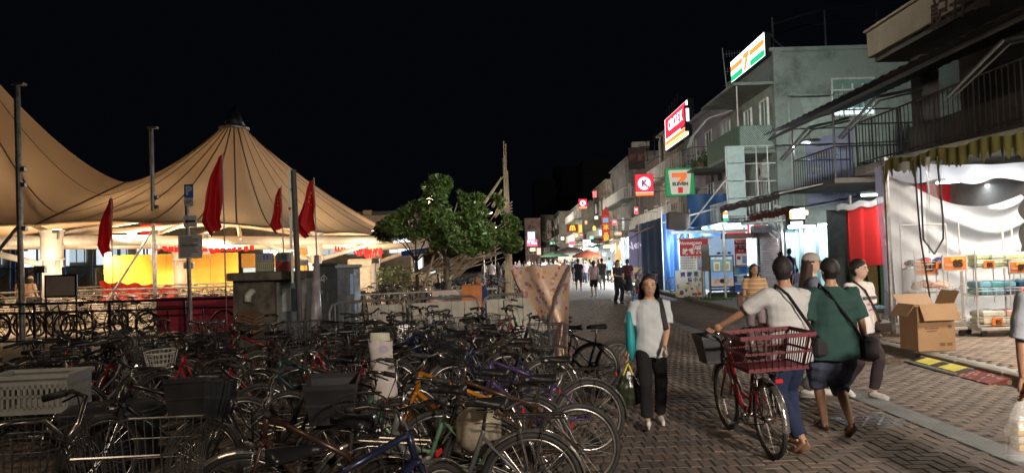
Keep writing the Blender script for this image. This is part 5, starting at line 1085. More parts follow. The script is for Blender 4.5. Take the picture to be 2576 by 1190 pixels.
area('tube_light', (9.4, 31.0, 2.75), (9.0, 31.2, 0), .2, 320, COOL, 2.2); tubelamp('tube lamp under the pale blue awning of the corner house', (9.3, 30.2, 2.85), (9.3, 31.6, 2.85))
area('tube_light', (8.0, 30.0, 2.4), (9.2, 34, 3.6), .3, 330, COOL, 1.2, spread=120); tubelamp('tube lamp hanging low before the blue tarpaulin', (7.8, 31.9, 2.9), (8.9, 31.9, 2.95))
rr = random.Random(77); cs_ = [(1, .1, .12), (1, .75, .3), (.5, .75, 1), (1, .95, .85), (.2, .8, .5), (1, .35, .1)]; cn = ['red', 'amber', 'pale blue', 'cream', 'green', 'orange']
for i, (px, py, w_, h_, d) in enumerate(((1545, 560, 11, 14, 60), (1528, 620, 16, 8, 58), (1510, 585, 8, 16, 68), (1500, 548, 9, 8, 74), (1488, 598, 10, 8, 78), (1474, 560, 7, 10, 88), (1462, 592, 10, 7, 90), (1450, 592, 7, 9, 98), (1440, 545, 8, 6, 100), (1415, 600, 9, 8, 108), (1390, 612, 12, 6, 112), (1555, 588, 18, 7, 50), (1600, 530, 10, 18, 48), (1340, 628, 14, 8, 104))):
    c = i % 6; r, w, h = hsign(f'small {cn[c]} lit box sign, {["first", "second", "third", "fourth", "fifth", "sixth", "seventh", "eighth", "ninth", "tenth", "eleventh", "twelfth", "thirteenth", "last"][i]} of the little signs down the street', px-w_/2, py-h_/2, px+w_/2, py+h_/2, d, whitep, nm='lightbox_sign', cat='light box', arm=px > 1430)
    face(r, 0, 0, w*.92, h*.92, emit('little_%d' % c, cs_[c], 1.5)); face(r, 0, .1*h, w*.55, h*.25, emit('little_%d' % ((c+3) % 6), cs_[(c+3) % 6], 1.5), 2)
area('tube_light', (7.9, 15.4, 2.9), (8.6, 16.8, 2.0), .2, 60, (1, .9, .8), .6)
tubelamp('short tube lamp on the pole before the red tarpaulin', (7.75, 15.4, 2.95), (8.1, 15.4, 2.95))
# ================================================================== POLES, FLAGS, HUT, RAILINGS ON THE LEFT
def polething(label, px0, py0, px1, py1, d, r, hooks=(), brace=None, m=steel):
    t = P(px0, py0, d); b = G(px1, py1) if False else P(px1, py1, d); b.z = 0; t.x = t.x
    o = thing('steel_post', label, 'post', (b.x, d, 0), 0, 'tall steel posts by the racks'); L = t.z; dx = t.x-b.x
    MB().tube([(0, 0, 0), (dx*.5, 0, L*.5), (dx, 0, L)], r, 10).obj('shaft', m, o)
    MB().box((dx+.06, 0, L-.03), (.3, .16, .06)).obj('cap', m, o)
    for h in hooks: MB().bev((dx*h/L+r+.05, 0, h), (.1, .1, .12), .01).obj('bracket', m, o)
    if brace: MB().tube([(dx*.6, 0, brace[2]), (brace[0], brace[1], .0 if len(brace) < 4 else brace[3])], r*.6, 8).obj('brace', m, o)
    return o
polething('tallest steel post, nearest the picture edge, with a sloping brace', 42, 210, 57, 865, 17.5, .07, (4.4, 4.0, 2.9), (-1.0, -.3, 3.0, 1.6))
polething('steel post with a long diagonal brace in front of the yellow hoarding', 380, 320, 392, 812, 22.5, .065, (4.1, 3.8, 3.0, 2.5), (-1.75, -.6, 3.1))
# parking signpost
b = P(480, 800, 17); t = P(469, 470, 17); r = thing('parking_signpost', 'post with a blue P cycle parking sign, an arrow plate and a white notice', 'signpost', (b.x, 17, 0))
dx = t.x-b.x; MB().tube([(0, 0, 0), (dx, 0, t.z)], .05, 10).obj('post', steel, r); wp = mat('sign_white_plate', (.62, .63, .62), .5, 0, .05); kk = mat('sign_black', (.02, .02, .02), .6)
def plate(px0, py0, px1, py1, m, nm='sign_plate'):
    a, c = P(px0, py0, 16.9), P(px1, py1, 16.9); w, h = c.x-a.x, a.z-c.z; o = MB().bev((0, 0, 0), (w, .02, h), .006).obj(nm, m, r, loc=((a.x+c.x)/2-b.x, -.09, (a.z+c.z)/2)); return o, w, h
o, w, h = plate(463, 464, 486, 498, mat('parking_blue', (.03, .16, .5), .5)); txt('P', h*.85, wp, o, (0, -.014, 0), bold=.012)
o, w, h = plate(463, 498, 486, 518, wp)
bk = MB()
for s in (-1, 1): bk.tube([(s*.06+.042*math.cos(q), -.016, -.02+.042*math.sin(q)) for q in [i*math.pi/6 for i in range(12)]], .005, 4, closed=True)
bk.tube([(-.06, -.016, -.02), (-.02, -.016, .045), (.045, -.016, .045), (.0, -.016, -.02), (-.06, -.016, -.02)], .005, 4).tube([(.0, -.016, -.02), (-.025, -.016, .06)], .005, 4).tube([(.06, -.016, -.02), (.04, -.016, .065), (.06, -.016, .065)], .005, 4).obj('bicycle_symbol', kk, o)
o, w, h = plate(461, 543, 495, 571, wp); MB().add([(-w*.4, -.014, 0), (-w*.18, -.014, h*.25), (-w*.18, -.014, h*.09), (w*.38, -.014, h*.09), (w*.38, -.014, -h*.09), (-w*.18, -.014, -h*.09), (-w*.18, -.014, -h*.25)], [(0,6,5,4,3,2,1)]).obj('arrow', kk, o)
o, w, h = plate(448, 592, 509, 649, wp, 'notice_plate'); l = MB(); rr = random.Random(1)
for i in range(11):
    if i == 4: continue
    L = rr.uniform(.45, .85)*w; l.box((-w*.42+L/2, -.013, h*.40-i*h*.08), (L, .003, h*.028))
tag(l.obj('print', kk, o), kind='stuff'); txt('只限停泊 單車使用', h*.09, kk, o, (-w*.05, -.014, h*.06), bold=.001)
# edge-on sign on twin posts
b = P(757, 830, 12.5); t = P(738, 428, 12.5); dx = t.x-b.x; r = thing('double_signpost', 'dark post with three sign plates seen edge-on beside the concrete hut', 'signpost', (b.x, 12.5, 0))
MB().tube([(0, 0, 0), (dx, 0, t.z)], .05, 10).obj('post', mat('dark_post', (.10, .10, .10), .5, .4, .2), r)
for z0, z1 in ((2.78, 3.48), (2.08, 2.72), (1.45, 2.02)): MB().bev((dx*(z0+z1)/2/t.z-.09, -.0, (z0+z1)/2), (.04, .42, z1-z0), .015, (0, 0, .30)).obj('sign_plate', mat('plate_back', (.42, .45, .42), .5, .3, .15), r); MB().box((dx*(z0+z1)/2/t.z-.05, 0, (z0+z1)/2), (.1, .04, .04)).obj('clamp', steel, r)
# flags
def flag(label, px, ytop, ybot, d, wpx, seed, star=True):
    rr = random.Random(seed); b = P(px+2, 0, d); t = P(px, ytop-4, d); bz = P(px, ybot, d).z; r = thing('flag', label, 'flag', (t.x, d, 0), 0, 'red flags on thin poles')
    pole = MB().tube([(.05, 0, 0), (.02, 0, t.z*.6), (0, 0, t.z+.03)], .016, 6).obj('flagpole', mat('pole_pale', (.45, .44, .4), .5), r); top = t.z-.02; H = top-bz; W = wpx*1.3/1755*d
    def f(u, v):                                                # cloth hangs in folds from the hoist; narrow at the top, wide and uneven at the bottom
        wd = W*(.10+.90*(v**.8)) * (1 - .55*max(0, v-.80)/.2)
        x = -u*wd + .018*math.sin(v*9+seed); y = .10*math.sin(u*9+seed+v*3)*(.3+v) + .04*math.sin(u*21+v*5)
        drop = .12*u*W + .22*H*(1-u)**2*max(0, v-.75)*0
        return (x, y, top - H*v*(1 - .16*(1-u)*v) - drop*.3)
    o = MB().sheet(f, 26, 40, .004).obj('cloth', redflag, r, True)
    if star:
        ym = cloth2('flag_yellow', (.8, .55, .03), .3)
        for (u, v, s) in ((.25, .22, .06), (.45, .30, .035), (.5, .38, .035), (.35, .44, .03)):
            c = Vector(f(u, v)); m_ = MB(); pts = [(c.x+s*(1 if k % 2 == 0 else .42)*math.sin(k*math.pi/5), c.y-.03, c.z+s*(1 if k % 2 == 0 else .42)*math.cos(k*math.pi/5)) for k in range(10)]
            m_.add(pts+[(c.x, c.y-.03, c.z)], [(10, k, (k+1) % 10) for k in range(10)]).obj('star', ym, o)
    return r
flag('red flag hanging before the yellow hoarding, bunched to a point', 279, 502, 646, 20.0, 30, 1, False)
flag('largest red flag, hanging beside the white notice', 559, 392, 597, 16.5, 52, 2, False)
flag('red flag just beside the edge-on sign plates', 708, 475, 588, 17.0, 30, 3)
flag('red flag with yellow stars beyond the edge-on sign plates', 790, 455, 598, 15.0, 46, 4)
flag('small red flag at the tip of the far tent beam', 1101, 606, 644, 32.0, 26, 6, False)
# concrete hut
hut = thing('concrete_hut', 'stained concrete utility hut with a louvred meter panel and an elbow pipe', 'hut'); d = 13.6
a, b = P(586, 730, d), P(690, 730, d); hc = mat('hut_concrete', (.16, .145, .12), .9, 0, .35, 2.2, .5, 30, dirt=(.055, .05, .04), dscale=3.5); zt = 1.52
hx0, hx1 = a.x, b.x; rz = -.10
MB().bev(((hx0+hx1)/2, d+.5, zt/2), (hx1-hx0, 1.0, zt), .02).obj('wall', hc, hut); MB().bev(((hx0+hx1)/2+.27, d+.42, zt+.06), (hx1-hx0+.62, 1.25, .16), .02).obj('roof_slab', hc, hut)
MB().bev((hx1+.30, d+.55, zt/2), (.58, .9, zt), .015).obj('wall', mat('hut_plaster', (.26, .27, .24), .8, 0, .2, 3, .3, 30, dirt=(.13, .13, .12), dscale=4), hut)
dr = MB().bev((hx1+.30, d+.085, .72), (.42, .03, 1.35), .01).obj('door', mat('meter_door', (.20, .25, .28), .5, .2, .2, 5, dirt=(.10, .12, .14)), hut)
MB().bev((hx1+.22, d+.06, 1.1), (.17, .02, .45), .005).obj('panel', mat('panel_pale', (.42, .46, .47), .5), dr); MB().bev((hx1+.40, d+.06, 1.1), (.17, .02, .45), .005).obj('panel', mat('panel_dark', (.04, .06, .09), .3), dr)
MB().tube([(hx0+.38, d+.1, 1.28), (hx0+.38, d-.09, 1.28), (hx0+.35, d-.15, 1.22), (hx0+.34, d-.16, 1.10)], .065, 14).obj('elbow_pipe', whitep, hut, True)
for i, (px0, px1, c) in enumerate(((643, 690, (.45, .45, .28)), (693, 733, (.45, .06, .05)))):
    a, b = P(px0, 648, 13.9), P(px1, 694, 13.9); w, h = b.x-a.x, a.z-b.z; r = thing('notice_board', ['notice board with a yellow lower sheet on the hut roof', 'notice board with a red lower sheet on the hut roof'][i], 'notice board', ((a.x+b.x)/2, 13.9, zt+.14+h/2))
    MB().bev((0, 0, 0), (w, .04, h), .008).obj('board', mat('board_frame', (.2, .19, .18), .6), r); MB().box((0, -.025, h*.24), (w*.92, .01, h*.42)).obj('sheet', mat('sheet_grey', (.34, .36, .38), .5), r); MB().box((0, -.025, -h*.22), (w*.92, .01, h*.46)).obj('sheet', mat('sheet_%d' % i, c, .6, 0, .2, 9), r)
    for k in range(5): MB().box((-w*.36+k*w*.18, -.032, h*.27), (w*.12, .004, h*.26)).obj('print', mat('print_lilac', (.16, .14, .42), .6) if k in (2, 3) else mat('print_slate', (.25, .3, .35), .6), r)
    for k in range(8): MB().box((-w*.38+k*w*.11, -.032, -h*.2), (w*.03, .004, h*.32)).obj('print', mat('print_dark', (.12, .05, .04), .6) if i else mat('print_olive', (.2, .22, .1), .6), r)
o = MB(); 
for k in range(5): o.bev((0, 0, k*.065), (.42, .3, .05), .008)
for k in range(3): o.bev((-.18+k*.18, -.16, .13), (.03, .02, .34), .004)
tag(o.obj('wooden_crate', wood, None, loc=(hx0+.45, d-.35, .62), rot=(.15, .25, -.2)), 'slatted timber crate tilted against the foot of the concrete hut', 'crate')
# grey cabinet with an emblem
a, b = P(791, 665, 14.6), P(850, 800, 14.6); zc = a.z; r = thing('electricity_cabinet', 'tall dark grey electricity cabinet with a round white emblem on its side', 'cabinet', (a.x, 14.6, 0)); w = b.x-a.x
cg = mat('cabinet_dark', (.055, .06, .068), .5, .2, .2, 4, dirt=(.09, .095, .10), dscale=6); cl_ = mat('cabinet_light', (.14, .165, .20), .45, .3, .2, 4, dirt=(.22, .24, .27), dscale=8)
MB().bev((w/2, .35, zc/2), (w, .7, zc-.04), .012).obj('body', cg, r); MB().bev((w/2, .33, zc-.01), (w+.06, .8, .05), .01).obj('top', cg, r)
MB().bev((w+.18, .28, zc/2-.03), (.36, .55, zc-.12), .012).obj('body', cl_, r); MB().bev((w+.19, .26, zc-.06), (.42, .64, .07), .01).obj('top', mat('cabinet_top', (.35, .36, .34), .6), r)
for k in (0, 1): MB().bev((w+.095+k*.18, -.008, zc/2-.03), (.165, .02, zc-.2), .004).obj('door', cl_, r)
MB().tube([(w+.2, -.03, .85), (w+.2, -.06, .95), (w+.2, -.03, 1.05)], .014, 6).obj('handle', steel, r); MB().box((w+.31, -.021, 1.35), (.07, .004, .42)).obj('poster', mat('poster_blue', (.35, .5, .75), .5), r)
MB().tube([(w*.42+.055*math.cos(q), -.006, zc-.30+.055*math.sin(q)) for q in [i*math.pi/10-.6 for i in range(15)]], .009, 5).tube([(w*.42, -.006, zc-.38), (w*.42, -.006, zc-.21)], .009, 5).tube([(w*.42-.09, -.006, zc-.25), (w*.42-.09, -.006, zc-.34), (w*.42, -.006, zc-.34)], .009, 5).obj('emblem', mat('emblem_white', (.55, .56, .58), .6), r)
rr = random.Random(5)
for k in range(9): MB().box((rr.uniform(.1, w-.1), -.004, rr.uniform(.5, 1.3)), (rr.choice((.012, .03)), .003, rr.uniform(.05, .22))).obj('sticker', mat('sticker_scrap', (.22, .23, .24), .7), r)
# plastic-wrapped bundle leaning beside the post
o = MB().tube([(0, 0, 0), (.03, .05, .9), (.06, .1, 1.95)], [.13, .11, .045], 10).obj('wrapped_bundle', mat('wrap_film', (.30, .28, .30), .25, 0, .3, 6, .8, 9), None, True, loc=(P(775, 0, 13).x-.02, 13.0, 0)); tag(o, 'bundle of rods wrapped in shiny plastic leaning between hut and grey cabinet', 'bundle')
# decorative iron railing with ring panels
rl = thing('iron_railing', 'dark iron railing with ringed crosses between uprights, along the racks', 'railing'); x0, x1, yr = P(0, 800, 17.2).x-1.0, P(600, 800, 17.2).x, 17.2
MB().tube([(x0, yr, 1.02), (x1, yr, 1.02)], .03, 6).tube([(x0, yr, .80), (x1, yr, .80)], .022, 6).tube([(x0, yr, .12), (x1, yr, .12)], .025, 6).obj('rail', blackm, rl)
k = 0; x = x0
while x < x1:
    MB().box((x, yr, .5), (.05, .05, 1.04)).obj('upright', blackm, rl); MB().box((x+.45, yr, .45), (.03, .03, .68)).obj('baluster', blackm, rl)
    cx_ = x+.95; g = MB(); rad = .30
    g.tube([(cx_+rad*math.cos(q), yr, .42+rad*math.sin(q)) for q in [i*math.pi/12 for i in range(24)]], .028, 6, closed=True)
    for s in (-1, 1): g.tube([(cx_-s*.21, yr, .21), (cx_+s*.21, yr, .63)], .014, 5)
    g.obj('ring_panel', blackm, rl); MB().box((x+1.42, yr, .45), (.03, .03, .68)).obj('baluster', blackm, rl); MB().tube([(x+.05, yr, .78), (x+.45, yr, .15)], .012, 5).obj('strut', blackm, rl)
    x += 1.85
# red and pink barriers behind the railing
o = MB().bev((0, 0, 0), (2.1, .08, .95), .02).obj('red_panel_barrier', mat('pink_panel', (.52, .05, .09), .6, 0, .12, 1.5), None, loc=(P(495, 780, 18.6).x, 18.6, .55)); tag(o, 'long pinkish red panel barrier behind the iron railing and the parking post', 'barrier')
o = MB().sheet(lambda u, v: (-1.5+3.0*u, .25*math.sin(v*3)+.05*math.sin(u*40), .55+.85*v*(1-.35*u)+.05*math.sin(u*30)), 40, 8, .01).obj('red_cover', mat('red_cover', (.52, .04, .03), .5, 0, .15, 2), None, True, loc=(P(345, 760, 27).x, 27, 0)); tag(o, 'red tarpaulin cover draped over bikes in the lit racks', 'tarpaulin')
# white crowd barriers with boards
pbm = mat('barrier_board', (.44, .42, .37), .65, 0, .12, 2, dirt=(.3, .28, .24), dscale=3)
A, B_ = P(828, 800, 11.8), P(1392, 800, 13.2); A.z = B_.z = 0; nB = 3
for k in range(nB):
    p0, p1 = A.lerp(B_, k/nB), A.lerp(B_, (k+1)/nB); L = (p1-p0).length-.08; r = thing('crowd_barrier', ['white boarded crowd barrier ending beside the grey cabinet', 'white boarded crowd barrier in the middle of its row', 'white boarded crowd barrier ending at the patterned cloth'][k], 'barrier', p0, math.atan2(p1.y-p0.y, p1.x-p0.x), 'crowd barriers with white boards')
    fr = MB(); c = .16; pts = [(0, 0, .1), (0, 0, 1.12-c), (c*.3, 0, 1.12-c*.3), (c, 0, 1.12), (L-c, 0, 1.12), (L-c*.3, 0, 1.12-c*.3), (L, 0, 1.12-c), (L, 0, .1)]
    fr.tube(pts, .024, 7); fr.tube([(0, 0, .22), (L, 0, .22)], .018, 6)
    for q in (.15, L-.15): fr.tube([(q, -.28, .03), (q, 0, .2), (q, .28, .03)], .018, 6)
    fr.obj('frame', steel, r); n = int(L/.125); n0 = 5 if k == 0 else 0
    for j in range(n):
        if j < n0: MB().tube([(.1+j*.125, 0, .22), (.1+j*.125, 0, 1.1)], .01, 5).obj('bar', steel, r)
        else: MB().bev((.06+(j+.5)*(L-.1)/n, .025+.012*(j % 2), .62), ((L-.1)/n*.95, .015, .84), .004).obj('board', pbm, r)
# second railing behind with posters, blue street name plate, stools, orange board
r2 = thing('rear_barrier', 'steel barrier line with a printed sheet behind the white boarded barriers', 'barrier'); a, b = P(850, 760, 16), P(1250, 760, 17.5); m_ = MB()
for z in (1.05, .3): m_.tube([(a.x, 16, z), (b.x, 17.5, z)], .025, 6)
m_.obj('rail', steel, r2)
for k in range(34): q = a.lerp(b, k/33); MB().tube([(q.x, 16+1.5*k/33, .3), (q.x, 16+1.5*k/33, 1.05)], .01, 4).obj('bar', steel, r2)
q = P(1155, 735, 16.9); MB().bev((q.x, 16.7, .85), (1.25, .02, .42), .005).obj('printed_sheet', mat('sheet_mixed', (.5, .42, .38), .6, 0, .3, 3, dirt=(.6, .25, .2), dscale=1.5), r2); txt('請勿停泊單車', .13, mat('print_teal', (.1, .25, .3), .6), r2, (q.x-.1, 16.68, .9), bold=.004)
o = MB().bev((0, 0, 0), (1.05, .03, .2), .01).obj('street_name_plate', mat('name_blue', (.03, .12, .45), .5), None, loc=P(1044, 634, 27), rot=(0, -.1, .1)); tag(o, 'blue street name plate on a post below the far tent tip', 'sign'); txt('海傍街', .13, wp, o, (.1, -.02, 0)); MB().tube([(-.1, .05, -2.2), (-.1, .05, .1)], .04, 7).obj('post', steel, o)
for i, (px, c) in enumerate(((1262, (.16, .16, .14)), (1278, (.16, .17, .15)), (1307, (.45, .05, .04)))):
    p = P(px, 735, 16+i*.3); r = thing('stacked_stool', ['grey plastic stool next to the seated man in blue', 'second grey stool, between the first and the red one', 'red plastic stool beside the patterned cloth'][i], 'stool', (p.x, p.y, .3), 0, 'plastic stools behind the barriers'); pm = mat('stool_%d' % i, c, .5); MB().bev((0, 0, .66), (.32, .32, .05), .02).obj('seat', pm, r)
    for sx_ in (-1, 1):
        for sy in (-1, 1): MB().tube([(sx_*.13, sy*.13, .64), (sx_*.18, sy*.18, -.29)], .02, 5).obj('leg', pm, r)
o = MB().bev((0, 0, 0), (.42, .3, .5), .03).obj('orange_box', mat('orange_box', (.6, .2, .05), .6), None, loc=P(1188, 745, 14.8)); tag(o, 'orange box in front of the seated man in blue', 'box')
# notice board stand in the lit racks
p = P(123, 0, 17.9); r = thing('framed_notice', 'framed pinkish notice on dark legs before the thick column', 'notice board', (p.x, 18.3, 0)); MB().bev((0, 0, 1.42), (.85, .05, .60), .01).obj('frame', blackm, r); MB().bev((0, -.03, 1.42), (.74, .01, .5), .004).obj('sheet', mat('sheet_pinkish', (.55, .46, .42), .5, 0, .1, 6), r)
for s in (-1, 1): MB().tube([(s*.4, 0, 0), (s*.4, 0, 1.15)], .025, 6).obj('leg', blackm, r)
# bunting under the beams
rb = MB(); rr = random.Random(11); pts = []
def bunt(a, b, n, h):
    for k in range(n):
        c = a.lerp(b, (k+.5)/n)-Vector((0, 0, .12*math.sin(k/n*math.pi))); w = (b-a).length/n*.7; t = rr.uniform(-.1, .1); L = h*rr.uniform(.7, 1.2); rb.add([c+Vector((-w/2, 0, 0)), c+Vector((w/2, 0, 0)), c+Vector((w/2+t, .02, -L)), c+Vector((-w/2+t, .02, -L))], [(0,1,2,3)])
bunt(P(385, 618, 26), P(640, 616, 30), 16, .2); bunt(P(840, 618, 30), P(960, 622, 30), 16, .24); bunt(P(900, 628, 34), P(962, 622, 34), 10, .4); tag(rb.obj('red_bunting', redflag), 'strings of small red flags hung under the tent beams', 'bunting', kind='stuff')
for i, (px0, py0, px1, py1, d) in enumerate(((353, 565, 405, 590, 29), (225, 575, 255, 590, 30), (1070, 640, 1086, 600, 36))):
    a, b = P(px0, py0, d), P(px1, py1, d); o = MB().sheet(lambda u, v: (a.x+(b.x-a.x)*u, d+.06*math.sin(u*8), min(a.z, b.z)+abs(a.z-b.z)*v), 10, 4, .01).obj('red_banner', redflag, None, True); tag(o, ['short red banner tied under the tent between the round columns', 'red cloth tied at the top of the thick column', 'red cloth beyond the tent tip by the tree'][i], 'banner')
# green shrubs between the columns, far column props
sb = thing('hedge_shrub', 'dark shrub in front of the lit windows between the two right columns', 'shrub'); lf = MB(); c0 = P(985, 695, 33)
for k in range(900):
    c = Vector((c0.x+rr.gauss(0, .6), 33+rr.gauss(0, .3), .3+rr.random()*1.3)); t = Euler((rr.random()*6, rr.random()*6, 0)).to_matrix(); s = .08; lf.add([c+t@Vector((-s, 0, 0)), c+t@Vector((0, -s*.5, 0)), c+t@Vector((s, 0, 0)), c+t@Vector((0, s*.5, 0))], [(0,1,2,3)])
tag(lf.obj('foliage', mat('shrub_leaf', (.03, .055, .02), .5), sb), kind='stuff')
wb = thing('waterfront_block', 'pale lit block with red flags behind the tree trunk', 'building'); a = P(1030, 640, 40); b = P(1100, 640, 40)
MB().box(((a.x+b.x)/2, 41, 2.0), (b.x-a.x, 1, 4.0)).obj('wall', mat('pale_wall', (.5, .45, .38), .8), wb)
for k in range(2): MB().box((a.x+.4+k*.75, 40.45, 1.6), (.5, .06, .9)).obj('window', winm, wb)
o = MB().bev((0, 0, 0), (.5, .3, .5), .04).obj('hanging_basket', mat('rattan', (.12, .08, .05), .8, 0, .3, 20), None, loc=P(1087, 655, 22)); tag(o, 'brown wicker basket hanging beside the tree trunk', 'basket')
area('racks_light', (-2.2, 23.5, 3.6), (-2.0, 21, 0), 1.0, 150, (1, .82, .6)); tl = MB().tube([(-.6, 0, 0), (.6, 0, 0)], .03, 8).obj('tube_lamp', tube_w, None, loc=(-2.2, 34.5, 2.5)); tag(tl, 'warm tube lamp over the racks beyond the bamboo poles', 'lamp')
# ================================================================== TREE AND BAMBOO
def tree(label, base, trunk_h, r0, clumps, nleaf, leafm, seed, ls=.085):
    rr = random.Random(seed); r = thing('leafy_tree', label, 'tree', base); bark = mat('tree_bark', (.09, .07, .05), .9, 0, .3, 8, .5, 25)
    MB().tube([(0, 0, 0), (.03, 0, trunk_h*.5), (.0, .02, trunk_h)], [r0*1.15, r0, r0*.85], 10).obj('trunk', bark, r, True)
    lim = MB(); lf = MB()
    for (cx_, cy_, cz, rad) in clumps:
        lim.tube([(0, 0, trunk_h*.9), (cx_*.4, cy_*.4, trunk_h+(cz-trunk_h)*.5), (cx_, cy_, cz)], [r0*.5, r0*.32, r0*.12], 6)
    for k in range(nleaf):
        cx_, cy_, cz, rad = clumps[rr.choices(range(len(clumps)), [c[3]**2 for c in clumps])[0]]
        while True:
            v = Vector((rr.uniform(-1, 1), rr.uniform(-1, 1), rr.uniform(-1, 1)))
            if .35 < v.length < 1: break
        v = v*rad; v.z *= .72; c = Vector((cx_, cy_, cz))+v
        if noise.noise(c*1.9+Vector((seed, 0, 0))) < .03: continue
        t = (Euler((rr.gauss(0, .55), rr.gauss(0, .55), rr.random()*6.28))).to_matrix(); s = ls*rr.uniform(.7, 1.3)
        lf.add([c+t@Vector((-s, 0, .01)), c+t@Vector((0, -s*.45, -.012)), c+t@Vector((s*1.15, 0, -.03)), c+t@Vector((0, s*.45, -.012))], [(0,1,2,3)])
    lim.obj('limb', bark, r, True); tag(lf.obj('crown', leafm, r), kind='stuff'); return r
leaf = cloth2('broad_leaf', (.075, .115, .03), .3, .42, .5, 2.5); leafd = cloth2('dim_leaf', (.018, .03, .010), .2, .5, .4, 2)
tb = P(1125, 730, 19.5); rr = random.Random(21)
cl = [(.1, 0, 3.35, .85), (-.9, .3, 3.0, .75), (.9, -.2, 3.1, .75), (1.55, 0, 2.65, .62), (-.35, -.5, 2.75, .8), (.5, -.7, 2.45, .7), (-.2, .3, 3.9, .5), (.45, .2, 3.75, .45), (1.3, .2, 3.4, .4), (1.75, -.3, 2.2, .4), (-1.35, -.3, 2.75, .5), (.95, -.6, 2.2, .5), (-.2, -.7, 2.3, .5)]
tree('green leafy street tree with a slim trunk rising behind the white barriers', (tb.x, 19.5, 0), 2.1, .085, cl, 26000, leaf, 3, .065)
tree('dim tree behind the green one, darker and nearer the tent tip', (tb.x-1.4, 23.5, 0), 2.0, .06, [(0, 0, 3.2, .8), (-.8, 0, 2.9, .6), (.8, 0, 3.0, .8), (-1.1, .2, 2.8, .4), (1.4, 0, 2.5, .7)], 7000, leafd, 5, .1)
area('tree_light', (1.5, 14.0, 5.2), (tb.x+.2, 19.5, 2.8), .4, 80, (.95, 1, .85), .3, spread=70)
for i, (px, py) in enumerate(((1080, 502), (1088, 498), (1083, 508))):
    o = MB().ell((0, 0, 0), (.09, .09, .09), 8, 6).obj('street_globe', emit('globe_glow', (1, .82, .5), 26), None, loc=P(px, py, 22.5)); tag(o, 'warm street lamp globe glowing through the tree leaves', 'lamp', 'lamp globes in the tree'); MB().tube([(0, 0, 0), (.05, 0, -.3), (P(1100, 600, 22.5).x-o.location.x, .2, -3.2)], .02, 5).obj('stem', blackm, o)
bmb = mat('bamboo', (.34, .25, .15), .6, 0, .25, 3, dirt=(.22, .16, .10), dscale=2); bmr = random.Random(17)
def bamboo(label, a, b, r=.035, sag=.0, group='bamboo poles of the scaffold'):
    a, b = Vector(a), Vector(b); L = (b-a).length; n = max(4, int(L/.45)); pts = []; rs = []
    for k in range(n*2+1):
        t = k/(n*2); pts.append(a.lerp(b, t)-Vector((0, 0, sag*math.sin(t*math.pi)))-a); rs.append(r*(1-.35*t)*(1.13 if k % 2 == 0 else 1))
    o = MB().tube(pts, rs, 6).obj('bamboo_pole', bmb, None, loc=a); return tag(o, label, 'bamboo pole', group)
mp = P(1278, 700, 21.5); mp.z = 0
tops = ((1267, 356), (1272, 362), (1270, 392), (1265, 398), (1274, 470), (1276, 430))
for i, (px, py) in enumerate(tops):
    t = P(px, py, 21.5+.05*i); bamboo(['tallest upright bamboo pole, leftmost of the upright bundle', 'upright bamboo pole almost as tall as the tallest one', 'upright bamboo pole ending third highest in the bundle', 'upright bamboo pole ending fourth highest in the bundle', 'shortest upright bamboo pole in the bundle', 'upright bamboo pole ending second lowest in the bundle'][i], (mp.x-.08+.045*i, 21.5+.06*i, 0), t, .026 if i < 4 else .032, group=None)
ty = MB()
for z in (1.1, 1.9, 2.9, 3.6, 4.3): ty.tube([(mp.x+.085*math.cos(q)-.01*z, 21.62+.20*math.sin(q), z) for q in [i*math.pi/5 for i in range(10)]], .022, 5, closed=True)
tag(ty.obj('rope_lashing', mat('rope', (.3, .24, .17), .9), None), 'rope lashings tying the upright bamboo bundle together', 'rope')
for i in range(44):
    fx = bmr.uniform(0, 1); a = P(1062+bmr.uniform(-25, 90), 700+bmr.uniform(-28, 6), 20+bmr.uniform(-.8, 2.5)); b = P(1275+bmr.uniform(-60, 12), 600+bmr.uniform(-52, 52)-40*fx*.3, 21.6+bmr.uniform(-.8, 1.5))
    bamboo('slanting bamboo pole of the bundle that fans out behind the tree trunk', a, b, .02)
for i, (x0, y0, x1, y1) in enumerate(((1262, 447, 1212, 522), (1262, 478, 1240, 520), (1265, 500, 1245, 545))): bamboo(['highest short bamboo brace, running from the bundle into the tree', 'middle short bamboo brace above the tree crown', 'lowest short bamboo brace above the tree crown'][i], P(x1, y1, 21), P(x0, y0, 21.5), .05, group=None)
for i in range(6): bamboo('short bamboo end poking out of the upright bundle', P(1245+i*3, 545-i*5, 21), P(1288, 508+i*8, 21.8), .03, group='short bamboo ends')
o = MB().tube([P(1045, 790, 16.2), P(1092, 640, 19)], .035, 8).obj('timber_prop', mat('prop_brown', (.12, .08, .06), .8), None); tag(o, 'thick brown prop leaning toward the slim tree trunk', 'prop')

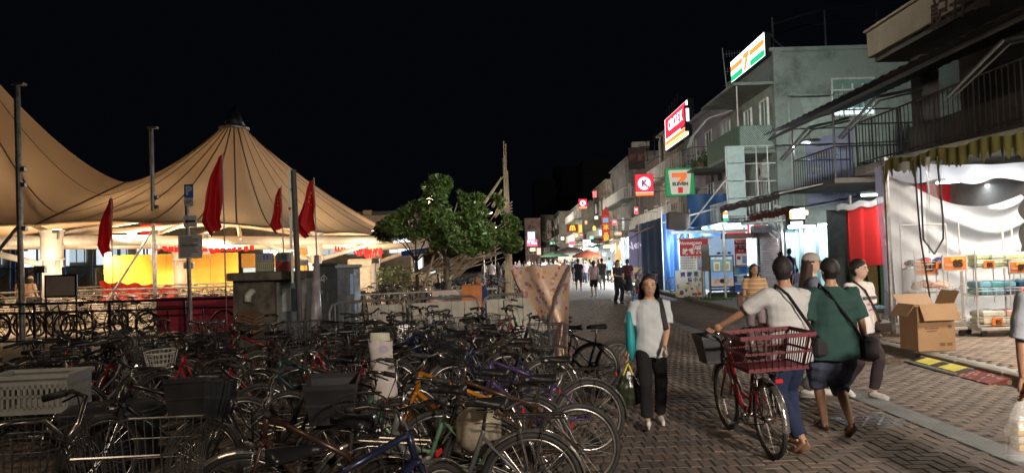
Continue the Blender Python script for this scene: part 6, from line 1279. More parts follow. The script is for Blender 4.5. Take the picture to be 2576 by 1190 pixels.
for i, (x, y, z, dx) in enumerate(((-2.5, -2, 8.1, .3), (4.8, -5.5, 5.1, -.3), (-4.5, 1.5, 6.6, .4), (8.8, 20.3, 4.96, .5), (2.5, 45, 6.9, 1.2), (-1.52, 46, 4.9, -.4), (-1.68, 66, 4.9, -.4), (-1.88, 92, 4.9, -.4))):
    if i in (4,): continue
    r = thing('fill_lamp', ['added fill lamp on a tall post behind the viewer', 'added fill lamp on a low post behind the viewer', 'added fill lamp beside the bicycle yard out of view', 'added fill lamp hung under the far end of the corrugated canopy', '', 'added fill lamp nearest the bamboo poles', 'added fill lamp beyond the bamboo poles', 'farthest added fill lamp before the bend'][i], 'fill lamp', (x, y, 0))  # posts and heads added to carry the fill lights
    if i == 3: MB().tube([(0, 0, z), (0, 0, z+.45)], .02, 6).obj('arm', steel, r)
    else: MB().tube([(dx, .3, 0), (dx, .3, z), (0, 0, z+.05)], .05, 7).obj('post', steel, r)
    MB().bev((0, 0, z), (.5, .3, .08), .02).obj('lamp_head', steel, r)
for i, (x, y) in enumerate(((-13.2, 19.6), (-10.3, 22.3), (-7.6, 25.6), (-5.4, 27.6))):
    o = MB().box((0, 0, 0), (.3, .1, .2)).tube([(0, 0, -.1), (0, 0, -1.82)], .02, 6).obj('tent_fill_lamp', steel, None, loc=(x, y-.1, 1.88)); tag(o, ['small added fill lamp on a stalk nearest the railing', 'small added fill lamp on a stalk, second from the thick column', 'small added fill lamp on a stalk by the long beam', 'small added fill lamp on a stalk near the open beam end'][i], 'lamp')  # stalks added to carry the fill on columns and beams
for i, (x, y, z) in enumerate(((9.6, 12.2, 3.53), (8.2, 7.8, 3.33))):
    o = MB().bev((0, 0, 0), (2.0 if i == 0 else 1.5, .3, .05), .01).obj('stall_lamp', whitep, None, loc=(x, y, z)); tag(o, ['flat lamp under the canopy over the wire racks', 'flat stall lamp just outside the picture'][i], 'lamp')
# ================================================================== BICYCLES (x forward, wheels in the xz plane)
WR = .33; FW, RW, BB = Vector((.55, 0, WR)), Vector((-.50, 0, WR)), Vector((-.06, 0, .28))
def circ(c, r, n, y=0, a0=0, a1=2*math.pi): return [(c[0]+r*math.cos(a0+(a1-a0)*i/n), y, c[2]+r*math.sin(a0+(a1-a0)*i/n)) for i in range(n+(0 if abs(a1-a0) > 6.2 else 1))]
frame_red = mat('frame_wine', (.25, .015, .03), .3, .2, .15, 8, coat=.5); F_ = {}
def paint(nm, c): F_[nm] = mat('frame_'+nm, c, .32, .2, .15, 8, coat=.5, dirt=(c[0]*.6+.02, c[1]*.6+.015, c[2]*.6+.01), dscale=12); return F_[nm]
for nm, c in (('wine', (.12, .01, .028)), ('black', (.014, .014, .016)), ('mint', (.17, .33, .21)), ('amber', (.45, .17, .012)), ('violet', (.06, .035, .13)), ('navy', (.012, .02, .06)), ('silver', (.16, .16, .16)), ('green', (.012, .05, .028)), ('red', (.26, .014, .018)), ('teal', (.012, .05, .06)), ('brown', (.06, .03, .02)), ('white', (.40, .39, .36))): paint(nm, c)
rust = mat('old_chrome', (.42, .39, .36), .24, .95, .3, 20, dirt=(.07, .04, .025), dscale=18); rim_m = mat('rim_alloy', (.30, .29, .275), .3, .85, .15, 12, dirt=(.3, .26, .2)); saddle_m = mat('saddle_vinyl', (.016, .016, .018), .3, 0, .2, 8, .15, 60); grip_m = mat('grip_rubber', (.02, .02, .02), .6)
fend_m = mat('mudguard_steel', (.50, .49, .46), .24, .85, .2, 10, dirt=(.14, .10, .07)); bask_m = mat('basket_wire', (.30, .30, .29), .3, .85, .2, 15, dirt=(.07, .05, .035)); baskb = mat('basket_black', (.025, .025, .028), .5, .1); baskw = mat('basket_white', (.58, .56, .50), .5)
lens_r = mat('reflector_red', (.6, .02, .02), .2)
def wheel_parts(root, c, s=1.0, nm='wheel'):
    n = 44; r = WR*s; w = MB().tube(circ(c, r-.048*s, n), (.013, .011), 6, closed=True).tube([(c[0], -.04, c[2]), (c[0], .04, c[2])], .022, 10).obj(nm, rim_m, root, True)
    MB().tube(circ(c, r-.021*s, n), (.021*s, .019*s), 8, closed=True).obj('tyre', rubber, w, True)
    sp = MB()
    for k in range(28):
        a = 2*math.pi*k/28; a2 = a+(.25 if k % 2 else -.25); sg = .03 if k % 4 < 2 else -.03
        sp.tube([(c[0]+.02*math.cos(a2), sg, c[2]+.02*math.sin(a2)), (c[0]+(r-.05*s)*math.cos(a), 0, c[2]+(r-.05*s)*math.sin(a))], .0017, 3, caps=False)
    tag(sp.obj('spoke_set', rim_m, w), kind='stuff'); return w
def wire_basket(root, x0, z0, L, Wd, H, m, flare=1.25, n=9, nm='basket', rnd_=False):
    g = MB()
    def ringp(t, k=1.0):
        f = 1+(flare-1)*t; l, w_ = L/2*f, Wd/2*f
        if rnd_: return [(x0+l*math.cos(a), w_*math.sin(a), z0+H*t) for a in [2*math.pi*i/20 for i in range(20)]]
        c = .05; return [(x0-l, -w_+c, z0+H*t), (x0-l+c, -w_, z0+H*t), (x0+l-c, -w_, z0+H*t), (x0+l, -w_+c, z0+H*t), (x0+l, w_-c, z0+H*t), (x0+l-c, w_, z0+H*t), (x0-l+c, w_, z0+H*t), (x0-l, w_-c, z0+H*t)]
    for t, r in ((0, .004), (.33, .003), (.66, .003), (1, .006)): g.tube(ringp(t), r, 5, closed=True)
    b0, b1 = ringp(0), ringp(1)
    def interp(P_, u):
        k = len(P_); s = [0]
        for i in range(k): s.append(s[-1]+(Vector(P_[(i+1) % k])-Vector(P_[i])).length)
        d = u*s[-1]
        for i in range(k):
            if d <= s[i+1]: return Vector(P_[i]).lerp(Vector(P_[(i+1) % k]), (d-s[i])/(s[i+1]-s[i]))
        return Vector(P_[0])
    N = n*4
    for i in range(N): g.tube([interp(b0, i/N), interp(b1, i/N)], .0028, 4, caps=False)
    for i in range(1, n):
        x = x0-L/2+L*i/n; wy = Wd/2*(math.sqrt(max(0, 1-((x-x0)/(L/2))**2)) if rnd_ else 1)
        g.tube([(x, -wy, z0), (x, wy, z0)], .0028, 4, caps=False)
        y = -Wd/2+Wd*i/n; lx = L/2*(math.sqrt(max(0, 1-(y/(Wd/2))**2)) if rnd_ else 1)
        g.tube([(x0-lx, y, z0), (x0+lx, y, z0)], .0028, 4, caps=False)
    return g.obj(nm, m, root)
def plastic_basket(root, x0, z0, L, Wd, H, m, nm='basket', slats=True):
    g = MB(); f = 1.25
    g.box((x0, 0, z0), (L, Wd, .012))
    for zt, hh in ((0, .03), (.5, .02), (1, .035)):
        k = 1+(f-1)*zt; l, w_ = L*k, Wd*k; z = z0+H*zt
        for s in (-1, 1): g.box((x0, s*w_/2, z), (l, .008, hh)); g.box((x0+s*l/2, 0, z), (.008, w_, hh))
    for k in range(11 if slats else 0):
        u = k/10-.5
        for s in (-1, 1):
            g.tube([(x0+u*L, s*Wd/2, z0), (x0+u*L*f, s*Wd/2*f, z0+H)], (.011, .004) if slats else .014, 4); g.tube([(x0+s*L/2, u*Wd, z0), (x0+s*L/2*f, u*Wd*f, z0+H)], (.011, .004) if slats else .014, 4)
    if not slats:
        for s in (-1, 1):
            g.add([(x0-L/2, s*Wd/2, z0), (x0+L/2, s*Wd/2, z0), (x0+L/2*f, s*Wd/2*f, z0+H), (x0-L/2*f, s*Wd/2*f, z0+H)], [(0,1,2,3)]); g.add([(x0+s*L/2, -Wd/2, z0), (x0+s*L/2, Wd/2, z0), (x0+s*L/2*f, Wd/2*f, z0+H), (x0+s*L/2*f, -Wd/2*f, z0+H)], [(0,1,2,3)])
    return g.obj(nm, m, root)
def fender(root, c, a0, a1, s=1.0, m=None):
    r = WR*s+.022; pts = circ(c, r, 16, 0, a0, a1); g = MB()
    for i in range(len(pts)-1):
        a, b = Vector(pts[i]), Vector(pts[i+1]); o = [Vector((0, y, 0)) for y in (-.030, -.016, .016, .030)]; n0 = (a-Vector(c)).normalized(); n1 = (b-Vector(c)).normalized(); q = []
        for p_, n_ in ((a, n0), (b, n1)):
            for y, dr in ((-.030, -.014), (-.016, 0), (.016, 0), (.030, -.014)): q.append(p_+Vector((0, y, 0))+n_*dr)
        g.add(q, [(0,1,5,4), (1,2,6,5), (2,3,7,6)])
    for s_ in (-.034, .034): g.tube([(c[0], s_, c[2]), (pts[int(len(pts)*.7)][0], s_*.9, pts[int(len(pts)*.7)][2])], .003, 4)
    return g.obj('mudguard', m or fend_m, root, True)
def saddle(root, c, m=None):
    def f(u, v):                       # u along nose(0)..tail(1), v around
        x = .145-.275*u; w_ = .022+.075*max(0, min(1, (u-.25)/.6))**.9 if u < .93 else .085*(1-u)/.07+.01; w_ = max(w_, .004)
        if u < .03: w_ *= .6
        a = v*2*math.pi; zt = .028+.012*math.sin(u*3)+.018*(u > .6)*(u-.6)*2
        return (c[0]+x, c[1]+w_*math.cos(a), c[2]+(zt*math.sin(a) if math.sin(a) > 0 else .045*(.5+u*.5)*math.sin(a)*.7))
    return MB().grid(f, 16, 16).obj('saddle', m or saddle_m, root, True)
def make_bike(kind, fm, bask='wire', rear=None, fm2=None, bars='swept', flat=False, chrome_f=True, child=None, carrier=True, wh=1.0):
    r = thing('bicycle', 'bicycle', 'bicycle'); sz = .80; FWc, RWc = (FW.copy(), RW.copy())
    if wh != 1: FWc.x = .45; RWc.x = -.42; FWc.z = RWc.z = WR*wh
    HT, HB = Vector((.33, 0, .80)), Vector((.375, 0, .66))
    if kind == 'diamond': HT, HB = Vector((.35, 0, .86)), Vector((.39, 0, .72))
    ST = Vector((-.20, 0, .66)); g = MB(); t = .016
    g.tube([HT+(HT-HB)*.1, HB-(HT-HB)*.05], .021, 10); g.tube([BB, ST, ST+(ST-BB)*.05], t, 8)
    if kind == 'step':
        g.tube([HB+(HT-HB)*.2, Vector((.27, 0, .47)), Vector((.12, 0, .33)), BB], .022, 9); g.tube([HT, Vector((.24, 0, .60)), Vector((.10, 0, .45)), Vector((-.11, 0, .42))], .013, 8)
    elif kind == 'diamond':
        g.tube([HB, BB], .021, 9); g.tube([HT, ST-Vector((0, 0, .02))], .018, 9)
    else:                                   # low bent tube of a folding bicycle
        g.tube([HB, Vector((.2, 0, .42)), BB], .028, 9); g.tube([Vector((.05, 0, .36)), Vector((-.14, 0, .46))], .016, 8)
    for s in (-1, 1):
        g.tube([BB+Vector((0, s*.02, 0)), RWc+Vector((.1, s*.05, 0)), RWc+Vector((0, s*.055, 0))], .009, 6); g.tube([ST+Vector((0, s*.015, -.03)), RWc+Vector((0, s*.055, 0))], .009, 6)
    g.obj('frame', fm, r, True)
    fk = MB(); 
    for s in (-1, 1): fk.tube([HB+Vector((.005, s*.035, -.03)), FWc+Vector((-.06, s*.045, .12)), FWc+Vector((0, s*.05, 0))], [.014, .011, .008], 7)
    fk.tube([HB+Vector((0, -.04, -.02)), HB+Vector((0, .04, -.02))], .018, 8); 
    pn = MB(); tb_ = HT+(HT-HB)*(2.2 if kind == 'fold' else .9); pn.tube([HT, tb_], .012 if kind != 'fold' else .018, 8); 
    w1 = wheel_parts(r, FWc, wh, 'front_wheel'); w2 = wheel_parts(r, RWc, wh, 'rear_wheel')
    fk.obj('fork', fm2 or fm, r, True); pn.obj('stem', rust, r, True)
    hb = MB(); gps = []; lvs = []
    for s in (-1, 1):
        if bars == 'swept': pts = [tb_, tb_+Vector((.05, s*.05, .03)), tb_+Vector((.06, s*.16, .09)), tb_+Vector((-.02, s*.25, .10)), tb_+Vector((-.16, s*.28, .07))]
        elif bars == 'high': pts = [tb_, tb_+Vector((.03, s*.08, .06)), tb_+Vector((.02, s*.18, .16)), tb_+Vector((-.08, s*.26, .17)), tb_+Vector((-.20, s*.27, .14))]
        else: pts = [tb_, tb_+Vector((.01, s*.1, .01)), tb_+Vector((.0, s*.2, .03)), tb_+Vector((-.02, s*.27, .03)), tb_+Vector((-.03, s*.31, .03))]
        hb.tube(pts, .0115, 8); a, b = Vector(pts[-2]), Vector(pts[-1]); gps.append(MB().tube([a.lerp(b, .25), b+(b-a).normalized()*.02], .018, 9)); lv = MB(); lvs.append(lv)
        q = a.lerp(b, .1); lv.tube([q, q+Vector((.05, 0, -.01)), q+(b-a)*.7+Vector((.045, 0, -.03))], .006, 5); lv.tube([q+Vector((.03, 0, 0)), tb_+Vector((.10, s*.03, -.02)), FWc+Vector((-.1, s*.02, .3))], .0035, 4)
    h = hb.obj('handlebar', rust if chrome_f else blackm, r, True); [q.obj('grip', grip_m, h, True) for q in gps]; [q.obj('brake_lever', blackm, h, True) for q in lvs]
    saddle(r, (-.235, 0, sz+.045)); MB().tube([ST, (-.225, 0, sz+.03)], .013, 7).tube([(-.16, -.02, sz), (-.27, -.03, sz)], .005, 4).tube([(-.16, .02, sz), (-.27, .03, sz)], .005, 4).obj('seat_post', rust, r)
    for s_ in (-.035, .035): pass
    ck = MB().tube([BB+Vector((0, -.05, 0)), BB+Vector((.0, .07, 0))], .02, 8)
    ck.tube(circ(BB, .085, 20, .05), .007, 5, closed=True).tube([BB+Vector((0, .07, 0)), BB+Vector((.12, .08, -.11))], .009, 5).tube([BB+Vector((0, -.06, 0)), BB+Vector((-.12, -.07, .11))], .009, 5)
    for k in range(5): a = k*1.257; ck.tube([BB+Vector((0, .05, 0)), BB+Vector((.08*math.cos(a), .05, .08*math.sin(a)))], .005, 4)
    c_ = ck.obj('crank', rust, r); MB().box(BB+Vector((.12, .13, -.11)), (.09, .09, .022)).obj('pedal', blackp, c_); MB().box(BB+Vector((-.12, -.12, .11)), (.09, .09, .022)).obj('pedal', blackp, c_)
    MB().tube([BB+Vector((0, .05, .085)), RWc+Vector((0, .05, .035)), RWc+Vector((-.035, .05, 0)), RWc+Vector((0, .05, -.035)), BB+Vector((0, .05, -.085))], .005, 4).obj('chain', blackm, r)
    if not flat:
        fender(r, FWc, R(15), R(150), wh, fend_m if chrome_f else blackp).name = 'front_mudguard'; fender(r, RWc, R(25), R(185), wh, fend_m if chrome_f else blackp)
    if carrier:
        k = MB(); zt = WR*wh*2+.10
        for s in (-1, 1): k.tube([(-.27, s*.03, zt+.01), (-.30, s*.055, zt), (-.72, s*.055, zt), (-.74, s*.02, zt)], .006, 5); k.tube([(RWc.x, s*.06, WR*wh), (-.60, s*.058, zt)], .005, 5); k.tube([(RWc.x, s*.06, WR*wh), (-.42, s*.058, zt)], .005, 5)
        for x in (-.35, -.45, -.55, -.65): k.tube([(x, -.055, zt), (x, .055, zt)], .005, 4)
        k.tube([(-.32, 0, zt+.004), (-.72, 0, zt+.004)], .005, 4); k.obj('luggage_carrier', rust, r); MB().bev((-.765, 0, zt-.06), (.012, .06, .035), .004).obj('reflector', lens_r, r)
    zb = HB.z+.02
    if bask == 'wire': wire_basket(r, .59, zb, .26, .32, .23, bask_m)
    elif bask == 'wireblack': wire_basket(r, .59, zb, .26, .33, .25, baskb)
    elif bask == 'white': wire_basket(r, .57, zb+.02, .25, .32, .17, baskw, 1.3, 6, rnd_=True)
    elif bask == 'plastic': plastic_basket(r, .60, zb, .28, .34, .25, baskb, slats=False)
    elif bask == 'big': wire_basket(r, .66, zb-.02, .38, .46, .28, bask_m, 1.2, 12)
    elif bask == 'round': wire_basket(r, .57, zb+.04, .26, .30, .18, baskb, 1.25, 7, rnd_=True)
    if rear == 'wire': wire_basket(r, -.52, WR*wh*2+.12, .34, .34, .25, bask_m, nm='rear_basket')
    elif rear == 'black': plastic_basket(r, -.52, WR*wh*2+.12, .36, .34, .26, baskb, 'rear_basket')
    elif rear == 'red': plastic_basket(r, -.58, WR*wh*2+.14, .40, .50, .27, mat('basket_wine', (.12, .014, .024), .45), 'rear_basket')
    MB().tube([(-.30, -.05, .28), (-.40, -.18, .01)], .008, 5).obj('kickstand', rust, r)
    if bask not in ('big', 'plastic'): MB().ell((.47, 0, .70), (.05, .038, .038), 10, 8).tube([(.47, 0, .70), (.40, 0, .73)], .01, 5).obj('headlamp', chrome, r)
    return r
FRONT = {'front_wheel', 'fork', 'stem', 'handlebar', 'basket', 'front_mudguard', 'headlamp'}
AX0 = Vector((.375, 0, .66)); AXD = Vector((-.05, 0, .14)).normalized()
def steer(r, ang):
    S = Matrix.Translation(AX0) @ Matrix.Rotation(ang, 4, AXD) @ Matrix.Translation(-AX0)
    for ch in r.children:
        if ch.name.split('.')[0] in FRONT: ch.matrix_basis = S
def place(proto, x, y, head, lean=0.0, st=0.0, mats=None, label='', first=False, group=None, z=0, scale=1):
    o = proto if first else copy_tree(proto, None, mats)
    o.matrix_world = Matrix.Translation((x, y, z)) @ Matrix.Rotation(head, 4, 'Z') @ Matrix.Rotation(lean, 4, 'X') @ Matrix.Scale(scale, 4)
    if st: steer(o, st)
    o['label'] = label; o['category'] = 'bicycle'
    if group: o['group'] = group
    return o
PR = {'citywire': make_bike('step', F_['wine'], 'wire'), 'mtb': make_bike('diamond', F_['black'], None, bars='flat', flat=True, chrome_f=False, carrier=False),
      'cityblack': make_bike('step', F_['mint'], 'plastic'), 'white': make_bike('step', F_['wine'], 'white', None), 'mtbrack': make_bike('diamond', F_['violet'], None, bars='flat', chrome_f=True),
      'big': make_bike('diamond', F_['black'], 'big', bars='high'), 'fold': make_bike('fold', F_['black'], None, bars='flat', chrome_f=False, wh=.68), 'rearblack': make_bike('step', F_['navy'], 'wireblack', 'wire'), 'round': make_bike('step', F_['silver'], 'round', None, bars='high')}
for p_ in PR.values(): p_.location = (0, -60, 0)
used = set(); BASKW = {'citywire': 'wire basket', 'mtb': 'flat bars', 'cityblack': 'black box basket', 'white': 'round white basket', 'mtbrack': 'rear carrier', 'big': 'huge wire basket', 'fold': 'tall stem', 'rearblack': 'two baskets', 'round': 'round black basket'}
def bike(kind, paint_, x, y, head, lean=0, st=0, where='', grp='bicycles parked in the yard', label=None, z=0):
    first = kind not in used; used.add(kind); m = {'frame': F_[paint_], 'fork': F_[paint_] if kind != 'mtb' else blackm}
    lab = label or f"{paint_} bicycle with {BASKW[kind]}, {where}"
    if first and kind in PR:
        for ch in PR[kind].children:
            if ch.name.split('.')[0] in m: ch.material_slots[0].link = 'OBJECT'; ch.material_slots[0].material = m[ch.name.split('.')[0]]
    return place(PR[kind], x, y, head, lean, st, m, lab, first, grp, z)
L_ = math.pi     # heading left
H = [ # kind, paint, x, y, heading, lean, steer, label
 ('mtbrack', 'violet', .14, 6.2, L_+.10, .05, .2, 'violet bicycle whose large chromed rear mudguard reaches out beside the walking woman'),
 ('mtbrack', 'amber', -.42, 5.62, L_-.05, .04, -.3, 'amber yellow bicycle standing between the violet and the mint green ones'),
 ('cityblack', 'mint', -.72, 4.95, L_-.12, .06, .3, 'mint green step-through bicycle with curved low tube near the middle of the yard'),
 ('mtb', 'brown', -.05, 5.25, L_+.08, .03, .1, 'brown bicycle with a black saddle and thick tyre nearest the open paving'),
 ('big', 'black', -2.38, 3.18, .2, .05, -.1, 'black bicycle nearest the viewer carrying a very large silver wire basket'),
 ('round', 'silver', -.42, 4.5, L_-.02, -.04, .4, 'silver bicycle whose shiny black saddle sits lowest in view beside the thick tyre'),
 ('rearblack', 'navy', -.15, 7.7, L_+.1, .05, .3, 'navy bicycle with a black wire basket under the patterned cloth'),
 ('mtb', 'teal', .52, 9.1, L_-.05, .02, .1, 'dark teal bicycle standing farthest out on the paving behind the patterned cloth'),
 ('mtb', 'black', .86, 9.0, L_+.3, .05, .1, 'black bicycle with a bare rear wheel behind the bag of the walking woman'),
 ('white', 'wine', -3.3, 7.6, L_-.10, .04, .2, 'wine red step-through bicycle with a round white basket in the middle of the yard'),
 ('citywire', 'wine', -1.9, 7.9, L_+.05, -.05, .4, 'wine red bicycle with cream mudguards just beside the white basket one'),
 ('big', 'silver', -3.1, 3.35, .12, -.04, .1, 'silver bicycle with a very large basket at the bottom corner of the yard'),
 ('cityblack', 'black', -1.75, 5.2, L_+.25, .07, -.5, 'black bicycle with a black box basket and a long black handgrip'),
 ('fold', 'black', -1.55, 9.7, .2, .04, .2, 'black folding scooter-like bicycle with a very tall stem before the boarded barrier'),
 ('mtbrack', 'navy', -.9, 3.55, .5, .05, .6, 'navy bicycle with a broad black saddle cut by the lower picture edge'),
 ('round', 'black', -4.2, 5.2, -.6, .06, -.4, 'black bicycle with a round basket hanging before the white crate'),
 ('mtb', 'black', -2.75, 5.7, L_+.6, .08, .5, 'black bicycle lying low between the round tub and the mint one'),
]
for k, pt, x, y, hd, ln, st, lb in H: bike(k, pt, x, y, hd, ln, st, label=lb)
rr = random.Random(33); kinds = ['citywire', 'mtb', 'mtb', 'mtbrack', 'mtbrack', 'round', 'mtb', 'rearblack', 'citywire', 'mtb']; pts_ = ['black', 'black', 'silver', 'navy', 'brown', 'green', 'black', 'wine', 'teal', 'black', 'black', 'silver']
# rows: (start x, end x, y, n, heading base, phrase)
ROWS = [(-2.9, .2, 10.6, 11, 0.1, 'in the row against the boarded barriers'), (-3.6, -.5, 9.1, 9, L_, 'in the row behind the white carrier bag'), (-1.6, -.3, 7.9, 2, L_, 'in the short row under the patterned cloth'),
        (-6.4, -3.6, 9.3, 8, .2, 'in the row in front of the concrete hut'), (-6.6, -3.9, 8.1, 6, L_, 'in the second row from the concrete hut'), (-6.2, -4.3, 7.2, 4, L_+.2, 'in the row behind the white crate'), (-2.2, -1.2, 6.5, 2, L_+.1, 'in the row by the amber bicycle'), (-5.6, -4.4, 4.9, 1, L_+.3, 'in the lowest row below the black tub'), (-1.5, -.7, 4.1, 1, L_, 'in the nearest row by the shiny saddle')]
ORD = ['first', 'second', 'third', 'fourth', 'fifth', 'sixth', 'seventh', 'eighth', 'ninth', 'tenth', 'eleventh', 'twelfth', 'thirteenth', 'fourteenth', 'fifteenth', 'sixteenth', 'seventeenth']
for x0, x1, y, n, hd, ph in ROWS:
    for k in range(n):
        t = (k+.5)/n; kd, pt = rr.choice(kinds), rr.choice(pts_)
        bike(kd, pt, x0+(x1-x0)*t+rr.uniform(-.15, .15), y+rr.uniform(-.55, .55), hd+rr.choice((0, 0, math.pi))+rr.gauss(0, .28), rr.uniform(-.12, .12), rr.uniform(-.6, .6), label=f"{pt} bicycle with {BASKW[kd]}, {ORD[k]} {ph}"[:110])
# racks under the tent: bikes side by side facing the viewer or sideways
for j, (y, x0, x1, n, ph) in enumerate(((19.4, -15.6, -7.6, 13, 'just behind the iron railing'), (24.5, -18, -8.5, 17, 'in the middle rack under the tent'), (29.5, -19, -9, 16, 'in the rack by the hoarding'), (22.0, -6.4, -.8, 12, 'in the rack behind the grey cabinet'), (26.5, -5.5, .2, 12, 'in the rack beyond the bamboo poles'), (33, -5, -.2, 9, 'in the last rack of the waterfront'))):
    for k in range(n):
        kd = rr.choice(['citywire', 'mtb', 'white', 'round', 'mtbrack', 'rearblack', 'cityblack']); pt = rr.choice(pts_+['white', 'silver', 'white', 'red', 'silver'])
        bike(kd, pt, x0+(x1-x0)*(k+.5)/n+rr.uniform(-.12, .12), y+rr.uniform(-.3, .3), (math.pi/2 if j else 0)+rr.choice((0, math.pi))+rr.gauss(0, .45), rr.uniform(-.08, .08), rr.uniform(-.5, .5), grp='bicycles in the lit racks', label=f"{pt} bicycle with {BASKW[kd]}, {ORD[k]} {ph}", z=.01)
for j, (y, x0, x1) in enumerate(((23.4, -18, -8), (28.4, -19, -8.6))):
    rk = thing('cycle_rack', ['pale louvred rack behind the row nearest the railing', 'pale louvred rack nearest the yellow hoarding'][j], 'bicycle rack'); m_ = MB()
    for k in range(9): m_.box(((x0+x1)/2, y+.3, .15+k*.075), (x1-x0, .04, .035))
    m_.obj('slat_panel', mat('rack_pale', (.55, .48, .38), .6), rk); rk.children[0]['kind'] = 'stuff'; MB().tube([(x0, y+.3, 1.15), (x1, y+.3, 1.15)], .03, 6).tube([(x0, y+.3, .98), (x1, y+.3, .98)], .02, 6).obj('rail', steel, rk)
for k, (x, y, h_) in enumerate(((8.1, 39.5, 1.2), (7.0, 34, .7), (6.6, 47, 1.4), (6.0, 52, 1.5), (7.6, 31.5, .3))):
    bike('mtb', ['navy', 'white', 'amber', 'black', 'silver'][k], x, y, h_, .05, .3, z=.12 if x > 6.6 else .02, grp='bicycles by the shops', label=['navy bicycle leaning before the violet banner', 'white bicycle against the blue tarpaulin', 'amber bicycle parked before the brilliant white shop', 'black bicycle by the warm snack shop', 'silver bicycle between tarpaulin and sushi board'][k])
# the red bicycle pushed by the man in the white shirt
rb = make_bike('step', F_['red'], None, 'red', bars='swept'); rb.name = 'bicycle'; a = G(1943, 1153); b = G(1832, 1078); hd = math.atan2(b.y-a.y, b.x-a.x)
rb.matrix_world = Matrix.Translation((a.x+.5*math.cos(hd), a.y+.5*math.sin(hd), 0)) @ Matrix.Rotation(hd, 4, 'Z') @ Matrix.Rotation(-.04, 4, 'X')
rb['label'] = 'red step-through bicycle with a wide wine red rear basket, pushed by the man in white'; RBM = rb.matrix_world.copy()
plastic_basket(rb, .62, .68, .26, .36, .25, mat('basket_grey', (.045, .048, .052), .45, 0, .2), slats=False)
# ---- things lying on and among the bicycles
wl = mat('crate_white', (.42, .42, .40), .45, 0, .1, 4, dirt=(.3, .29, .26)); p = P(98, 985, 6.5); cr_ = thing('white_crate', 'large white plastic crate with slotted walls standing on bikes at the picture edge', 'crate', (p.x, 6.5, .50), .12); CWd, CDp, CHt = .70, .46, .33
for s in (-1, 1):
    for ax in (0, 1):
        w_ = CWd if ax == 0 else CDp; g = MB()
        def bx_(u, z, du, dz):
            c = (u, s*CDp/2, z) if ax == 0 else (s*CWd/2, u, z); d = (du, .012, dz) if ax == 0 else (.012, du, dz); g.box(c, d)
        bx_(0, CHt-.05, w_, .10); bx_(0, .03, w_, .06); bx_(0, .16, w_, .02)
        for k in range(15): bx_(-w_/2+w_*(k+.5)/15, .15, w_/15*.5, .22)
        g.obj('side', wl, cr_)
MB().box((0, 0, .01), (CWd-.02, CDp-.02, .012)).obj('bottom', wl, cr_); MB().box((0, -CDp/2, CHt), (CWd+.05, .05, .03)).box((0, CDp/2, CHt), (CWd+.05, .05, .03)).box((CWd/2, 0, CHt), (.05, CDp-.06, .03)).box((-CWd/2, 0, CHt), (.05, CDp-.06, .03)).obj('rim', wl, cr_)
p = P(300, 1015, 6.3); tb2 = MB(); tb2.loft([(0, 0, 0, .33, .3), (0, 0, .42, .42, .38), (0, 0, .44, .44, .40), (0, 0, .47, .44, .40)], 28).loft([(0, 0, .47, .43, .39), (0, 0, .52, .36, .33)], 28)
o = tb2.obj('round_tub', mat('tub_black', (.018, .02, .024), .5, 0, .3, 4, .3, 20, dirt=(.04, .045, .05)), None, True, loc=(p.x, 6.2, .06)); tag(o, 'big round black tub with a lid wedged among the bikes beside the white crate', 'tub')
# carrier bag over a saddle
p = P(957, 918, 5.9)
def bagf(u, v):
    a = u*2*math.pi; r = .105*(1+.22*math.sin(v*7+1)*(.5)+.1*noise.noise((math.cos(a)*1.5, math.sin(a)*1.5, v*4)))*(1-.25*abs(v-.45)); return (r*1.15*math.cos(a)+.05*(1-v), r*.7*math.sin(a), -.32+.56*v+.015*math.sin(a*3))
o = MB().grid(bagf, 28, 22).obj('carrier_bag', blobs('bag_print', (.55, .50, .47), ((.55, .42, .30), (.42, .36, .45), (.62, .58, .55), (.58, .52, .50)), 7), None, True, loc=(p.x, 5.9, p.z)); o.scale = (.86, .86, .86); tag(o, 'tall pale carrier bag with a faint print standing over a handlebar', 'bag')
MB().loft([(0, 0, .24, .10, .065), (.0, 0, .31, .095, .06)], 16, caps=False).obj('rim', mat('bag_rim', (.62, .62, .48), .6), o, True)
p = P(1200, 1085, 4.75); o = MB().grid(lambda u, v: Vector((.17*math.cos(u*6.283)*math.sin(v*3.14)*(1+.2*noise.noise((u*9, v*5, 1))), .12*math.sin(u*6.283)*math.sin(v*3.14), .17*math.cos(v*3.14)*(1+.15*noise.noise((u*7, v*4, 3)))-.02)), 24, 16).obj('saddle_bag_cover', mat('old_plastic_bag', (.30, .26, .19), .3, 0, .3, 5, .8, 14), None, True, loc=(p.x, 4.9, p.z)); tag(o, 'crumpled translucent plastic bag tied under the lowest shiny saddle', 'bag')
for i, (px, py, d, c) in enumerate(((873, 942, 5.6, (.03, .25, .42)), (882, 972, 5.4, (.5, .12, .10)))):
    o = MB().ell((0, 0, 0), (.042, .042, .025), 16, 8).obj('bicycle_bell', mat('bell_%d' % i, c, .2, .5), None, True, loc=P(px, py, d)); tag(o, ['blue rimmed bell standing up among black handlebars', 'red rimmed bell just below the blue one'][i], 'bell'); MB().ell((0, -.01, .02), (.026, .026, .014), 12, 6).obj('dome', chrome, o, True); MB().tube([(0, 0, -.02), (.02, .02, -.16)], .009, 6).obj('clamp', blackm, o)
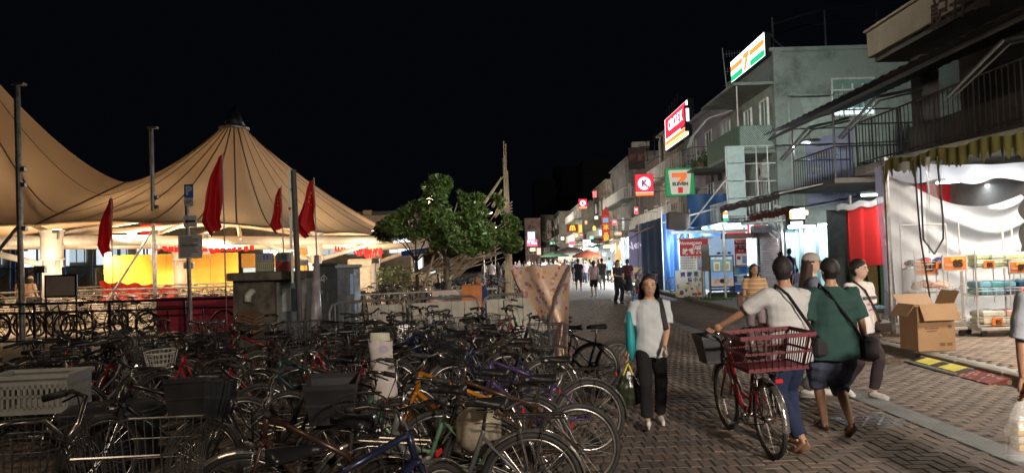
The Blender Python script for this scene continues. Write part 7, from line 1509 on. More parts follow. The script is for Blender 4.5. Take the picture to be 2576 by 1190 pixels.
# patterned cloth hung on a frame
def pc_(u, v):
    # triangular cloth: wide top edge, hanging right side
    tl, tr, br, m_ = P(1291, 668, 8.6), P(1432, 664, 8.0), P(1418, 942, 7.9), P(1372, 765, 8.3)
    a = tl.lerp(tr, u); b = m_.lerp(Vector((br.x+.0, br.y, br.z)), max(0, u-.15)/.85) if u > .15 else tl.lerp(m_, u/.15)*(1)+Vector((0, 0, 0))
    q = a.lerp(b, v); return (q.x, q.y+.05*math.sin(u*9+v*2)+.03*math.sin(v*12+u*5), q.z)
pat = blobs('cartoon_cloth', (.80, .58, .48), ((.85, .55, .08), (.86, .80, .66), (.45, .09, .08), (.85, .62, .15), (.62, .25, .20), (.18, .22, .35), (.80, .38, .06)), 16, .7, .12)
r = thing('patterned_cloth', 'cloth printed with small round yellow and red faces hung over a bicycle parasol frame', 'cloth')
LB = ((0, 1291, 672, 8.6), (.12, 1299, 712, 8.55), (.3, 1340, 778, 8.4), (.5, 1385, 830, 8.2), (.75, 1398, 885, 8.1), (1, 1409, 938, 8.0))
def c1_(u, v):
    for (v0, x0, y0, d0), (v1, x1, y1, d1) in zip(LB, LB[1:]):
        if v <= v1+1e-6: t = (v-v0)/(v1-v0); l = P(x0, y0, d0).lerp(P(x1, y1, d1), t); break
    rp = P(1434, 664, 7.95).lerp(P(1424, 943, 7.9), v); q = l.lerp(rp, u); q.z += .015*math.sin(u*math.pi)*(1-v)-.012*abs(math.sin(u*9))*(1-v)
    return (q.x, q.y+.018*math.sin(u*9+v*3)-.03*math.sin(min(1, max(0, (u-.55+.3*(1-v))/.25))*math.pi)+.01*math.sin(v*23+u*5), q.z)
MB().sheet(c1_, 44, 40, .004).obj('cloth', pat, r, True)
MB().tube([P(1290, 678, 8.62), P(1305, 718, 8.62), P(1392, 828, 8.22)], .028, 6).obj('hem', mat('hem_terracotta', (.40, .16, .11), .8), r); MB().tube([P(1433, 668, 7.95), P(1400, 745, 8.05), P(1384, 810, 8.1)], .016, 6).obj('strap', mat('strap_grey', (.12, .11, .12), .7), r)
MB().tube([P(1372, 790, 8.25), P(1386, 818, 8.2), P(1392, 905, 8.1)], .035, 7).obj('hinge_arm', mat('arm_slate', (.16, .18, .20), .5), r)
MB().sheet(lambda u, v: tuple(P(1388, 825, 8.12).lerp(P(1412, 835, 8.12), u).lerp(P(1400, 940, 8.1), v)), 8, 12, .004).obj('lilac_lining', mat('lining_lilac', (.22, .20, .30), .7), r)
# ================================================================== PEOPLE (local: facing -y, left side +x, metres at 1.70 m)
def skin(nm, c): return mat('skin_'+nm, c, .5, 0, .08, 6, .1, 40, sss=.06)
SK = {'a': skin('a', (.46, .27, .18)), 'b': skin('b', (.38, .21, .13)), 'c': skin('c', (.55, .37, .28))}
hair_m = mat('hair_black', (.012, .010, .010), .62, 0, .3, 40, .5, 90); hair_b = mat('hair_brown', (.035, .016, .010), .62, 0, .3, 40, .5, 90); hair_g = mat('hair_grey', (.12, .12, .12), .5, 0, .3, 40, .5, 90)
def cl_mat(nm, c, r=.85): return mat('cloth_'+nm, c, r, 0, .12, 5, .35, 60)
def remesh(mb, vox, name, m, parent, fold=0, seed=0, smooth=2, extra=None):
    me = mb.mesh('tmp', m); o = bpy.data.objects.new('tmp', me); md = o.modifiers.new('r', 'REMESH'); md.mode = 'VOXEL'; md.voxel_size = vox
    if smooth: s = o.modifiers.new('s', 'SMOOTH'); s.iterations = smooth; s.factor = .6
    nm = evald(o)
    if fold:
        n = len(nm.vertices); V = np.empty(n*3); nm.vertices.foreach_get('co', V); V = V.reshape(-1, 3); N_ = np.empty(n*3); nm.vertex_normals.foreach_get('vector', N_); N_ = N_.reshape(-1, 3)
        x_, y_, z_ = V[:, 0], V[:, 1], V[:, 2]; sd = float(seed)
        wv = 2.2*np.sin(z_*5+sd*2)+1.4*np.sin(x_*9+y_*7+sd); k = .5*np.sin(z_*13+x_*22+wv)+.5*np.sin(x_*31-z_*12+y_*9+wv*1.3+sd)+.35*np.sin(z_*47+y_*33+wv*2+x_*20)+.3*np.sin(x_*19+z_*33-wv)
        k = np.sign(k)*np.abs(k)**.8; V = V+N_*(k*fold*.8)[:, None]; nm.vertices.foreach_set('co', V.ravel()); nm.update()
    if extra:
        bm = bmesh.new(); bm.from_mesh(nm); t = extra.mesh('t2', m); bm.from_mesh(t); bm.to_mesh(nm); bm.free()
    nm.materials.clear(); nm.materials.append(m); nm.polygons.foreach_set('use_smooth', [True]*len(nm.polygons)); return link(name, nm, parent)
def ik(a, b, l1, l2, pole):
    a, b = Vector(a), Vector(b); d = b-a; L = min(d.length, (l1+l2)*.995); n = d.normalized(); x = (l1*l1-l2*l2+L*L)/(2*L); h = math.sqrt(max(0, l1*l1-x*x)); p = Vector(pole); p = (p-n*p.dot(n)).normalized()
    return a+n*x+p*h, a+n*L
def hand(mb, w, d, side, curl=.5, up=None):
    """palm, four bent unequal fingers and a thumb from the wrist w along d"""
    d = Vector(d).normalized(); sx = Vector((side, 0, 0)); f = (Vector((0, -1, 0))-d*d.dot(Vector((0, -1, 0)))); f = f.normalized() if f.length > .1 else Vector((0, 0, 1)); inn = d.cross(f)*side; inn.normalize()
    mb.tube([w-d*.01, w+d*.04, w+d*.085], [(.022, .016), (.038, .015), (.040, .012)], 8)
    for k, L in enumerate((.068, .076, .07, .055)):
        b = w+d*.08+f*(.028-.019*k); q1 = b+(d-inn*curl*.3).normalized()*L*.42; q2 = q1+(d-inn*curl*1.1).normalized()*L*.33; q3 = q2+(d-inn*curl*2.2).normalized()*L*.27
        mb.tube([b, q1, q2, q3], [.0095, .009, .008, .0065], 6)
    b = w+d*.025+f*.028; mb.tube([b, b+(d+f*.9).normalized()*.035, b+(d*1.2+f*.6-inn*.3).normalized()*.066], [.011, .0105, .008], 6)
def person(label, x, y, rz, h=1.65, sk='a', shirt=('tee_grey', (.45, .46, .47)), sleeve=.45, shirt_len=.80, pants=('black', (.015, .015, .018)), pant_to=.10, pant_w=1.0, hair='short', hair_mat=None, LW=None, RW=None, feet=((.09, -.08, 0), (-.09, .10, .02)), lean=0, build=1.0, shoe=('white', (.6, .6, .58)), head_turn=0, head_tilt=0, vox=.014, z=0, skirt=False, cap=None, group=None, nm='person', sm=None, tuck=False, face=True, lowp=False, sandal=False, seat=None):
    r = thing(nm, label, 'person', (x, y, z), rz, group); S = h/1.70; b = build
    Rm = Matrix.Rotation(lean, 3, 'X'); hz = .92 if seat is None else seat; piv = Vector((0, 0, hz))
    def T(p): return Rm @ (Vector(p)-piv) + piv                # torso space leans about the hips
    dz = hz-.92
    tor = [(0, .0, .80, .150, .10), (0, .0, .90, .165*b, .112*b), (0, -.005, 1.04, .142*b, .098*b), (0, -.005, 1.18, .150*b, .108*b), (0, 0, 1.30, .168*b, .108*b), (0, .005, 1.385, .150, .085), (0, .01, 1.42, .085, .062), (0, .005, 1.47, .052, .052), (0, -.005, 1.54, .050, .052)]
    def lofted(mb, rings, n=18):
        o = len(mb.v); mb.loft([(cx, cy, z_+dz, rx, ry) for cx, cy, z_, rx, ry in rings], n)
        for i in range(o, len(mb.v)): mb.v[i] = tuple(T(mb.v[i]))
    HR = Matrix.Rotation(head_turn, 3, 'Z') @ Matrix.Rotation(head_tilt, 3, 'X'); hc = T((0, -.012, 1.595+dz))
    def Hd(p): return hc + HR @ Vector(p)
    B = MB(); lofted(B, tor)
    o = len(B.v); B.loft([(0, -.03, -.118, .026, .024), (0, -.03, -.105, .043, .040), (0, -.015, -.075, .060, .070), (0, -.004, -.03, .070, .086), (0, 0, .02, .074, .093), (0, .008, .065, .070, .088), (0, .012, .095, .050, .062), (0, .012, .108, .02, .025)], 16)
    for i in range(o, len(B.v)): B.v[i] = tuple(Hd(B.v[i]))
    B.tube([Hd((0, -.083, .015)), Hd((0, -.104, -.028)), Hd((0, -.082, -.04))], [.010, .016, .010], 6); B.tube([Hd((-.02, -.084, -.066)), Hd((.02, -.084, -.066))], .010, 6); B.tube([Hd((-.045, -.082, .03)), Hd((.045, -.082, .03))], .009, 6)
    for s in (-1, 1): B.ell(Hd((s*.074, .01, -.012)), (.012, .02, .032), 8, 6)
    sh, wr, el, kn, an = {}, {}, {}, {}, {}
    Ex = MB(); 
    for s, W_, i in ((1, LW, 0), (-1, RW, 1)):
        sh[s] = T((s*.175*(.6+.4*b), .005, 1.375+dz)); tgt = Vector(W_) if W_ else T((s*.25, (-.12 if i else .10), .83+dz)); el[s], wr[s] = ik(sh[s], tgt, .275, .25, (s*.5, 1, -.1))
        B.tube([sh[s]+Vector((-s*.03, 0, 0)), sh[s].lerp(el[s], .35), el[s], el[s].lerp(wr[s], .35), wr[s]], [.052, .047*b, .038, .037, .025], 10); hand(Ex if not lowp else B, wr[s], wr[s]-el[s], s, .7)
        hp = Vector((s*.085, 0, hz-.04)); f = feet[i]; A = Vector((f[0]*1.0, f[1]+.035, .075+f[2])); kn[s], an[s] = ik(hp, A, .43, .42, (s*.12, -1, .1)) 
        B.tube([hp, hp.lerp(kn[s], .5), kn[s], kn[s].lerp(an[s], .35), an[s]], [.082*b, .070*b, .052, .054, .034], 12); 
        pitch = f[3] if len(f) > 3 else 0; fr = Matrix.Rotation(pitch, 3, 'X'); fa = an[s]; B.tube([fa+fr@Vector((0, .03, -.03)), fa+fr@Vector((0, -.05, -.045)), fa+fr@Vector((s*.01, -.13, -.055)), fa+fr@Vector((s*.012, -.17, -.058))], [.032, .034, (.035, .022), (.026, .014)], 9)
        sm_ = mat('shoe_'+shoe[0], shoe[1], .5, 0, .15, 12, .2, 40, dirt=(shoe[1][0]*.6, shoe[1][1]*.6, shoe[1][2]*.6))
        if sandal: SH = MB().tube([fa+fr@Vector((0, .055, -.066)), fa+fr@Vector((s*.01, -.19, -.070))], [(.04, .011), (.045, .011)], 8).tube([fa+fr@Vector((-.04, -.09, -.055)), fa+fr@Vector((0, -.09, -.008)), fa+fr@Vector((.04, -.09, -.055))], .012, 5)
        else: SH = MB().tube([fa+fr@Vector((0, .055, -.035)), fa+fr@Vector((0, .0, -.030)), fa+fr@Vector((s*.004, -.07, -.042)), fa+fr@Vector((s*.01, -.14, -.052)), fa+fr@Vector((s*.012, -.195, -.060))], [(.036, .040), (.040, .045), (.042, .036), (.044, .026), (.03, .014)], 10).tube([fa+fr@Vector((0, .06, -.068)), fa+fr@Vector((s*.01, -.19, -.070))], [(.040, .012), (.046, .011)], 8)
        SH.obj('shoe', sm_, r, True)
    remesh(B, vox if not lowp else .02, 'body', SK[sk], r, 0, smooth=2, extra=None if lowp else Ex)
    # shirt
    if shirt:
        C = MB(); zl = shirt_len; rings = [(0, 0, zl, .190*b, .138*b), (0, 0, .92, .186*b, .136*b), (0, -.005, 1.05, .170*b, .129*b), (0, -.005, 1.18, .173*b, .130*b), (0, 0, 1.30, .190*b, .130*b), (0, .005, 1.385, .160+.03*(b-1), .104+.03*(b-1)), (0, .01, 1.425, .100, .076), (0, .01, 1.437, .072, .064)]; lofted(C, [q for q in rings if q[2] >= zl])
        for s in (-1, 1):
            if sleeve <= 0: continue
            a, e, w_ = sh[s]+Vector((-s*.05, 0, .0)), el[s], wr[s]; pts = [a, sh[s], sh[s].lerp(e, min(1, sleeve*1.0)*.6), sh[s].lerp(e, min(1, sleeve*1.6))]; rs = [.064, .070*(.5+.5*b), .072*(.6+.4*b), .080]
            if sleeve > .9: pts += [e.lerp(w_, .9)]; rs += [.045]
            C.tube(pts, rs, 12)
        remesh(C, vox*.95 if not lowp else .02, 'shirt', sm or cl_mat(*shirt), r, .0075 if not lowp else .006, hash(label) % 50, 2)
    # trousers, shorts or skirt
    Pn = MB()
    if skirt: Pn.loft([(0, 0, pant_to, .26, .22), (0, 0, .6, .22, .18), (0, 0, .9, .17, .125), (0, 0, .99, .155, .115)], 18)
    else:
        top = .99 if tuck or not shirt else .95; lofted(Pn, [(0, 0, .79, .150*b, .105*b), (0, 0, .9, .176*b, .124*b), (0, 0, top, .168*b, .12*b)])
        for s in (-1, 1):
            hp = Vector((s*.085, 0, hz-.05)); K, A = kn[s], an[s]; L1, L2 = .43, .42; pts = [hp+Vector((0, 0, .05)), hp, hp.lerp(K, .5)]; rs = [.092*b, .096*b, .086*b*pant_w]
            if pant_to > .49: pts += [hp.lerp(K, min(1, (.87-pant_to)/.42))]; rs += [.092*pant_w*b]
            else: pts += [K, K.lerp(A, min(1, (.49-pant_to)/.42)*.5), K.lerp(A, min(1, (.49-pant_to)/.41))]; rs += [.072*pant_w, .068*pant_w, .064*pant_w]
            Pn.tube(pts, rs, 12)
    remesh(Pn, vox if not lowp else .02, 'skirt' if skirt else ('shorts' if pant_to > .3 else 'trousers'), cl_mat(*pants, r=.9), r, .007 if not lowp else .005, 3, 2)
    # hair
    hm_ = hair_mat or hair_m; n1, n2 = 28, 20
    if hair != 'none':
        def hf(u, v):
            a, th = u*2*math.pi, v*math.pi*(.78 if hair == 'short' else .80); dx, dy, dzz = math.sin(th)*math.sin(a), math.sin(th)*math.cos(a), math.cos(th)
            f = 1.15+.06*noise.noise((dx*5, dy*5, dzz*5+7))+.05*noise.noise((dx*16, dy*16, dzz*9)); front = dy < .1 and dzz < (.70 if hair != 'short' else .52)-.30*abs(dx); ear = abs(dx) > .75 and dzz < -.05 and hair == 'short'
            if front and (dy < -.25 or dzz < .0): f = .86
            elif ear: f = .95
            elif hair == 'short' and dzz < -.35: f = 1.04
            return Hd((dx*.080*f, .006+dy*.096*f, .004+dzz*.112*f))
        g = MB().grid(hf, n1, n2)
        if hair in ('long', 'bob', 'tail'):
            zb = {'long': -.40, 'bob': -.185, 'tail': -.12}[hair]; w_ = {'long': .092, 'bob': .105, 'tail': .075}[hair]
            def cf(u, v):
                a = math.pi*(-.12+1.24*u); fl = (1+.18*v*(hair == 'bob')+.03*math.sin(u*40+v*3)+.03*math.sin(u*17+v*5))*min(1, .62+v*2.2); c = hc + HR @ Vector((w_*math.cos(a)*fl, .02+(.085+.02*v)*math.sin(a)*fl+.0, .06)); dn = Vector((0, .0+.05*v*(hair == 'long'), (zb-.03)*v)); return c+dn+Vector((0, 0, .01*math.sin(u*23)*v))
            g.sheet(cf, 24, 10, .022)
        if hair == 'tail': q = Hd((0, .10, .04)); g.tube([q, q+Vector((0, .05, -.03)), q+Vector((0, .05, -.16)), q+Vector((0, .03, -.26))], [.02, .032, .028, .008], 8)
        if hair == 'bun': g.ell(Hd((0, .11, .05)), (.04, .04, .04), 10, 8)
        g.obj('hair', hm_, r, True)
    if face:
        ey = MB()
        for s in (-1, 1): ey.ell(Hd((s*.030, -.084, .006)), (.013, .008, .005), 8, 6)
        ey.obj('eyes', mat('eye_dark', (.02, .015, .012), .2), r, True); eb = MB()
        for s in (-1, 1): eb.tube([Hd((s*.016, -.093, .026)), Hd((s*.033, -.091, .031)), Hd((s*.048, -.080, .024))], .0035, 5)
        eb.obj('eyebrows', hair_m, r); MB().ell(Hd((0, -.090, -.066)), (.022, .008, .0065), 10, 6).obj('lips', mat('lip_tone', (.33, .11, .09), .45), r, True)
    if cap:
        c = MB().grid(lambda u, v: Hd((math.sin(u*6.283)*.092*math.sin(v*1.65), .004+math.cos(u*6.283)*.108*math.sin(v*1.65), .035+math.cos(v*1.65)*.098)), 24, 10); c.sheet(lambda u, v: Hd(((u-.5)*.17*(1-.3*v), -.09-.085*v*(1-.8*(u-.5)**2), .035-.018*v-.05*(u-.5)**2)), 10, 5, .006); c.obj('cap', cap, r, True)
    r.matrix_world = Matrix.Translation((x, y, z)) @ Matrix.Rotation(rz, 4, 'Z') @ Matrix.Scale(S, 4); return r
def strap(r, pts, m, w=(.006, .022), nm='strap', p=None): return MB().tube([r.matrix_world @ Vector(q) for q in pts], w, 6).obj(nm, m, p)
def bag(label, r, c, d, m, pts=None, rot=(0, 0, 0), nm='shoulder_bag', soft=.035):
    w = r.matrix_world @ Vector(c); o = MB().bev((0, 0, 0), d, soft); o = o.obj(nm, m, None, loc=w, rot=(rot[0], rot[1], r.rotation_euler.z+rot[2])); tag(o, label, 'bag')
    if pts:
        wi = Matrix.Translation(w) @ Euler((rot[0], rot[1], r.rotation_euler.z+rot[2])).to_matrix().to_4x4(); q = MB().tube([wi.inverted() @ (r.matrix_world @ Vector(k)) for k in pts], (.006, .02), 6); q.obj('strap', m, o)
    return o
g = G(1640, 1072); W1 = person('woman with black bob hair, pale V-neck T-shirt and black trousers, walking toward us', g.x+.02, g.y, -.06, 1.54, 'a', ('ice_grey', (.46, .50, .53)), .5, .79, ('jetblack', (.005, .005, .006)), .13, 1.0, 'bob', LW=(.12, -.22, .93), RW=(-.27, -.02, .80), feet=((.10, .16, .0, .0), (-.09, -.20, .03, -.3)), vox=.011, shoe=('white', (.62, .60, .56)))
bl = mat('tote_teal', (.02, .30, .33), .5, 0, .25, 5, .4, 20); bagt = MB().tube([(0, 0, .26), (0, 0, .12), (.005, 0, -.12), (0, 0, -.24)], [(.03, .055), (.045, .08), (.05, .09), (.03, .06)], 10).obj('tote_bag', bl, None, True, loc=W1.matrix_world @ Vector((-.235, .0, 1.02))); tag(bagt, 'long teal and blue tote bag under the arm of the woman in the pale T-shirt', 'bag')
MB().tube([(0, .0, .24), (.05, -.02, .40), (.075, .02, .47)], (.008, .026), 6).obj('strap', mat('strap_blue', (.06, .12, .42), .6), bagt)
o = strap(W1, [(.10, .10, 1.42), (.115, -.02, 1.45), (.13, -.125, 1.32), (.165, -.12, 1.12), (.20, .02, .98)], mat('strap_black', (.015, .015, .018), .7), (.008, .026), 'backpack'); tag(o, 'black backpack worn by the woman in the pale T-shirt, strap at her shoulder', 'bag'); MB().bev(W1.matrix_world @ Vector((.02, .19, 1.15)), (.28, .14, .40), .05).obj('pack', mat('strap_black', (.015, .015, .018)), o)
hw = W1.matrix_world @ Vector((-.275, -.03, .70)); bgm = mat('bag_film_dark', (.02, .028, .014), .25, 0, .5, 7, .9, 14)
def bgf(u, v): a = u*6.283; rx = .125*(.35+.65*min(1, v*2.2))*(1+.12*noise.noise((math.cos(a)*2, math.sin(a)*2, v*5))); return (rx*math.cos(a), rx*.55*math.sin(a), -.06-.33*v)
o = MB().grid(bgf, 28, 16).add([], []).obj('plastic_bag', bgm, None, True, loc=hw); tag(o, 'dark crinkled plastic bag with yellow handles hanging from a walking woman\'s hand', 'bag'); MB().tube([(-.05, 0, -.10), (-.01, 0, .0), (0, 0, .02)], (.012, .03), 6).tube([(.05, 0, -.10), (.01, 0, .0), (0, 0, .02)], (.012, .03), 6).obj('handle', mat('handle_yellow', (.55, .48, .06), .5), o); MB().loft([(0, 0, -.40, .10, .055), (0, 0, -.385, .12, .065)], 14).obj('bottom', bgm, o)

def lw(x, y, rz, h, w, lean=0):                                  # world point -> local point of a person
    q = Matrix.Rotation(-rz, 3, 'Z') @ (Vector(w)-Vector((x, y, 0))); return tuple(q/(h/1.70))
def cross_bag(label, r, m, d, side=-1, zb=.83, bk_=.165, wd=.265):
    """a bag at the hip with its strap running over the opposite shoulder, back and front"""
    s = side; pts = [(s*.235, .10, zb+.10), (s*.10, bk_, 1.08), (-s*.02, bk_, 1.24), (-s*.10, bk_*.80, 1.38), (-s*.115, .0, 1.46), (-s*.08, -.125, 1.36), (s*.06, -.155, 1.15), (s*.235, -.06, zb+.10)]
    return bag(label, r, (s*wd, .04, zb), d, m, pts)
x, y, rz, h = 2.47, 6.32, math.pi+.28, 1.69
gL = RBM @ Vector((.15, .27, 1.03)); gR = RBM @ Vector((.15, -.25, 1.03)); d0 = lambda g_: g_+Vector((.05, -.06, .02))
M1 = person('man in a pale grey T-shirt and black cross strap pushing the red bicycle', x, y, rz, h, 'b', ('offwhite', (.47, .48, .48)), .55, .76, ('denim', (.012, .02, .06)), .1, 1.05, 'short', LW=lw(x, y, rz, h, d0(gL)), RW=lw(x, y, rz, h, d0(gR)), feet=((.09, .20, .07, .5), (-.09, -.10, 0, 0)), vox=.012, sandal=True, head_turn=-.55, lean=.06, build=1.12, shoe=('tan', (.25, .14, .09)))
blk = mat('strap_black', (.015, .015, .018), .7)
cross_bag('small black cross body bag on the hip of the man pushing the red bicycle', M1, blk, (.10, .18, .17), -1, .88, .175, .25)
g = G(2118, 1092); M2 = person('stout man in a dark green T-shirt and blue-grey knee shorts seen from behind', g.x, g.y+.1, math.pi+.05, 1.66, 'b', ('forest', (.014, .052, .045)), .62, .72, ('slateblue', (.06, .075, .12)), .40, 1.35, 'short', RW=(-.33, .02, .82), LW=(.31, .0, .84), feet=((.06, -.16, 0, 0), (-.03, .18, .07, .6)), vox=.012, sandal=True, build=1.36, shoe=('brown', (.08, .045, .03)))
cross_bag('black cross body bag on the right hip of the man in green', M2, blk, (.13, .22, .24), -1, .82, .195, .31)
g = G(2178, 1000); M3 = person('short haired woman in a white printed T-shirt with a brown strap across her chest', g.x-.02, g.y, .45, 1.62, 'c', ('white', (.66, .62, .62)), .5, .80, ('darkplum', (.03, .018, .022)), .12, 1.05, 'short', LW=(.30, .02, .84), RW=(-.2, -.1, .9), feet=((.09, -.10, 0, 0), (-.07, .2, .05, .3)), vox=.012, head_turn=.35)
txt('SOFTENIN', .055, mat('tee_print', (.12, .12, .13), .8), M3, (0, -.150, 1.24), bold=.002); MB().ell((0, -.152, 1.17), (.05, .006, .016), 10, 6).ell((0, -.158, 1.10), (.035, .006, .012), 10, 6).obj('print', mat('tee_pink', (.6, .2, .25), .8), M3)
bag('dark handbag on a brown strap at the side of the woman in white', M3, (.23, -.13, .88), (.20, .09, .15), mat('bag_darkbrown', (.03, .022, .02), .35, 0, .2, 4, coat=.3), [(.15, -.16, .94), (.02, -.165, 1.15), (-.08, -.14, 1.34), (-.10, .0, 1.45)])
M4 = person('long haired woman in a pale cap, half hidden by the man in green', 3.62, 8.5, 1.35, 1.71, 'c', ('bluegrey', (.13, .14, .19)), .6, .80, ('plumgrey', (.09, .08, .09)), .1, 1.1, 'long', hair_b, cap=mat('cap_mauve', (.34, .29, .29), .8), vox=.014)
M5 = person('woman with long brown hair in an orange and white striped T-shirt', 4.62, 13.4, -.25, 1.52, 'b', ('amberstripe', (.5, .3, .1)), .45, .82, ('mauvegrey', (.22, .17, .20)), .1, 1.1, 'long', hair_b, vox=.015, head_turn=.5, sm=stripes('tee_stripes', ((.50, .24, .05), (.58, .50, .40), (.50, .24, .05), (.40, .30, .22)), 2, 11))
bag('slouchy brown shoulder bag of the woman in stripes', M5, (-.27, .05, .93), (.16, .26, .34), mat('bag_umber', (.10, .05, .035), .6), [(-.24, .05, 1.1), (-.17, .05, 1.42)], soft=.07)
x, y, rz, h = 3.60, 4.62, -.12, 1.72
M6 = person('person in a pale blue-grey T-shirt cut off by the picture edge, holding a clear bag', x, y, rz, h, 'b', ('paleblue', (.42, .46, .52)), .7, .78, ('black', (.015, .015, .018)), .45, 1.2, 'short', RW=(-.27, -.05, .86), build=1.15, vox=.013)
hw = M6.matrix_world @ Vector((-.285, -.05, .77)); yl_ = mat('snack_yellow', (.62, .42, .10), .45, 0, .2, 8); fb = mat('clear_bag_film', (.75, .75, .75), .12, 0, .1, 3, .9, 14, alpha=.3)
def fbf(u, v): a = u*6.283; rx = .12*(.25+.75*min(1, v*1.8))*(1+.15*noise.noise((math.cos(a)*2, math.sin(a)*2, v*5))); return (rx*math.cos(a), rx*.6*math.sin(a), -.02-.40*v)
o = MB().grid(fbf, 26, 16).obj('clear_bag', fb, None, True, loc=hw); tag(o, 'clear plastic bag holding a striped yellow packet, in the hand at the picture edge', 'bag')
for k in range(4): MB().bev((0, 0, -.35+k*.052), (.13, .08, .046), .015).obj('bun', yl_ if k % 2 == 0 else mat('snack_cream', (.62, .55, .38), .5), o)
def mid(label, px, py, h, rz, d=None, **k):
    g = G(px, py); return person(label, g.x, g.y, rz, h, z=k.pop('z', 0), vox=.016, **k)
mid('person in a black T-shirt and dark shorts walking away beside the patterned cloth', 1456, 731, 1.70, 3.05, sk='b', shirt=('black2', (.018, .018, .022)), pants=('navyshort', (.03, .035, .055)), pant_to=.45, pant_w=1.15, build=1.12, sandal=True, feet=((.12, -.18, 0, 0), (-.12, .18, .05, .4)), face=False)
W3 = mid('woman in a pale pink top and black shorts walking away', 1495, 746, 1.60, 3.2, sk='c', shirt=('blush', (.50, .33, .32)), pants=('blackshort', (.02, .018, .018)), pant_to=.48, pant_w=1.2, hair='tail', sandal=True, feet=((.06, -.2, 0, 0), (-.06, .2, .06, .5)), face=False)
bag('white canvas tote on the shoulder of the woman in pink', W3, (-.25, .05, .85), (.10, .24, .34), mat('canvas_white', (.6, .58, .52), .8), [(-.22, .0, 1.0), (-.17, .02, 1.43)], soft=.03)
mid('man in a dark brown T-shirt and grey shorts beyond the woman in pink', 1516, 728, 1.68, 3.1, sk='b', shirt=('umber', (.06, .045, .04)), pants=('greyshort', (.16, .17, .20)), pant_to=.46, pant_w=1.2, sandal=True, feet=((.08, -.15, 0, 0), (-.08, .16, .03, .3)), face=False)
W5 = mid('long haired woman in black looking down at her hands in the middle of the street', 1557, 764, 1.62, .35, sk='c', shirt=('black2', (.018, .018, .022)), pants=('inknavy', (.015, .018, .03)), pant_to=.1, pant_w=1.15, hair='long', LW=(.05, -.28, 1.08), RW=(-.05, -.28, 1.08), tuck=True, shirt_len=.9, head_tilt=.25, shoe=('black', (.03, .03, .03)))
bag('small green handbag hanging at the side of the woman looking down', W5, (.24, .02, .85), (.09, .2, .2), mat('bag_sage', (.12, .15, .07), .6), [(.22, .02, .95), (.17, .02, 1.42)])
mid('woman in a dark red top and long black skirt walking away', 1581, 746, 1.63, 2.9, sk='c', shirt=('wine2', (.10, .02, .03)), pants=('blackskirt', (.015, .015, .018)), pant_to=.28, skirt=True, hair='tail', shirt_len=.92, face=False, feet=((.07, -.12, 0, 0), (-.07, .15, .03, .3)))
def onwalk(label, px, d, h, rz, **k):
    p = P(px, 700, d); return person(label, p.x, d, rz, h, z=.12, vox=.016, **k)
onwalk('man in a royal blue sleeveless jersey facing the lit windows', 1988, 25.8, 1.74, 2.2, sk='c', shirt=('royal', (.012, .03, .42)), sleeve=0, shirt_len=.74, pants=('blackshort', (.02, .018, .018)), pant_to=.42, pant_w=1.2, head_turn=.2, hair_mat=hair_g)
onwalk('woman with tied hair in black next to the man in the blue jersey', 1966, 25.2, 1.62, 1.6, sk='c', shirt=('black2', (.018, .018, .022)), pants=('black', (.015, .015, .018)), hair='bun', head_turn=.1)
onwalk('small child in a pale blue dress before the lit windows', 2006, 24.0, 1.05, 2.4, sk='c', shirt=('paleviolet', (.35, .30, .5)), pants=('icedress', (.42, .62, .70)), pant_to=.35, skirt=True, hair='tail', shirt_len=.9)
for (lab, px, py, d, col, hm, rz) in (('grey haired man in a navy blue T-shirt sitting behind the boarded barriers', 1213, 668, 15.0, (.015, .04, .15), hair_g, -1.25), ('person in dark blue bending forward between tree trunk and seated man', 1163, 688, 17.5, (.015, .03, .12), hair_m, 2.6)):
    p = P(px, py, d); person(lab, p.x, d, rz, 1.68, 'b', ('navy%d' % px, col), .5, .80, ('black', (.015, .015, .018)), .12, 1.1, 'short', hm, seat=.60 if px > 1200 else .55, feet=((.12, -.42, 0, 0), (-.12, -.42, 0, 0)), LW=(.15, -.38, .72), RW=(-.15, -.36, .75), lean=.1 if px > 1200 else .55, z=.12, vox=.015, build=1.1, face=px > 1200)
for i, (px, d, col, pc_l, hr, rz, cp_) in enumerate(((118, 26.0, ('black2', (.018, .018, .022)), ('olive', (.05, .06, .04)), 'short', 3.0, None), (72, 27.0, ('peach', (.5, .36, .27)), ('rosepants', (.45, .24, .24)), 'bob', 2.9, mat('cap_straw', (.45, .38, .28), .8)), (48, 28.5, ('rose', (.5, .32, .30)), ('rosepants', (.45, .24, .24)), 'long', 2.7, None))):
    p = P(px, 0, d); person(['man in black with a light cap walking under the tent behind the tallest steel post', 'woman in peach and pink with a straw cap beside the tallest steel post', 'woman in pink nearest the picture edge under the tent'][i], p.x, d, rz, 1.66, 'c', col, .5, .8, pc_l, .1 if i else .4, 1.15, hr, cap=cp_, vox=.018, face=False, group=None)
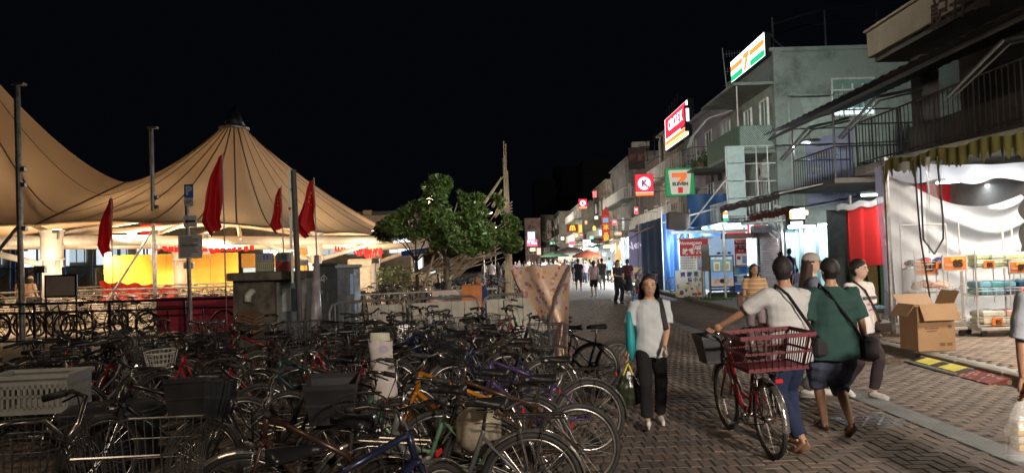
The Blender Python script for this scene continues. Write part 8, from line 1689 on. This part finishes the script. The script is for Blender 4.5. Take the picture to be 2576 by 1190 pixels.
# the crowd beyond: a few base figures, copied one by one
crowd = [('white', (.66, .62, .62)), ('black2', (.018, .018, .022)), ('tan2', (.4, .28, .18)), ('skyblue', (.25, .38, .6)), ('mauve', (.35, .22, .3)), ('grey2', (.2, .2, .2))]
prot = [person('p', 0, -50-i, 0, (1.6, 1.7, 1.62, 1.75)[i], ('a', 'b', 'c', 'c')[i], crowd[i], .5, .8, ('black', (.015, .015, .018)) if i % 2 else ('slate', (.045, .055, .085)), .1, 1.1, ('long', 'short', 'bob', 'short')[i], feet=((.09, -.15, 0, 0), (-.09, .15, .03, .3)), lowp=True, face=False) for i in range(4)]
spots = [(1338, 46, 'pale'), (1352, 40, 'pale'), (1362, 55, ''), (1383, 44, ''), (1392, 60, ''), (1402, 48, ''), (1408, 70, ''), (1372, 75, ''), (1427, 60, ''), (1440, 75, ''), (1448, 66, ''), (1470, 70, ''), (1484, 60, ''), (1475, 52, ''), (1506, 52, ''), (1330, 80, ''), (1318, 62, ''), (1306, 70, ''), (1296, 55, ''), (1355, 90, ''), (1420, 90, ''), (1398, 95, ''), (1252, 50, ''), (1236, 46, ''), (1218, 60, ''), (1268, 64, ''), (1470, 47, ''), (1533, 50, ''), (1447, 50, ''), (1421, 43, ''), (1412, 56, ''), (1370, 50, ''), (1346, 66, ''), (1494, 78, '')]
rr = random.Random(19); wh = ['nearest the cloth', 'just beyond the first', 'below the lit window house', 'under the green canopy parasol', 'between two far stalls', 'in front of the grey parasol', 'deep in the street', 'by the salmon lit panel', 'under the grey parasol', 'beyond the grey parasol', 'under the dark red parasol', 'past the dark red parasol', 'by the golden arches', 'close to the white lit shop', 'at the warm snack shop', 'at the far bend', 'beside the upright bamboo bundle', 'past the upright bamboo bundle', 'between bamboo bundle and cloth', 'farthest along the bend', 'beneath the cream house', 'beneath the pale house', 'seen through the bamboo poles', 'under the tree edge', 'behind the slanting bamboo', 'just before the bamboo bundle', 'by the pink topped woman', 'before the brilliant white shop', 'left of the black T-shirt walker', 'touching the cloth corner', 'between cloth and grey parasol', 'over the middle of the cloth', 'far over the cloth', 'near the bend under signs']
for i, (px, d, _) in enumerate(spots):
    p = P(px, 660, d); q = prot[i % 4]; c_ = crowd[(i*5+i//4) % 6]; mm = {'shirt': cl_mat(*c_)}
    o = q if i < 4 else copy_tree(q, None, mm)
    if i < 4:
        for ch in q.children:
            if ch.name.startswith('shirt'): ch.material_slots[0].link = 'OBJECT'; ch.material_slots[0].material = cl_mat(*c_)
    o.location = (p.x, d, .0); o.rotation_euler.z = rr.choice((0, 3.1))+rr.gauss(0, .5)
    nm_c = {'white': 'white', 'black2': 'black', 'tan2': 'tan', 'skyblue': 'pale blue', 'mauve': 'mauve', 'grey2': 'grey'}[c_[0]]
    tag(o, f"walker in a {nm_c} top {wh[i]}", 'person', 'walkers in the far street')
# pushchair and table by the tarpaulin
p = G(1612, 742); r = thing('pushchair', 'loaded black and grey folding pushchair with a red bag low down', 'pushchair', (p.x, p.y, 0)); m_ = MB()
for s in (-1, 1): m_.tube([(-.3, s*.22, .1), (.05, s*.22, .55), (.3, s*.22, 1.05)], .016, 6).tube([(.3, s*.22, .1), (-.05, s*.22, .6), (-.2, s*.22, .75)], .016, 6)
m_.tube([(.3, -.22, 1.05), (.38, 0, 1.08), (.3, .22, 1.05)], .018, 6).obj('frame', blackm, r)
for a in (-.3, .3):
    for s in (-1, 1): MB().tube([(a+.10*math.cos(q), s*.24, .11+.10*math.sin(q)) for q in [i*math.pi/8 for i in range(16)]], .018, 6, closed=True).obj('wheel', rubber, r)
MB().sheet(lambda u, v: (.25-.45*math.cos(u*1.9), -.22+.44*v, .75+.45*math.sin(u*1.9)), 12, 6, .01).obj('hood', mat('hood_black', (.03, .03, .035), .6), r); MB().ell((0, 0, .5), (.26, .2, .22), 14, 10).obj('load', mat('load_grey', (.22, .2, .18), .8, 0, .3, 6), r, True); MB().ell((-.12, -.05, .18), (.2, .16, .12), 14, 10).obj('red_bag', mat('bag_red', (.4, .02, .02), .5), r, True)
p = G(1650, 738, .12); r = thing('folding_table', 'dark table carrying boxes in front of the violet banner', 'table', (p.x, p.y+3, .12)); MB().bev((0, 0, .74), (1.3, .7, .04), .01).obj('tabletop', mat('table_red', (.12, .03, .03), .5), r)
for sx_ in (-1, 1):
    for sy in (-1, 1): MB().tube([(sx_*.6, sy*.3, 0), (sx_*.6, sy*.3, .73)], .02, 6).obj('leg', blackm, r)

bpy.data.scenes.remove(TS)
